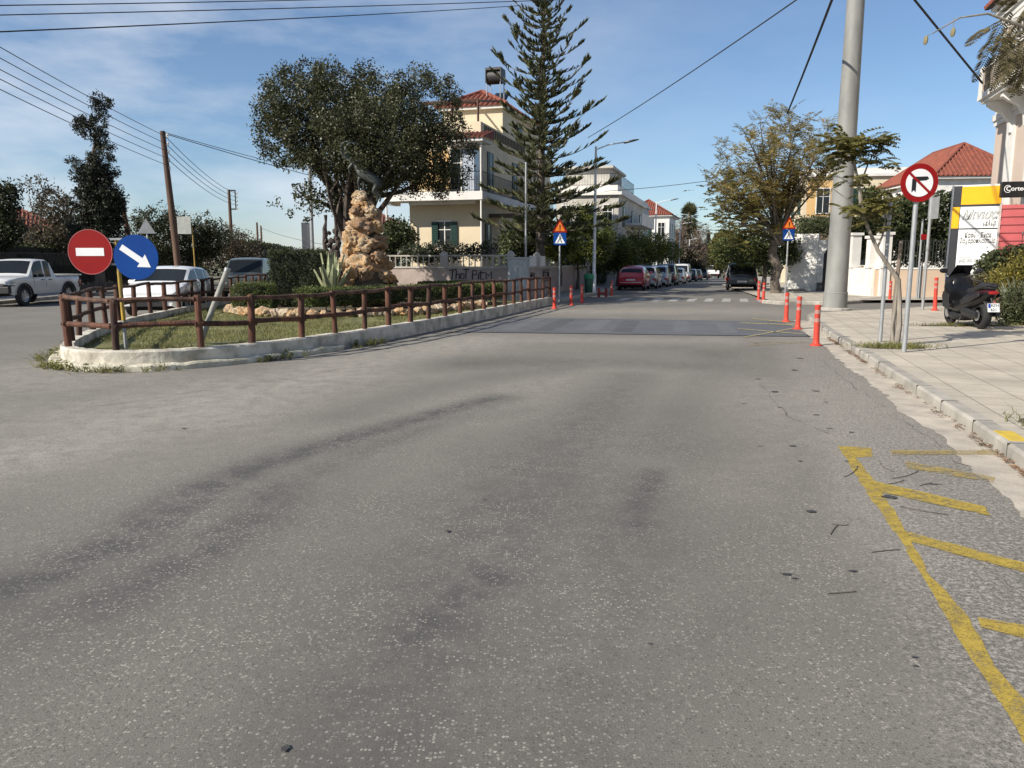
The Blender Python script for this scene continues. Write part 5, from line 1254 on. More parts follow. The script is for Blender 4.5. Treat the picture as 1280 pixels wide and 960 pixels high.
for q in [[(0, .42), (.3, .45)], [(.14, .44), (.1, .05)], [(.3, .42), (.28, .08)], [(.28, .25), (.42, .28), (.43, .08)], [(.5, .3), (.48, .1), (.62, .08), (.63, .28), (.5, .3)], [(.7, .1), (.72, .45)], [(.58, .45), (.86, .47)],
          [(1.0, .42), (.98, .06)], [(1.0, .42), (1.18, .4), (1.16, .26), (1.0, .24)], [(1.25, .3), (1.24, .08)], [(1.34, .42), (1.33, .08), (1.48, .07)], [(1.28, .33), (1.5, .34)], [(1.58, .08), (1.55, .36), (1.68, .2), (1.8, .38), (1.8, .08)], [(0, .0), (1.8, -.02)]]: scribble(o_, al, q)
o2 = o_ + al * 3.0
for q in [[(0, .0), (0, .45), (.15, .5), (.22, .3), (.05, .2)], [(.4, .1), (.42, .35)]]: scribble(o2, al, q, .012)
o3 = c0 + T * .125 + S * 2.6 + Vector((0, 0, .75))
for q in [[(0, .05), (.1, .4), (.25, .1), (.35, .42)], [(.45, .1), (.6, .4), (.7, .1), (.5, .22)], [(2.2, .05), (2.2, .45)], [(2.4, .05), (2.4, .45), (2.6, .4)], [(2.75, .05), (2.75, .45)], [(2.9, .4), (3.1, .42), (3.0, .05)], [(3.2, .05), (3.25, .42), (3.4, .05)], [(2.15, .0), (3.5, .0)], [(2.15, .5), (3.5, .5)]]: scribble(o3, S, q)
mb.build('graffiti', graf, gwt, world=True)
mb = MB(); mb.prism([(-8.0, 33.6), (-.1, 31.2), tuple((gwr + T * -.1)[:2]), (5, 60), (-10, 60), (-11, 40)], -.1, .45); struct(mb.build('garden_ground', soil))
ec = thing('utility_cabinet', 'grey metal utility cabinet standing against the corner of the garden wall', 'cabinet', (.26, 30.35, .12), R(-8))
mb = MB(); mb.bb(-.40, .40, -.22, .22, 0, 1.62); mb.build('body', galv, ec, bevel=.015)
mb = MB(); mb.bb(-.44, .44, -.26, .26, 1.62, 1.68); mb.build('lid', galv, ec)
mb = MB(); mb.bb(-.37, -.01, -.235, -.222, .08, 1.56); mb.bb(.01, .37, -.235, -.222, .08, 1.56); dd_ = mb.build('door', galv, ec)
mb = MB(); mb.bb(-.05, -.03, -.255, -.236, .75, .9); mb.build('handle', black_iron, dd_)

# the neoclassical building on the right
rb0 = Vector((18.15, 30.0, 0)); ra_ = math.atan2(-S.y, -S.x)      # local x runs along the street front towards the camera, outside is -y
rb = thing('neoclassical_building', 'tall beige neoclassical building with white trim and balcony at the right edge', 'building', rb0, ra_)
mb = MB(); mb.bb(0, 16, 0, 9, 0, 10.9); mb.build('wall', beige, rb)
# outside normal of local -y: rotate
mb = MB()
mb.bb(-.10, 16.1, -.14, -.003, 6.80, 7.02); mb.bb(-.05, 16.05, -.08, -.003, 6.62, 6.80); mb.bb(-.10, -.003, -.14, 9, 6.80, 7.02); mb.build('string_course', white_r, rb)
mb = MB()
for k, (z0, z1, o_) in enumerate([(10.25, 10.45, .12), (10.45, 10.62, .2), (10.62, 10.80, .32), (10.80, 10.93, .42)]): mb.bb(-o_, 16 + o_, -o_, -.003 + .0 * k, z0, z1); mb.bb(-o_, -.003, -.002, 9, z0, z1)
mb.build('cornice', white_r, rb)
mb = MB(); mb.add([(-.55, -.6, 10.96), (16.8, -.6, 10.96), (16.8, 4.5, 12.6), (3.5, 4.5, 12.6), (-.55, 9.5, 10.96)], [(0, 1, 2, 3), (0, 3, 4)])
for k in range(60): x = -.45 + k * .29; mb.tube([(x, -.63, 10.99), (min(max(x, 3.5), 16), 4.4, 12.6)], .08, 5)
mb.build('roof', tile_red, rb)
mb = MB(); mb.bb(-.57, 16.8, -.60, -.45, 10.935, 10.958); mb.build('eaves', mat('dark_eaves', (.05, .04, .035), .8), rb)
def pil(x0, x1, z0, z1, y=-.07, m=white_r, nm='pilaster'): mb = MB(); mb.bb(x0, x1, y, -.003, z0, z1); return mb.build(nm, m, rb)
for x0 in (1.5, 3.75, 7.0, 9.2): pil(x0, x0 + .85, 0, 6.62)
for x0 in (0.0, 3.6, 7.0): pil(x0, x0 + .45, 7.03, 10.24)
def tall_win(x, z, w_, h_):
    mb = MB(); mb.bb(x - w_ / 2 - .18, x - w_ / 2, -.10, -.003, z, z + h_); mb.bb(x + w_ / 2, x + w_ / 2 + .18, -.10, -.003, z, z + h_); mb.bb(x - w_ / 2 - .24, x + w_ / 2 + .24, -.16, -.003, z + h_, z + h_ + .24)
    for xx in (x - .03, ): mb.bb(xx, xx + .06, -.05, -.003, z, z + h_)
    mb.bb(x - w_ / 2, x + w_ / 2, -.05, -.003, z + h_ * .72, z + h_ * .72 + .08); f = mb.build('window', white_r, rb)
    mb = MB(); mb.bb(x - w_ / 2, x + w_ / 2, -.02, -.004, z, z + h_); mb.build('pane', winglass, f)
for x in (5.75, 11.2, 14.2): tall_win(x, 2.4, 1.3, 3.6)
for x in (2.0, 5.75, 9.5, 13.0): tall_win(x, 7.6, 1.1, 2.3)
# arched niche beside the corner and balcony on scrolled brackets
mb = MB(); mb.bb(1.35, 8.6, -1.05, -.003, 7.32, 7.50); mb.bb(1.45, 8.5, -.95, -.003, 7.20, 7.32); mb.build('balcony', white_r, rb)
for x in (2.0, 3.6, 5.2, 6.8):
    mb = MB(); pts = [(0, 7.19), (-.88, 7.19), (-.88, 7.05), (-.70, 6.92), (-.38, 6.75), (-.18, 6.45), (-.14, 6.1), (0, 6.1)]
    vs = [(x - .12, y - .003, z) for y, z in pts] + [(x + .12, y - .003, z) for y, z in pts]; n = len(pts)
    mb.add(vs, [tuple(range(n)), tuple(range(2 * n - 1, n - 1, -1))] + [(i, n + i, n + (i + 1) % n, (i + 1) % n) for i in range(n)]); mb.build('bracket', white_r, rb)
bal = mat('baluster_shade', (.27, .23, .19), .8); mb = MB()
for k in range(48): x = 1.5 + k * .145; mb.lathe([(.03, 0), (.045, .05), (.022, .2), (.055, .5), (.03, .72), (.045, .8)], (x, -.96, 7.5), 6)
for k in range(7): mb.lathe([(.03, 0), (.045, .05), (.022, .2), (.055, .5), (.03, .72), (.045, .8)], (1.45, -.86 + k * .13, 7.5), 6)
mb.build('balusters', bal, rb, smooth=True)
mb = MB(); mb.bb(1.36, 8.6, -1.03, -.88, 8.3, 8.42); mb.bb(1.36, 1.52, -.88, -.004, 8.3, 8.42)
for x in (1.36, 4.6, 8.4): mb.bb(x, x + .2, -1.04, -.87, 7.5, 8.46)
mb.build('balcony_rail', white_r, rb)
# houses behind on the right
r3 = plain_house('tiled_house', 'house showing only its red pantiled hip roof behind the no turn sign', hx(1157, 52), -.1, 5.2, 10, 7.0, white_r, 2.4, wins=2)
cb2 = plain_house('flat_roofed_house', 'cream flat roofed building with dark verandah behind the big grey mast', hx(995, 66), -.15, 9.5, 8, 8.6, cream)
mb = MB(); mb.bb(-.5, 9.8, -2.5, -.1, 5.0, 5.2); mb.build('verandah_roof', mat('awning_brown', (.14, .11, .09), .8), cb2)
mb = MB(); mb.bb(.3, 4.0, -.012, -.004, 5.4, 8.3); mb.build('ochre_panel', ochre, cb2)

# white street wall with a gate, white pillars and railing on the corner plot
ww0 = P(983, 362, 43.6); ww0.z = 0
ww = thing('white_wall', 'bright white modern garden wall with a low recess along the pavement', 'wall', ww0, R(-33))
bright = mat('bright_white_render', (.80, .79, .75), .8, (.74, .72, .67), 1.0)
mb = MB(); mb.bb(0, .4, 0, 6.0, 0, 3.0); mb.bb(.4, 1.55, -.003, .25, 0, 3.15); mb.bb(1.55, 2.6, .05, .25, .5, 2.8); mb.build('wall', bright, ww)
mb = MB(); mb.bb(1.55, 2.6, .30, .4, 0, .55); mb.bb(1.95, 2.02, .1, .2, 0, .5); mb.build('recess', mat('recess_grey', (.3, .29, .27), .8), ww)
gt = thing('dark_gate', 'dark solid metal gate beside the white wall, half hidden by the grey mast', 'gate', P(1027, 364, 40.6) * 1.0)
gt.location.z = .12
mb = MB(); mb.plate([(0, 0), (1.5, 0), (1.5, 2.2), (.75, 2.5), (.25, 2.35), (0, 1.9)], -.05, 0); mb.build('leaf', mat('gate_black', (.018, .018, .02), .45), gt)
mb = MB()
for k in range(5): mb.bb(.1 + k * .28, .14 + k * .28, -.075, -.052, .1, 1.85)
mb.bb(.02, 1.48, -.075, -.052, 1.86, 1.93); mb.build('bars', black_iron, gt)
fx0, fx1 = P(1058, 372, 35.5), P(1108, 373, 34.0)
cw = thing('pillared_wall', 'beige plot wall with white pillars and black iron railing across the side street', 'wall', (fx1.x, fx1.y, .10))
def lw(px, D): return Vector(((px - 640) / F * D - fx1.x, D - fx1.y, 0))
A_, B_ = lw(1062, 36.8), lw(1088, 34.6); C2 = lw(1182, 34.2)
peach = mat('peach_render', (.56, .43, .32), .85, (.5, .38, .28), 1.0)
d = C2 - B_; mb = MB(); mb.box((B_ + C2) / 2 + Vector((0, 0, .6)), (d.length, .22, 1.2), math.atan2(d.y, d.x)); mb.build('wall', peach, cw)
d = B_ - A_; mb = MB(); mb.box((A_ + B_) / 2 + Vector((0, 0, .62)), (d.length, .22, 1.24), math.atan2(d.y, d.x)); mb.box((A_ + B_) / 2 + Vector((0, -.06, .2)), (d.length + .1, .3, .4), math.atan2(d.y, d.x)); mb.build('wall', white_r, cw)
for q, hh in ((A_, 2.75), (B_ + (A_ - B_) * .12, 2.55), (B_ + (C2 - B_) * .12, 2.7)):
    mb = MB(); mb.box((q.x, q.y, hh / 2), (.42, .42, hh)); mb.box((q.x, q.y, hh + .06), (.56, .56, .12)); mb.box((q.x, q.y, 1.30), (.5, .5, .1)); mb.build('pillar', white_r, cw)
mb = MB(); q0 = B_ + (C2 - B_) * .14; rail_bars(mb, [(q0.x, q0.y, 0), (C2.x, C2.y, 0)], 1.2, 2.45, .13, .012, .02); mb.build('railing', black_iron, cw)
mb = MB(); d = C2 - B_; mb.box((B_ + C2) / 2 + Vector((0, 0, 1.235)), (d.length, .28, .07), math.atan2(d.y, d.x)); mb.build('coping', white_r, cw)

# red-pink ribbed fence and iron railing beside the totem
pf0 = P(1243, 330, 25.0); pf0.z = .13
pf = thing('ribbed_fence', 'pinkish red ribbed metal fence behind the sign totem at the right edge', 'fence', pf0, R(-22))
pm_ = mat('pink_metal', (.46, .10, .105), .55, (.40, .085, .09), 2)
mb = MB(); mb.bb(.05, 4.2, 0, .03, 0, 3.25)
for k in range(13): mb.bb(.05, 4.2, -.035, -.001, .15 + k * .25, .27 + k * .25)
mb.build('panel', pm_, pf)
mb = MB(); mb.bb(0, .048, -.04, .04, 0, 3.3); mb.build('post', mat('pink_post', (.5, .42, .40), .6), pf)
ir = thing('iron_railing', 'black spear topped iron railing in front of the pinkish ribbed fence', 'railing', pf0 + Vector((-.15, -1.3, 0)), R(-22))
mb = MB()
for k in range(34):
    x = .1 + k * .12; z1 = 2.25 + (.35 if k % 5 == 2 else 0); mb.tube([(x, 0, 0), (x, 0, z1)], .011, 5); mb.lathe([(.004, 0), (.03, .05), (.004, .16)], (x, 0, z1), 5)
for z in (.3, 1.7, 2.0): mb.bb(.0, 4.2, -.015, .015, z, z + .03)
mb.build('bars', black_iron, ir)

# ------------------------------------------------------------------ sign totem and black shop sign
DT = 27.0
tp = Vector(((1176 - 640) / F * DT, DT, .13)); tr_ = Vector(((1239 - 640) / F * 26.3, 26.3, .13)); tdir = tr_ - tp
tw = tdir.length; tr0 = math.atan2(tdir.y, tdir.x)
tt = thing('sign_totem', 'tall yellow black and white shop sign totem of a patisserie behind the scooter', 'sign', tp, tr0)
zt = P(1188, 232, DT).z - .13; zb_ = P(1180, 344, DT).z - .13
mb = MB(); mb.bb(0, tw, 0, .34, zb_ - .05, zt); mb.build('casing', mat('totem_casing', (.62, .63, .62), .45), tt, bevel=.01)
mb = MB(); mb.bb(tw - .30, tw - .02, .05, .30, 0, zb_ - .052); mb.build('leg', mat('totem_blue', (.03, .11, .30), .5), tt); mb = MB(); mb.bb(.02, .30, .05, .30, 0, zb_ - .052); mb.build('leg', mat('totem_blue', (.03, .11, .30), .5), tt)
yel_s = mat('totem_yellow', (.80, .42, .008), .4, (.76, .39, .008), 2); pan_w = mat('totem_white', (.78, .80, .79), .4, (.72, .75, .74), 2); pan_d = mat('totem_dark', (.035, .037, .042), .4)
H_ = zt - zb_; xs0, xs1 = .05, tw - .06; xa = xs0 + .24
def panel(nm, x0, x1, f0, f1, m, y=-.022): mb = MB(); mb.bb(x0, x1, y, -.001, zt - H_ * f1, zt - H_ * f0); return mb.build(nm, m, tt)
panel('dark_panel', xs0, xa - .02, .01, .225, pan_d); panel('yellow_panel', xa, xs1, .02, .215, yel_s)
panel('yellow_panel', xs0, xa - .02, .24, .475, yel_s); panel('white_panel', xa, xs1, .24, .475, pan_w)
panel('dark_panel', xs0, xa - .02, .49, 1.0, pan_d); w2 = panel('white_panel', xa, xs1, .49, .995, pan_w)
mb = MB(); mb.bb(xs0, tw - .02, -.018, -.001, zt - H_ * .237, zt - H_ * .217); mb.bb(xs0, tw - .02, -.018, -.001, zt - H_ * .488, zt - H_ * .477); mb.bb(xa - .018, xa - .002, -.018, -.001, zb_, zt - .03); mb.bb(xs1 + .003, tw - .01, -.018, -.001, zb_, zt - H_ * .24); mb.build('dividers', pan_d, tt)
gtxt = mat('lettering_grey', (.15, .155, .155), .5); dtx = mat('lettering_dark', (.05, .05, .055), .5); xc = (xa + xs1) / 2; pw = xs1 - xa
text('script_outline', 'Μινισα', .42, gtxt, tt, (xc + .0, -.024, zt - H_ * .335), shear=.35, width=pw * .95, offset=.014)  # grey printed outline round the pale script
text('script_lettering', 'Μινισα', .42, pan_w, tt, (xc - .005, -.0275, zt - H_ * .335), shear=.35, width=pw * .91, offset=-.008)
text('lettering', 'εκλέρ', .25, dtx, tt, (xc + pw * .26, -.024, zt - H_ * .425), shear=.2, width=pw * .33, offset=.006, spacing=1.08)
text('lettering', 'Καφέ - Σνακ', .24, dtx, tt, (xc, -.024, zt - H_ * .555), shear=.12, width=pw * .68, offset=.006, spacing=1.08)
text('lettering', 'Ζαχαροπλαστείο', .23, dtx, tt, (xc, -.024, zt - H_ * .618), shear=.12, width=pw * .90, offset=.005, spacing=1.08)
text('lettering', 'μαζί σας από το 1975', .16, gtxt, tt, (xc, -.024, zt - H_ * .835), width=pw * .84, offset=.003)
mb = MB()
for z, x0, x1 in ((.80, xa + .1, xc - .12), (.80, xc + .16, xs1 - .1), (.862, xa + .08, xc - .1), (.862, xc + .1, xs1 - .1)): mb.bb(x0, x1, -.026, -.0225, zt - H_ * z - .006, zt - H_ * z + .006)
mb.build('ornament_line', gtxt, tt)
bs0 = P(1250, 247, 26.0); bs = thing('black_shop_sign', 'black hanging shop sign with white rounded lettering beside the yellow totem', 'sign', (bs0.x, bs0.y, bs0.z), R(-14))
bw, bh = 2.15, P(1250, 227, 26).z - bs0.z
mb = MB(); mb.bb(0, bw, 0, .14, 0, bh); mb.build('board', mat('sign_board_black', (.012, .012, .013), .35), bs, bevel=.03)
text('lettering', 'Cortece', .20, white_sign, bs, (.15, -.006, bh * .54), align='LEFT', width=.68, offset=.002)
mb = MB(); pts = [(.205 + .10 * math.cos(a), -.008, bh * .53 + .115 * math.sin(a)) for a in np.linspace(R(45), R(320), 20)]; mb.tube(pts, .010, 6); mb.build('letter_ring', white_sign, bs)
mb = MB(); mb.tube([(1.9, .07, -bs0.z + .13), (1.9, .07, -.002)], .06, 10); mb.build('post', galv, bs, smooth=True)
# ------------------------------------------------------------------ bollards
def bollard(label, base, h=.78, squash=False):
    r = thing('bollard', label, 'bollard', base, 0, 'orange plastic bollards along the kerbs')
    mb = MB(); mb.lathe([(.115, 0), (.115, .018), (.085, .035), (.064, .05), (.058, .12), (.055, .4), (.052, h - .05), (.057, h - .03), (.057, h), (.04, h + .012)], n=18); mb.build('body', orange_pl, r, smooth=True, sharp=50)
    for z in (h - .16, h - .32): mb = MB(); mb.lathe([(.0555, z), (.0555, z + .075)], n=18); mb.build('reflective_band', reflect, r, smooth=True)
    r.rotation_euler = (random.uniform(-.02, .02), random.uniform(-.02, .02), 0); return r
bollard('orange bollard nearest the camera at the right kerb', G(1020, 432))
bollard('orange bollard second from the camera at the right kerb, in front of the grey mast', G(997, 411.5))
bollard('orange bollard third from the camera at the right kerb, before the side street', G(982.5, 402.5))
bollard('orange bollard at the far street corner, standing before the dark estate car', G(954, 378))
bollard('orange bollard just behind another one near the rear of the dark estate car', G(948, 374.5))
bollard('orange bollard across the side street before the peach wall', P(1112, 378, 31.4) * 1.0, .85)
b_ = bollard('weathered red bollard beside the blue foot of the sign totem', Vector(((1167 - 640) / F * 23.9, 23.9, .13)), 1.0)
bollard('orange bollard at the far tip of the log fence', G(693, 386), .72)
bollard('orange bollard below the pedestrian warning sign on the left kerb', G(714, 381.5), .72)
bollard('orange bollard before the green litter bin on the left kerb', G(727.5, 378.5), .72)
bollard('orange bollard just left of the crimson car rear', G(764.5, 369), .68)
hb = G(748.5, 371.5); hoop = thing('low_barrier', 'low dark red hoop barrier near the crimson car on the left kerb', 'barrier', hb)
e1 = G(757.5, 371.5) - hb; mb = MB(); mb.tube([(0, 0, 0), (0, 0, .42)], .06, 8); mb.build('post', mat('dark_red_plastic', (.20, .02, .02), .5), hoop, smooth=True); mb = MB(); mb.tube([e1, e1 + Vector((0, 0, .42))], .06, 8); mb.build('post', mat('dark_red_plastic', (.20, .02, .02), .5), hoop, smooth=True)
mb = MB(); mb.tube([(0, 0, .18), e1 + Vector((0, 0, .18))], .05, 8); mb.build('bar', mat('dark_red_plastic', (.20, .02, .02), .5), hoop, smooth=True)
# ------------------------------------------------------------------ poles and signs on the right
mb_ = G(1043, 392); mast = thing('lighting_mast', 'very thick grey tapered steel mast at the right street corner', 'mast', (mb_.x, mb_.y, .11))
mast_m = mat('mast_zinc', (.25, .25, .235), .6, (.17, .17, .16), 2.2, bmp=.1, bscale=20, stretch=(1, 1, .35))
mb = MB(); mb.tube([(0, 0, 0), (.0, 0, .55), (.0, 0, .56), (.02, 0, 6), (.05, 0, 15)], [.365, .355, .335, .28, .20], 32); mb.build('shaft', mast_m, mast, smooth=True, sharp=20)
mb = MB(); mb.lathe([(.50, -.0), (.50, .05), (.42, .09)], n=16); mb.build('footing', concrete, mast)
mb = MB(); mb.lathe([(.35, .53), (.362, .55), (.35, .57)], n=32); mb.build('collar', mast_m, mast, smooth=True)
mb = MB(); mb.bb(-.09, .09, -.35, -.30, 2.86, 3.12); mb.build('number_stencil', mat('stencil', (.22, .22, .215), .7), mast)
nb_ = G(1130, 440, .13); nl = sign_root('road_sign', 'round red ringed no turn sign on a grey pole near the young tree', nb_)
zc = P(1146, 229, nb_.y).z - .13; pole(nl, zc + .2, .038)
rr = 22.5 / F * nb_.y / CT
mb = MB(); mb.plate(circ(rr, 48, 0, zc), -.06, -.055); dsk = mb.build('disc', red_sign, nl)
mb = MB(); mb.plate(circ(rr * .72, 48, 0, zc), -.064, -.0605); mb.build('face', white_sign, dsk)
mb = MB(); k = rr / 22.5
mb.plate([(-9 * k, zc - 11 * k), (-6.5 * k, zc - 8.5 * k), (-4 * k, zc - 11 * k), (-4 * k, zc + 2 * k), (8 * k, zc + 3 * k), (11 * k, zc + 5 * k), (9 * k, zc + 7.5 * k), (-6 * k, zc + 7 * k), (-9 * k, zc + 4.5 * k)], -.067, -.0645); mb.build('turn_arrow', black_sign, dsk)
mb = MB(); mb.plate(rot2([(-rr * .78, -rr * .065), (rr * .78, -rr * .065), (rr * .78, rr * .065), (-rr * .78, rr * .065)], R(-42), 0, zc), -.070, -.0675); mb.build('slash', red_sign, dsk)
for (px, py, ytop, lab, r_, kind) in [(1100, 427, 252, 'grey pole with the back of a triangular sign, left of the young tree', .035, 'tri'), (1153, 387, 243, 'slim grey pole with a plate seen edge on, right of the no turn sign', .045, 'edge')]:
    g = G(px, py, .13); s_ = sign_root('road_sign', lab, g); h = P(px + 14, ytop, g.y).z - .13; pole(s_, h, r_)
    if kind == 'tri':
        mb = MB(); rt_ = .34; vs = [(rt_ * math.cos(a), 0, h - .12 + rt_ * math.sin(a)) for a in (R(90), R(210), R(330))]; mb.plate([(v[0], v[2]) for v in vs], .05, .055); o = mb.build('plate', mat('sign_back_pale', (.34, .35, .35), .5), s_); o.rotation_euler = (0, 0, R(50))
    else:
        mb = MB(); mb.bb(-.01, .01, -.45, .12, h - .75, h - .1); mb.build('plate', sign_back, s_)
g = Vector(((1141 - 640) / F * 36, 32.0, .12)); g.x = (1143 - 640) / F * 32; s_ = sign_root('road_sign', 'thin post with a small red plate in front of the peach plot wall', g); pole(s_, 3.2, .04)
mb = MB(); mb.bb(-.05, .28, -.07, -.05, 2.4, 2.62); mb.build('plate', red_sign, s_)
g = Vector(((1149 - 640) / F * 32, 32.2, .12)); s_ = thing('stub_post', 'short grey stub post beside the thin post with red plate', 'post', g); pole(s_, 1.35, .07)
stk = thing('tree_stake', 'brown wooden stake standing against the bent young tree', 'stake', G(1114.5, 431, .13)); mb = MB(); mb.tube([(0, 0, -.05), (.0, 0, 1.0), (.03, .0, 1.85)], [.038, .036, .034], 8); mb.build('stake', mat('stake_wood', (.21, .165, .125), .8, (.14, .11, .085), 6), stk, smooth=True)
g = Vector(((657 - 640) / F * 34.5, 34.5, .45)); s_ = thing('garden_pole', 'thin grey pole rising in the garden left of the conifer trunk', 'pole', g); pole(s_, P(657, 203, 34.5).z - .45, .045, name='shaft')
# litter bin and lamps on the left
lb = thing('litter_bin', 'green litter bin beside the white lamp post on the left pavement', 'bin', Vector(((736 - 640) / F * 38.3, 38.3, .126)))
mb = MB(); mb.lathe([(.20, .0), (.22, .05), (.25, .65), (.25, .68)], n=16); mb.build('body', mat('bin_green', (.02, .09, .055), .5), lb, smooth=True)
mb = MB(); mb.lathe([(.27, .68), (.28, .74), (.26, .90), (.10, .93)], n=16); mb.build('lid', mat('bin_lid_green', (.02, .26, .13), .4), lb, smooth=True)
def lamp(label, base, h, arm, full=True, r=.085):
    l = thing('street_lamp', label, 'street lamp', base, 0, 'white street lamps along the left pavement')
    mb = MB(); mb.tube([(0, 0, 0), (0, 0, .9), (0, 0, .95), (0, 0, h)], [r * 1.35, r * 1.3, r, r * .62], 12); mb.build('post', steel_white, l, smooth=True)
    mb = MB(); mb.tube([(0, 0, h - .15), (arm.x * .3, arm.y * .3, h + .05), (arm.x * .7, arm.y * .7, h + .14)], .03, 8); a_ = mb.build('arm', steel_white, l, smooth=True)
    mb = MB(); mb.loft([(0, 0, .03, .05), (.1, .02, .05, .11), (.5, .04, .045, .13), (.72, .04, .02, .07)], 10, 3)
    o = mb.build('lamp_head', mat('lamp_head_grey', (.05, .052, .055), .4), l, smooth=True); o.location = (arm.x * .7, arm.y * .7, h + .10); o.rotation_euler = (0, R(-8), math.atan2(arm.y, arm.x)); return l
lbse = G(742, 369); lbse.z = .126
lamp('white street lamp with long arm beside the green bin', lbse, P(744, 183, lbse.y).z - .13, T * 1.9)
for D, lab in ((72, 'second white street lamp, rising from the orange trees along the left pavement'), (105, 'third white street lamp, standing left of the palm'), (135, 'fourth and farthest white street lamp below the palm')):
    b = ST(D, .4); px0 = {72: 816, 105: 846, 135: 858}[D]; b.x = (px0 - 640) / F * D; b.z = zg(D) + .12; lamp(lab, b, {72: 7.3, 105: 7.4, 135: 6.6}[D], T * 1.8)
# traffic lights hung over the street
q = P(890, 298, 95); tl = thing('traffic_light', 'pair of dark traffic light heads hung over the far street', 'traffic light', (q.x, q.y, q.z))
for dx in (-.45, .45):
    mb = MB(); mb.bb(dx - .22, dx + .22, -.15, .15, -.6, .55); h_ = mb.build('light_head', trim, tl, bevel=.03)
    for k in range(3):
        mb = MB(); mb.lathe([(.14, -.16), (.13, -.156)], (dx, 0, -.4 + k * .38), 12, 'Y'); mb.build('lens', mat('dark_lens_%d' % k, [(.02, .03, .02), (.03, .025, .01), (.03, .01, .01)][k], .3), h_)
mb = MB(); mb.tube([(-.45, 0, .55), (-.45, 0, .95)], .03, 6); mb.tube([(.45, 0, .55), (.45, 0, .95)], .03, 6); mb.bb(-.6, .6, -.04, .04, .95, 1.02); mb.build('hanger', trim, tl)
# wooden utility poles on the left
pole_w = mat('pole_timber', (.135, .078, .050), .85, (.085, .05, .034), 4, stretch=(1, 1, .15))
def upole(label, px, pytop, D, lean=0.0, bracket=False, name='utility_pole', zb0=.15):
    top = P(px, pytop, D); b = Vector((top.x + lean, D, zb0)); u = thing(name, label, 'utility pole', b)
    mb = MB(); h = top.z - zb0; mb.tube([(0, 0, -.1), (-lean * .5, 0, h * .5), (-lean, 0, h)], [.16, .14, .11], 10); mb.build('shaft', pole_w, u, smooth=True)
    if bracket:
        k = D / F; mb = MB(); mb.bb(-lean + .05, -lean + 8 * k, -.05, .05, h - .12, h - .02); mb.bb(-lean + .05, -lean + 8 * k, -.05, .05, h - 24 * k, h - 24 * k + .1); mb.bb(-lean + 7 * k, -lean + 8 * k, -.05, .05, h - 24 * k + .1, h - .12); mb.build('bracket', black_iron, u)
        for i in range(5): mb = MB(); mb.lathe([(.03, 0), (.06, .06), (.05, .14), (.02, .16)], (-lean + 9.3 * k, 0, h - .35 - i * 4.6 * k), 8); mb.build('insulator', white_r, u, smooth=True)
    else:
        for i in range(5):
            mb = MB(); mb.bb(-lean + .06, -lean + .22, -.03, .03, h - .25 - i * .34, h - .2 - i * .34); mb.lathe([(.03, 0), (.05, .05), (.02, .12)], (-lean + .2, 0, h - .2 - i * .34), 8); mb.build('insulator', white_r, u)
    return top
p1 = upole('tall brown wooden utility pole leaning slightly behind the blue arrow disc', 203, 164, 34, .35)
p2 = upole('wooden utility pole with a square wire bracket above the bushes', 286, 237, 62, .0, True)
p3 = upole('left one of two thin far utility poles near the horizon', 321, 278, 95, 0, False)
p4 = upole('right one of two thin far utility poles near the horizon', 326, 282, 105, 0, False)
upole('short leaning pole right of the columnar cypress', 152, 250, 40, .5, False, 'utility_pole')
p5 = P(-90, 20, 16)
# ------------------------------------------------------------------ wires
wire_m = mat('wire_black', (.02, .02, .022), .7)
def wire(label, a, b, sag=.02, r=.012, group=None, sub=14, ea=0.0, eb=0.0):
    a = Vector(a); b = Vector(b); a, b = a + (a - b) * ea, b + (b - a) * eb; sub = int(sub * (1 + ea + eb)); L = (b - a).length; m = MB()
    m.tube([a + (b - a) * (i / sub) - Vector((0, 0, 4 * sag * L * (i / sub) * (1 - i / sub))) - a for i in range(sub + 1)], r, 8)
    o = m.build('cable', wire_m, smooth=True, sharp=80); o.location = a; tag(o, label, 'cable', group); return o
gl = 'overhead wires from the brown utility pole'
for i, w0 in enumerate(['topmost', 'second from top', 'third from top', 'fourth from top', 'lowest']):
    wire('%s of the thin wires running left from the brown utility pole' % w0, P(-60, [22, 37, 53, 66, 80][i], 17), p1 + Vector((.1, 0, -.2 - i * .30)), .005, .011, gl, ea=.12)
for i, w0 in enumerate(['uppermost', 'second', 'third', 'bottom']):
    wire('%s wire sloping between the brown pole and the bracketed pole' % w0, p1 + Vector((.15, 0, -.25 - i * .3)), p2 + Vector((.6, 0, -.3 - i * .3)), .012, .014, gl)
wire('long wire from the brown pole passing behind the evergreen crown to the right', p1 + Vector((.1, 0, -.1)), P(560, 258, 50), .012, .016)
wire('upper wire from the brown pole towards the evergreen crown', p1 + Vector((.1, 0, -.05)), P(480, 232, 46), .012, .013)
wire('faint wire from the far poles sloping to the right over the tall hedge', p4 + Vector((0, 0, -.3)), P(470, 312, 60), .01, .02)
for i, (ya, yb, xb, w0) in enumerate([(2, -6, 420, 'highest wire crossing the top left corner of the sky'), (13, -1, 540, 'middle wire crossing the top left sky'), (28, 7, 650, 'lower wire crossing the top left sky towards the conifer')]):
    wire(w0, P(-80, ya - 2, 14), P(xb, yb, 20 if i < 2 else 36), .004, .010 if i < 2 else .013, ea=1.2, eb=1.0 if i < 2 else 0)
lt = lbse + Vector((0, 0, P(744, 183, lbse.y).z + .1))
wire('wire rising from the white street lamp to the upper right', P(735, 172, 41), P(1000, -25, 18), .008, .016, eb=1.0)
wire('thick black cable from above down into the jacaranda crown', P(984, 142, 38), P(1048, -30, 20), .005, .038, eb=1.0)
wire('thick black cable from above to the neoclassical balcony', P(1128, -22, 25), P(1228, 104, 28.5), .003, .034, ea=5.0)
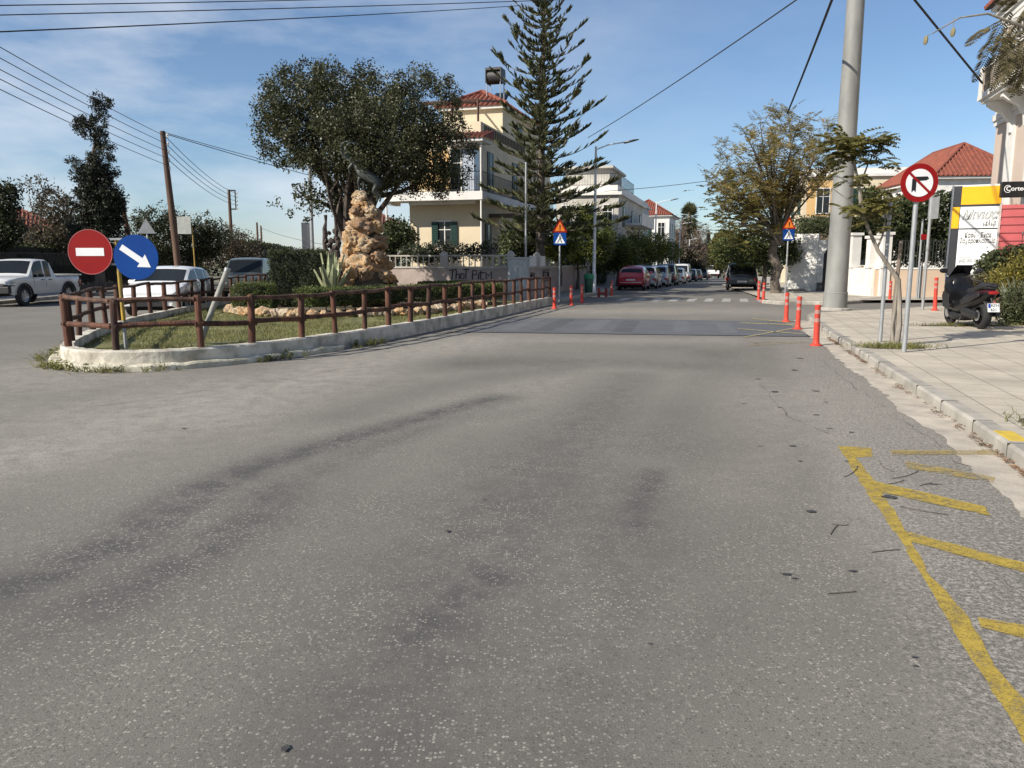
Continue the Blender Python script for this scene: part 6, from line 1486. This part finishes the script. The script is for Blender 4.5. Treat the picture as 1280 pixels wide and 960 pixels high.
wire('thin wire between street lamp and jacaranda across the far sky', P(756, 239, 42), P(885, 226, 44), .008, .014)
wire('lower thin wire across the street carrying the traffic lights', P(815, 316, 95), P(960, 290, 95), .012, .04)
wire('thin slack wire above the palm across the far sky', P(818, 255, 72), P(905, 296, 95), .01, .03)
# ------------------------------------------------------------------ trees
# Norfolk pine
nb0 = Vector(((675 - 640) / F * 37, 37, .45))
npn = thing('norfolk_pine', 'very tall tiered conifer with upturned branches beside the cream house', 'tree', nb0)
Hn = 13.75; mb = MB(); mb.tube([(0, 0, 0), (0, 0, 4), (.05, 0, 9), (.12, 0, Hn)], [.24, .19, .12, .03], 10); mb.build('trunk', bark, npn, smooth=True)
brm = MB(); C_l, A_l, N_l, L_l, W_l = [], [], [], [], []
z = 2.0; wn = 0
while z < Hn - .3:
    f = (z - 2) / (Hn - 2); nb2 = 7 if f < .6 else 5; wn += 1
    for k in range(nb2):
        a = wn * 1.15 + k * 2 * math.pi / nb2 + random.uniform(-.2, .2)
        Ln = (3.55 * (1 - f) ** .52 + .2) * random.uniform(.72, 1.12)
        if wn % 2: Ln *= random.uniform(.35, .6)
        if math.cos(a) < -.2 and f < .55: Ln *= .78
        if random.random() < .06 and f < .5: continue
        up_ = .34 + .34 * f + random.uniform(-.13, .10); pts = []
        for j in range(9):
            t = j / 8; pts.append(Vector((math.cos(a) * Ln * t, math.sin(a) * Ln * t, z + Ln * (-.06 * t + up_ * t * t * (.9 if f > .3 else .55)))))
        brm.tube(pts, [.032 * (1 - f * .6) * (1 - t_ / 9.5) + .006 for t_ in range(9)], 5)
        nbr = int(Ln * 21) + 10
        for q in range(nbr):
            t = random.uniform(.02, 1) if random.random() > .25 else random.uniform(.86, 1.0)
            if t > .5 and t < .86 and random.random() < .55 * mnoise.noise(Vector((a * 3, z, t * 4))) + .3: continue
            i0 = min(int(t * 8), 7); p = pts[i0].lerp(pts[i0 + 1], t * 8 - i0); d = (pts[i0 + 1] - pts[i0]).normalized(); sd = d.cross(Vector((0, 0, 1))).normalized()
            s = random.choice((-1, 1)); ax = (d * .75 + sd * s * random.uniform(.3, .9) + Vector((0, 0, random.uniform(.15, .75)))).normalized()
            lb_ = (.28 + .24 * (1 - f)) * random.uniform(.6, 1.2) * (1.0 if t < .9 else .8)
            for _ in range(4):
                nn = Vector((random.gauss(0, 1), random.gauss(0, 1), random.gauss(0, 1))); C_l.append(p + ax * lb_ * random.uniform(.3, .65)); aa = (ax + nn * .12).normalized(); A_l.append(aa); N_l.append((nn - aa * nn.dot(aa)).normalized()); L_l.append(lb_ * random.uniform(.7, 1.1)); W_l.append(random.uniform(.05, .085))
    z += (.58 + .14 * math.sin(wn * 2.1)) * (1 - .35 * f) * (.88 if wn % 2 else .66)
brm.build('branches', bark, npn, smooth=True)
V, Fq = quads(np.array(C_l), np.array(A_l), np.array(N_l), np.array(L_l), np.array(W_l))
fast_mesh('foliage', V, Fq, leafmat('pine_scales', (.050, .060, .030), (.125, .130, .058), (.25, .23, .11), .3), npn)
# cypress on the left
cyl_leaf = leafmat('cypress_leaves', (.011, .014, .009), (.030, .034, .018), (.06, .06, .034), .15)
cb0 = Vector(((130 - 640) / F * 38, 38, .15)); kk = 38 / F
def cl(px, py, rx, ry): p = P(px, py, 38); return (p.x - cb0.x, 0, p.z - cb0.z, rx * kk, min(rx, 26) * kk, ry * kk)
tree('cypress_tree', 'tall ragged dark columnar cypress behind the no entry disc', cb0, [(0, 0, 0), (0, 0, 3), (.1, 0, 6.5)], .2,
     [cl(127, 127, 14, 8), cl(125, 155, 11, 30), cl(107, 160, 13, 12), cl(98, 150, 5, 6), cl(127, 200, 16, 32), cl(112, 216, 22, 16), cl(92, 204, 9, 5), cl(128, 245, 26, 30), cl(112, 250, 22, 22), cl(140, 255, 16, 18), cl(126, 290, 30, 24), cl(104, 285, 18, 18), cl(147, 218, 6, 6), cl(128, 270, 24, 35)], 1250, 34, .12, .12, .055, cyl_leaf, bark, nlimb=24, shell=.3)
tl_leaf = leafmat('broad_leaves_dark', (.018, .023, .010), (.052, .056, .025), (.12, .115, .06), .25); br_leaf = leafmat('brownish_leaves', (.045, .037, .022), (.10, .080, .05), (.15, .125, .085), .25)
def px_tree(label, px, D, lobs, lm, ncl=300, per=26, trunk_h=1.6, r0=.16, sig=.22, ln=.15, bm_=bark, group='background trees beyond the left road', name='broadleaf_tree', nlimb=12, shell=.4, wd=.09, gz=None, **kw):
    z0 = (zg(D) + .15) if gz is None else gz
    b = Vector(((px - 640) / F * D, D, z0)); k = D / F; L = []
    for (x, y, rx, ry) in lobs: p = P(x, y, D); L.append((p.x - b.x, random.uniform(-.3, .3), p.z - b.z, rx * k, max(rx, ry) * k * .8, ry * k))
    return tree(name, label, b, [(0, 0, 0), (.05, 0, trunk_h * .5), (.0, 0, trunk_h)], r0, L, ncl, per, sig, ln, wd, lm, bm_, group, nlimb, shell=shell, **kw)
px_tree('leafy dark tree at the far left edge', 0, 36, [(0, 255, 16, 22), (8, 235, 10, 10), (-5, 290, 25, 25), (15, 285, 14, 20)], tl_leaf, 260)
px_tree('grey brown straggly tree left of the cypress', 55, 42, [(45, 235, 14, 16), (62, 255, 22, 22), (50, 280, 30, 24), (80, 270, 16, 26), (40, 300, 30, 20), (70, 300, 25, 22)], br_leaf, 330, 16)
px_tree('dense dark tree filling the gap behind the no entry disc', 88, 44, [(90, 285, 24, 24), (88, 310, 34, 20), (60, 318, 30, 18), (30, 322, 24, 16)], tl_leaf, 300)
px_tree('rounded dark tree right of the cypress behind the brown pole', 190, 50, [(192, 275, 26, 18), (175, 290, 20, 20), (205, 300, 36, 24), (180, 318, 30, 20), (222, 285, 22, 22)], tl_leaf, 380)
px_tree('rounded dark tree behind the notice board', 245, 52, [(250, 285, 24, 20), (240, 305, 32, 24), (265, 300, 24, 24), (225, 322, 30, 18)], tl_leaf, 360)
px_tree('brownish spreading tree in front of the bracketed utility pole', 298, 56, [(285, 300, 26, 18), (310, 308, 22, 16), (275, 318, 34, 16), (305, 322, 26, 14), (322, 318, 12, 10)], br_leaf, 340, 18)
px_tree('low dark bush above the roof of the green four wheel drive', 325, 80, [(325, 318, 12, 12), (318, 325, 16, 10)], tl_leaf, 80)
# dark iron railing by the pavement on the left
f0 = Vector((-22.2, 31, .13)); f1 = Vector((-25.2, 62, .13)); lfn = thing('iron_railing', 'dark iron railing along the far pavement behind the white pickup', 'railing', f0)
mb = MB(); dl = f1 - f0; rail_bars(mb, [(0, 0, 0), (dl.x, dl.y, 0)], .3, 1.9, .14, .014, .025); mb.box((dl.x / 2, dl.y / 2, .15), (dl.length, .2, .3), math.atan2(dl.y, dl.x)); mb.build('bars', black_iron, lfn)
hedge('hedge', 'dark hedge along the left pavement behind the iron railing', (-25.4, 46, .13), (34, 1.2, 2.4), math.atan2(dl.y, dl.x), dark_leaf, n=3000, leaf=.14, stems=False)
hedge('hedge', 'dark green hedge bounding the left road past the four wheel drive', (-24.0, 76, .13), (30, 2.0, 3.2), R(100), dark_leaf, n=2000, leaf=.2, stems=False)
hedge('hedge', 'dark hedge behind the orange trees and parked cars on the left pavement', ST(58, -2.9) + Vector((0, 0, .1)), (22, .9, 2.3), math.atan2(S.y, S.x), dark_leaf, n=2400, leaf=.12, stems=False)
# orange trees along the left pavement
cit = leafmat('citrus_leaves', (.052, .072, .016), (.125, .145, .032), (.28, .26, .07), .4, .4)
for i, (D, px, lobs, lab) in enumerate([(42.4, 721, [(728, 300, 30, 26), (722, 275, 24, 18), (745, 290, 22, 22), (710, 312, 20, 18), (735, 322, 26, 14), (752, 308, 14, 18)], 'rounded orange tree behind the pedestrian sign, nearest on the left pavement'),
                                  (50, 770, [(768, 312, 22, 20), (780, 320, 20, 18), (760, 325, 20, 16)], 'dark orange tree behind the white street lamp'),
                                  (58, 790, [(795, 308, 22, 18), (785, 318, 20, 16), (803, 318, 18, 14)], 'orange tree above the crimson and silver cars'),
                                  (70, 812, [(815, 308, 18, 16), (805, 316, 18, 14), (822, 316, 16, 12)], 'orange tree around the second street lamp'),
                                  (84, 834, [(830, 306, 16, 14), (836, 315, 16, 12), (822, 318, 14, 10)], 'last orange tree before the bare trees on the left')]):
    px_tree(lab, px, D, lobs, cit, 330 if i == 0 else 230, 30, 1.5, .09, .19 if i == 0 else .24, .13 if i == 0 else .17, group='orange trees along the left pavement', name='orange_tree', shell=.5, up=.9)
px_tree('low yellowish citrus bush inside the garden wall below the conifer', 700, 38.5, [(700, 305, 20, 16), (690, 312, 18, 12), (712, 300, 14, 12)], cit, 170, 26, 1.2, .06, group='garden shrubs of the cream house', name='orange_tree', gz=.45)
px_tree('dark creeper covered shrub between the conifer trunk and the house', 655, 39, [(650, 300, 26, 22), (640, 318, 22, 10), (670, 285, 22, 24), (665, 312, 26, 14)], dark_leaf, 280, 26, 1.2, .08, group='garden shrubs of the cream house', name='shrub', gz=.45)
px_tree('dark bushy shrub left of the cream house front', 497, 39, [(498, 290, 18, 16), (490, 305, 20, 16), (512, 300, 10, 12), (478, 310, 16, 14)], dark_leaf, 240, 26, 1.0, .08, group='garden shrubs of the cream house', name='shrub', gz=.45)
fl_leaf = leafmat('shrub_flower_leaves', (.02, .03, .012), (.05, .06, .025), (.42, .38, .38), .2)
px_tree('low flowering shrub along the railing under the green shuttered window', 550, 34.5, [(520, 315, 22, 9), (550, 312, 20, 9), (575, 316, 22, 8), (600, 314, 22, 10), (535, 320, 30, 7)], fl_leaf, 260, 20, .6, .05, .14, .09, group='garden shrubs of the cream house', name='shrub', gz=.45)
# jacarandas: feathery fronds on long bare limbs
def frond(C0, d, L, npair, droop, ln, wd, out):
    d = d.normalized(); sd = d.cross(Vector((0, 0, 1)));
    sd = sd.normalized() if sd.length > .05 else Vector((1, 0, 0)); p = Vector(C0); upv = sd.cross(d)
    for i in range(npair):
        t = (i + 1) / npair; p2 = p + d * (L / npair); d = (d + Vector((0, 0, -droop / npair))).normalized()
        sz = ln * math.sin(math.pi * (.15 + .8 * t)) ** .7
        for s in (-1, 1):
            ax = (sd * s * .85 + d * .5 + Vector((0, 0, -.12))).normalized(); nn = (upv + Vector((random.gauss(0, .6), random.gauss(0, .6), random.gauss(0, .6)))); nn = (nn - ax * nn.dot(ax)).normalized()
            out[0].append(p + ax * sz * .5); out[1].append(ax); out[2].append(nn); out[3].append(sz); out[4].append(wd)
        out[0].append((p + p2) / 2); out[1].append(d); out[2].append(upv); out[3].append(L / npair * 1.1); out[4].append(.012)
        p = p2
def frond_mesh(out, name, m, parent):
    V, Fq = quads(np.array([tuple(q) for q in out[0]]), np.array([tuple(q) for q in out[1]]), np.array([tuple(q) for q in out[2]]), np.array(out[3]), np.array(out[4])); return fast_mesh(name, V, Fq, m, parent)
jac = leafmat('jacaranda_fronds', (.15, .125, .04), (.27, .215, .078), (.38, .31, .14), .5); jac2 = leafmat('jacaranda_fronds_green', (.075, .074, .021), (.145, .132, .038), (.24, .20, .075), .45)
jb = Vector(((969 - 640) / F * 39, 39, .126)); kj = 39 / F
jt = thing('jacaranda_tree', 'broad feathery olive brown tree with gnarled grey trunk beside the white wall', 'tree', jb)
mb = MB(); tk_ = [P(970, 366, 39), P(968, 350, 39), P(973, 335, 39), P(965, 318, 39), P(968, 300, 39)]; mb.tube([q - jb for q in tk_], [.30, .22, .24, .24, .20], 10)
ends = []
for (x, y) in [(905, 235), (885, 215), (920, 190), (930, 165), (950, 150), (960, 170), (985, 140), (1000, 150), (1015, 165), (1035, 175), (1040, 220), (1010, 200), (945, 200), (975, 190), (900, 260), (925, 225), (1050, 200), (990, 215), (1022, 190), (935, 255), (912, 285), (930, 290), (955, 240), (1000, 245), (895, 235), (970, 160), (1020, 230), (940, 178)]:
    dy = random.uniform(-2.6, 2.6); e = P(x, y, 39 + dy * .8) - jb; st0 = Vector((random.uniform(-.2, .2), random.uniform(-.2, .2), random.uniform(2.3, 3.0)))
    p = limb(mb, st0, e, .075, .016, .10, .10, 6, 8); ends.append(p)
    for j in range(5): q = p[random.randint(2, 7)]; e2 = q + Vector((random.uniform(-1, 1), random.uniform(-1, 1), random.uniform(.2, 1.2))); ends.append(limb(mb, q, e2, .022, .007, .05, .1, 5, 5))
mb.build('trunk', mat('grey_brown_bark', (.15, .125, .10), .9, (.075, .062, .05), 5, bmp=.7, bscale=16), jt, smooth=True)
out = ([], [], [], [], [])
for p in ends:
    n = len(p)
    for i in range(random.randint(13, 18)):
        j = random.randint(int(n * .6), n - 1) if i > 6 else n - 1; a = random.uniform(0, 6.283)
        frond(p[j] + Vector((random.gauss(0, .12), random.gauss(0, .12), random.gauss(0, .12))), Vector((math.cos(a), math.sin(a), random.uniform(-.2, 1.6))), random.uniform(.45, .8), 7, .7, .17, .05, out)
frond_mesh(out, 'crown', jac, jt)
out = ([], [], [], [], [])
for _ in range(330):
    c = P(random.gauss(918, 17), random.gauss(262, 22), 39 + random.gauss(0, 1.2)) - jb; a = random.uniform(0, 6.283); frond(c, Vector((math.cos(a), math.sin(a), random.uniform(-.2, .5))), random.uniform(.5, .8), 6, .7, .2, .085, out)
frond_mesh(out, 'lower_crown', jac2, jt)
lob2 = [(960, 320, 30, 22), (985, 330, 16, 16), (940, 310, 26, 22), (955, 295, 18, 14)]
gl_ = leafmat('glossy_green_leaves', (.032, .044, .013), (.085, .10, .03), (.19, .19, .065), .3)
px_tree('glossy green tree behind the dark estate car under the jacaranda', 952, 43.5, [(948, 300, 26, 18), (935, 318, 26, 16), (965, 312, 22, 18), (985, 316, 12, 16)], gl_, 260, 26, 1.8, .13, group='trees on the right pavement', name='street_tree')
px_tree('rounded green tree beyond the dark estate car', 915, 66, [(915, 308, 22, 18), (905, 320, 20, 16), (925, 320, 20, 16)], gl_, 260, 24, 2.2, .15, .3, .2, group='trees on the right pavement', name='street_tree', wd=.12)
px_tree('bushy olive tree farther up the right pavement', 905, 92, [(903, 310, 14, 16), (910, 300, 12, 12), (900, 322, 14, 14)], jac2, 200, 24, 2.4, .16, .4, .3, group='trees on the right pavement', name='street_tree', wd=.18)
px_tree('small blue green palm like tree in the gap below the traffic lights', 903, 120, [(905, 298, 10, 9), (903, 306, 8, 10)], tl_leaf, 120, 20, 3, .18, .4, .35, group='trees on the right pavement', name='street_tree', wd=.2)
bare = leafmat('bare_twigs', (.10, .07, .05), (.16, .115, .085), (.22, .16, .12), .1)
for i, (px, D, lobs, lm_, lab) in enumerate([(848, 150, [(846, 290, 11, 20), (852, 310, 12, 20)], bare, 'bare brown tree around the palm stem far down the street'), (872, 150, [(873, 300, 14, 20), (866, 318, 14, 14), (880, 315, 10, 16)], bare, 'bare reddish brown tree right of the palm far down the street'),
                                         (884, 170, [(884, 325, 10, 14), (876, 328, 10, 10)], br_leaf, 'low brown tree near the far white truck'), (858, 120, [(856, 325, 12, 12), (866, 330, 12, 9)], br_leaf, 'low olive tree near the end of the parked cars'), (897, 165, [(898, 322, 8, 16), (893, 332, 8, 10)], tl_leaf, 'dark tree closing the end of the street')]):
    px_tree(lab, px, D, lobs, lm_, 170, 30, 5, .25, .55, .9 if lm_ is bare else .5, group='trees at the end of the street', name='distant_tree', wd=.07 if lm_ is bare else .25, shell=.1)
# palm far off
D = 150; pb2 = Vector(((857 - 640) / F * D, D, zg(D))); ptop = P(857, 265, D)
pt = thing('palm_tree', 'tall fan palm with shaggy head rising over the end of the street', 'tree', pb2); mb = MB(); hp_ = ptop.z - pb2.z; mb.tube([(0, 0, 0), (.1, 0, hp_ * .5), (0, 0, hp_)], [.45, .32, .38], 9); mb.build('trunk', bark_grey, pt, smooth=True)
out = ([], [], [], [], [])
for i in range(130):
    a = random.uniform(0, 6.283); el = R(random.uniform(-80, 85)); d = Vector((math.cos(a) * math.cos(el), math.sin(a) * math.cos(el), math.sin(el)))
    for q in range(7):
        ax = (d + Vector((random.gauss(0, .25), random.gauss(0, .25), random.gauss(0, .25)))).normalized(); L = random.uniform(1.0, 1.5) if el > -.3 else random.uniform(1.2, 2.2)
        nn = ax.orthogonal().normalized(); out[0].append(Vector((0, 0, hp_ - (random.uniform(.4, 3.2) if el < 0 else random.uniform(-.3, .8)))) + d * .6 + ax * L * .45); out[1].append(ax); out[2].append(nn); out[3].append(L); out[4].append(.22)
frond_mesh(out, 'crown', leafmat('palm_fronds', (.03, .04, .015), (.07, .075, .03), (.14, .11, .06), .2), pt)
# young jacaranda in the pavement pit
yb = G(1121, 432, .13); D = yb.y
yj = thing('young_jacaranda', 'slim young tree with bent trunk and feathery fronds near the no turn sign', 'tree', yb)
mb = MB(); mb.tube([P(x, y, D) - yb for x, y in [(1120, 433), (1124, 405), (1124, 375), (1123, 350), (1112, 334), (1098, 314), (1088, 292), (1078, 267)]], [.062, .052, .046, .042, .038, .034, .030, .026], 9)
mb.tube([P(x, y, D) - yb for x, y in [(1117, 432), (1115, 410), (1119, 385), (1122, 352)]], [.036, .03, .026, .024], 7)
up_pts = [P(x, y, D) - yb for x, y in [(1078, 267), (1074, 235), (1068, 205), (1066, 175)]]; mb.tube(up_pts, [.04, .03, .025, .015], 7)
b2 = [P(x, y, D) - yb for x, y in [(1096, 312), (1103, 295), (1107, 272), (1105, 255)]]; mb.tube(b2, [.025, .02, .016, .012], 6)
b3 = [P(x, y, D) - yb for x, y in [(1074, 235), (1085, 205), (1093, 190)]]; mb.tube(b3, [.02, .014, .01], 6)
b4 = [P(x, y, D) - yb for x, y in [(1082, 278), (1060, 250), (1040, 235)]]; mb.tube(b4, [.014, .01, .007], 6); mb.build('trunk', bark_grey, yj, smooth=True)
out = ([], [], [], [], [])
def burst(px, py, n, L, sp=8, dz=.3, droop=.9):
    for _ in range(n):
        c = P(px + random.gauss(0, sp), py + random.gauss(0, sp * .7), D + random.gauss(0, .15)) - yb; a = random.uniform(0, 6.283); frond(c, Vector((math.cos(a), math.sin(a) * .8, random.uniform(-.1, dz + .4))), L * random.uniform(.7, 1.15), 9, droop, .13, .042, out)
burst(1066, 178, 26, .50, 6); burst(1078, 192, 22, .46, 9); burst(1090, 178, 16, .48, 5); burst(1056, 188, 22, .42, 8); burst(1100, 205, 8, .4, 6); burst(1048, 170, 8, .35, 6); burst(1104, 258, 22, .40, 7); burst(1078, 262, 20, .38, 8); burst(1090, 245, 12, .36, 8); burst(1070, 225, 8, .36, 6); burst(1095, 280, 10, .34, 8); burst(1062, 200, 14, .36, 9)
for ang in np.linspace(-.5, .55, 7): frond(P(1088, 178, D) - yb, Vector((math.cos(ang), random.uniform(-.3, .3), math.sin(ang) + .12)), .50, 11, .45, .13, .040, out)
frond_mesh(out, 'crown', jac2, yj)
# jacaranda overhanging from the right, trunk just outside the picture
ob = Vector((5.35, 7.1, .13)); oj = thing('overhanging_jacaranda', 'tree at the right edge whose drooping feathery branch hangs over the corner of the sky', 'tree', ob)
mb = MB(); mb.tube([(0, 0, 0), (.03, 0, 1.0), (.15, .1, 2.2), (.25, .2, 3.0)], [.10, .085, .075, .06], 9)
br1 = [Vector((.25, .2, 3.0)), P(1420, 120, 7.6) - ob, P(1340, 60, 7.6) - ob, P(1275, 32, 7.5) - ob, P(1235, 17, 7.4) - ob, P(1200, 22, 7.4) - ob, P(1165, 42, 7.4) - ob]; mb.tube(br1, [.07, .05, .03, .016, .010, .007, .005], 7)
br2 = [Vector((.25, .2, 3.0)), P(1450, 40, 8) - ob, P(1360, -30, 8.2) - ob, P(1290, 0, 8.3) - ob, P(1262, 40, 8.3) - ob]; mb.tube(br2, [.07, .05, .03, .018, .010], 7)
br3 = [Vector((.25, .2, 3.0)), Vector((.9, .6, 4.2)), Vector((1.2, 1.6, 5.2)), Vector((1.0, 2.2, 6.0))]; mb.tube(br3, [.055, .04, .03, .015], 7)
lims = [limb(mb, Vector((.2, .15, 2.7)), Vector(e), .045, .012, .05, .1, 6, 6) for e in ((2.2, .3, 5.0), (1.6, -1.2, 5.2), (.9, 2.9, 5.4), (2.6, 1.6, 4.6), (.6, -.6, 6.0), (1.9, 1.0, 6.0))]
mb.build('trunk', bark_grey, oj, smooth=True)
mb = MB()
for (x, y, x2, y2) in ((1163, 43, 1157, 46), (1193, 23, 1191, 36)):
    p0 = P(x, y, 7.4) - ob; p1_ = P(x2, y2, 7.4) - ob; mb.tube([p0, p1_], .003, 5)
    c = p1_; mb.loft([(c.x - .005, c.z - .03, .035, .028, c.y), (c.x, c.z - .03, .042, .034, c.y), (c.x + .012, c.z - .03, .035, .028, c.y)], 12, 2)
mb.build('seed_pods', mat('seed_pod', (.22, .19, .10), .7), oj, smooth=True)
out = ([], [], [], [], [])
def hang(px, py, dx, dy, L, D=7.6):
    c = P(px, py, D) - ob; d = (P(px + dx, py + dy, D + random.uniform(-.3, .3)) - P(px, py, D)); frond(c, d, L, 18, .35, .10, .016, out)
for (x, y, dx, dy, L) in [(1232, 35, -32, 22, .36), (1245, 45, -30, 35, .36), (1240, 60, -26, 42, .34), (1258, 42, -22, 40, .42), (1262, 60, -18, 44, .44), (1270, 50, -12, 48, .46), (1278, 66, -14, 50, .42), (1268, 70, -30, 40, .36), (1255, 25, -30, 14, .3), (1285, 40, -6, 50, .5), (1290, 72, -18, 46, .4), (1275, 20, -28, 34, .4), (1262, 15, -26, 40, .4), (1250, 15, 10, -12, .25), (1265, 5, -14, -10, .25), (1275, 90, -16, 30, .3), (1248, 66, -10, 44, .36)]: hang(x, y, dx, dy, L)
for (x, y) in ((1262, 35), (1278, 25), (1270, 60), (1285, 60)):
    for _ in range(3): hang(x + random.gauss(0, 9), y + random.gauss(0, 10), random.uniform(-34, 6), random.uniform(22, 50), random.uniform(.3, .45), random.uniform(7.4, 8.6))
for q in (br3[-1], br3[-2], br1[1], br2[1], br2[2]):
    for _ in range(12): a = random.uniform(0, 6.283); frond(q, Vector((math.cos(a), math.sin(a), .3)), .45, 12, .8, .1, .03, out)
for l_ in lims:
    for _ in range(34): a = random.uniform(0, 6.283); frond(random.choice(l_[3:]), Vector((math.cos(a), math.sin(a), random.uniform(-.1, .8))), .5, 12, .8, .1, .03, out)
frond_mesh(out, 'fronds', leafmat('jacaranda_fronds_dry', (.060, .052, .022), (.12, .10, .042), (.20, .165, .08), .4), oj)
# shrubs on the right
yl = leafmat('yellow_green_leaves', (.07, .07, .018), (.20, .17, .035), (.40, .33, .07), .3); grn = leafmat('rough_green_leaves', (.025, .034, .014), (.065, .075, .03), (.16, .16, .08), .25)
px_tree('yellow green bush above the scooter tail at the right edge', 1272, 20.5, [(1270, 340, 22, 16), (1262, 350, 20, 16), (1285, 335, 24, 20), (1250, 362, 14, 14)], yl, 250, 24, .8, .05, .13, .075, group='bushes behind the scooter', name='shrub', nlimb=8, wd=.045, gz=.13)
px_tree('rough dull green bush right of the number plate', 1262, 18.6, [(1262, 385, 18, 16), (1280, 380, 20, 22), (1250, 395, 10, 10), (1275, 400, 20, 10)], grn, 200, 22, .5, .04, .12, .10, group='bushes behind the scooter', name='shrub', nlimb=8, wd=.03, gz=.13)
px_tree('brown green low shrub under the white totem panel', 1222, 22.5, [(1215, 358, 18, 12), (1235, 360, 18, 14), (1205, 368, 14, 10), (1250, 350, 14, 10)], leafmat('brown_green_leaves', (.04, .04, .015), (.10, .085, .035), (.2, .16, .08), .25), 200, 22, .6, .04, .12, .08, group='bushes behind the scooter', name='shrub', nlimb=8, wd=.045, gz=.13)
px_tree('dark hedge like shrub under the iron railing', 1262, 23.2, [(1245, 330, 16, 12), (1265, 325, 18, 14), (1290, 322, 20, 16), (1235, 340, 12, 10)], grn, 200, 22, .6, .04, .14, .10, group='bushes behind the scooter', name='shrub', nlimb=8, gz=.13)
sp_ = thing('spiky_plant', 'grey green spiky plant at the right edge behind the scooter tail', 'plant', Vector(((1268 - 640) / F * 19.2, 19.2, .13)))
C_l, A_l, N_l, L_l, W_l = [], [], [], [], []
for i in range(120):
    a = random.uniform(0, 6.283); el = R(random.uniform(15, 80)); ax = Vector((math.cos(a) * math.cos(el), math.sin(a) * math.cos(el), math.sin(el))); L = random.uniform(.5, .95)
    C_l.append(Vector((0, 0, .25)) + ax * L * .5); A_l.append(ax); N_l.append(ax.orthogonal().normalized()); L_l.append(L); W_l.append(.04)
frond_mesh((C_l, A_l, N_l, L_l, W_l), 'leaves', leafmat('spiky_leaves', (.08, .10, .07), (.16, .18, .13), (.25, .26, .18), .15), sp_)
# dark hedge trees behind the peach wall
px_tree('big dark green tree mass behind the peach plot wall', 1140, 42, [(1120, 275, 30, 26), (1150, 265, 34, 26), (1180, 275, 24, 30), (1130, 305, 36, 24), (1170, 308, 30, 22), (1100, 295, 22, 26), (1085, 310, 16, 20)], dark_leaf, 640, 28, 2.0, .2, .25, .18, group='trees behind the corner plot', name='hedge_tree', wd=.11)
px_tree('olive green tree between the grey mast and the dark tree mass', 1085, 44, [(1085, 255, 18, 20), (1095, 275, 20, 20), (1075, 285, 20, 20)], gl_, 260, 24, 2.2, .15, .25, .16, group='trees behind the corner plot', name='hedge_tree')
px_tree('dark shrubbery above the white modern wall', 1015, 54, [(1010, 283, 22, 12), (1035, 280, 20, 14), (1000, 292, 14, 8)], dark_leaf, 170, 24, 2.4, .12, .25, .16, group='trees behind the corner plot', name='hedge_tree')
# tree pit grass, planter weeds
for nm, c, r0, n in (('weeds', G(1118, 434, .13), (.62, .34), 900), ('weeds', Vector((5.05, 6.9, .13)), (.35, .45), 300), ('weeds', G(1205, 407, .13) , (1.2, .25), 700)):
    pts = [(c.x + random.gauss(0, r0[0] * .5), c.y + random.gauss(0, r0[1] * .5), .128) for _ in range(n)]
    V, Fq = blades(pts, .08, .012, .8); struct(fast_mesh(nm, V, Fq, leafmat('weed_leaves', (0.07, 0.085, 0.025), (0.17, 0.16, 0.055), (0.28, 0.24, 0.10), .3)), 'stuff')
    mb = MB(); n_ = 16; mb.add([(c.x + r0[0] * math.cos(t) * random.uniform(.8, 1), c.y + r0[1] * math.sin(t) * random.uniform(.8, 1), .132) for t in [k_ * 2 * math.pi / n_ for k_ in range(n_)]], [tuple(range(n_))]); struct(mb.build('soil', soil))
# far wood closing the street and the left horizon
pts = []
for _ in range(1500): x = random.uniform(-150, 130); y = random.uniform(218, 245); pts.append((x, y, zg(y) + random.uniform(0, 6) * (1 + .5 * math.sin(x * .13))))
V, Fq = leaf_cloud(pts, 14, 1.0, 1.3, .8); struct(fast_mesh('distant_wood', V, Fq, tl_leaf), 'stuff')
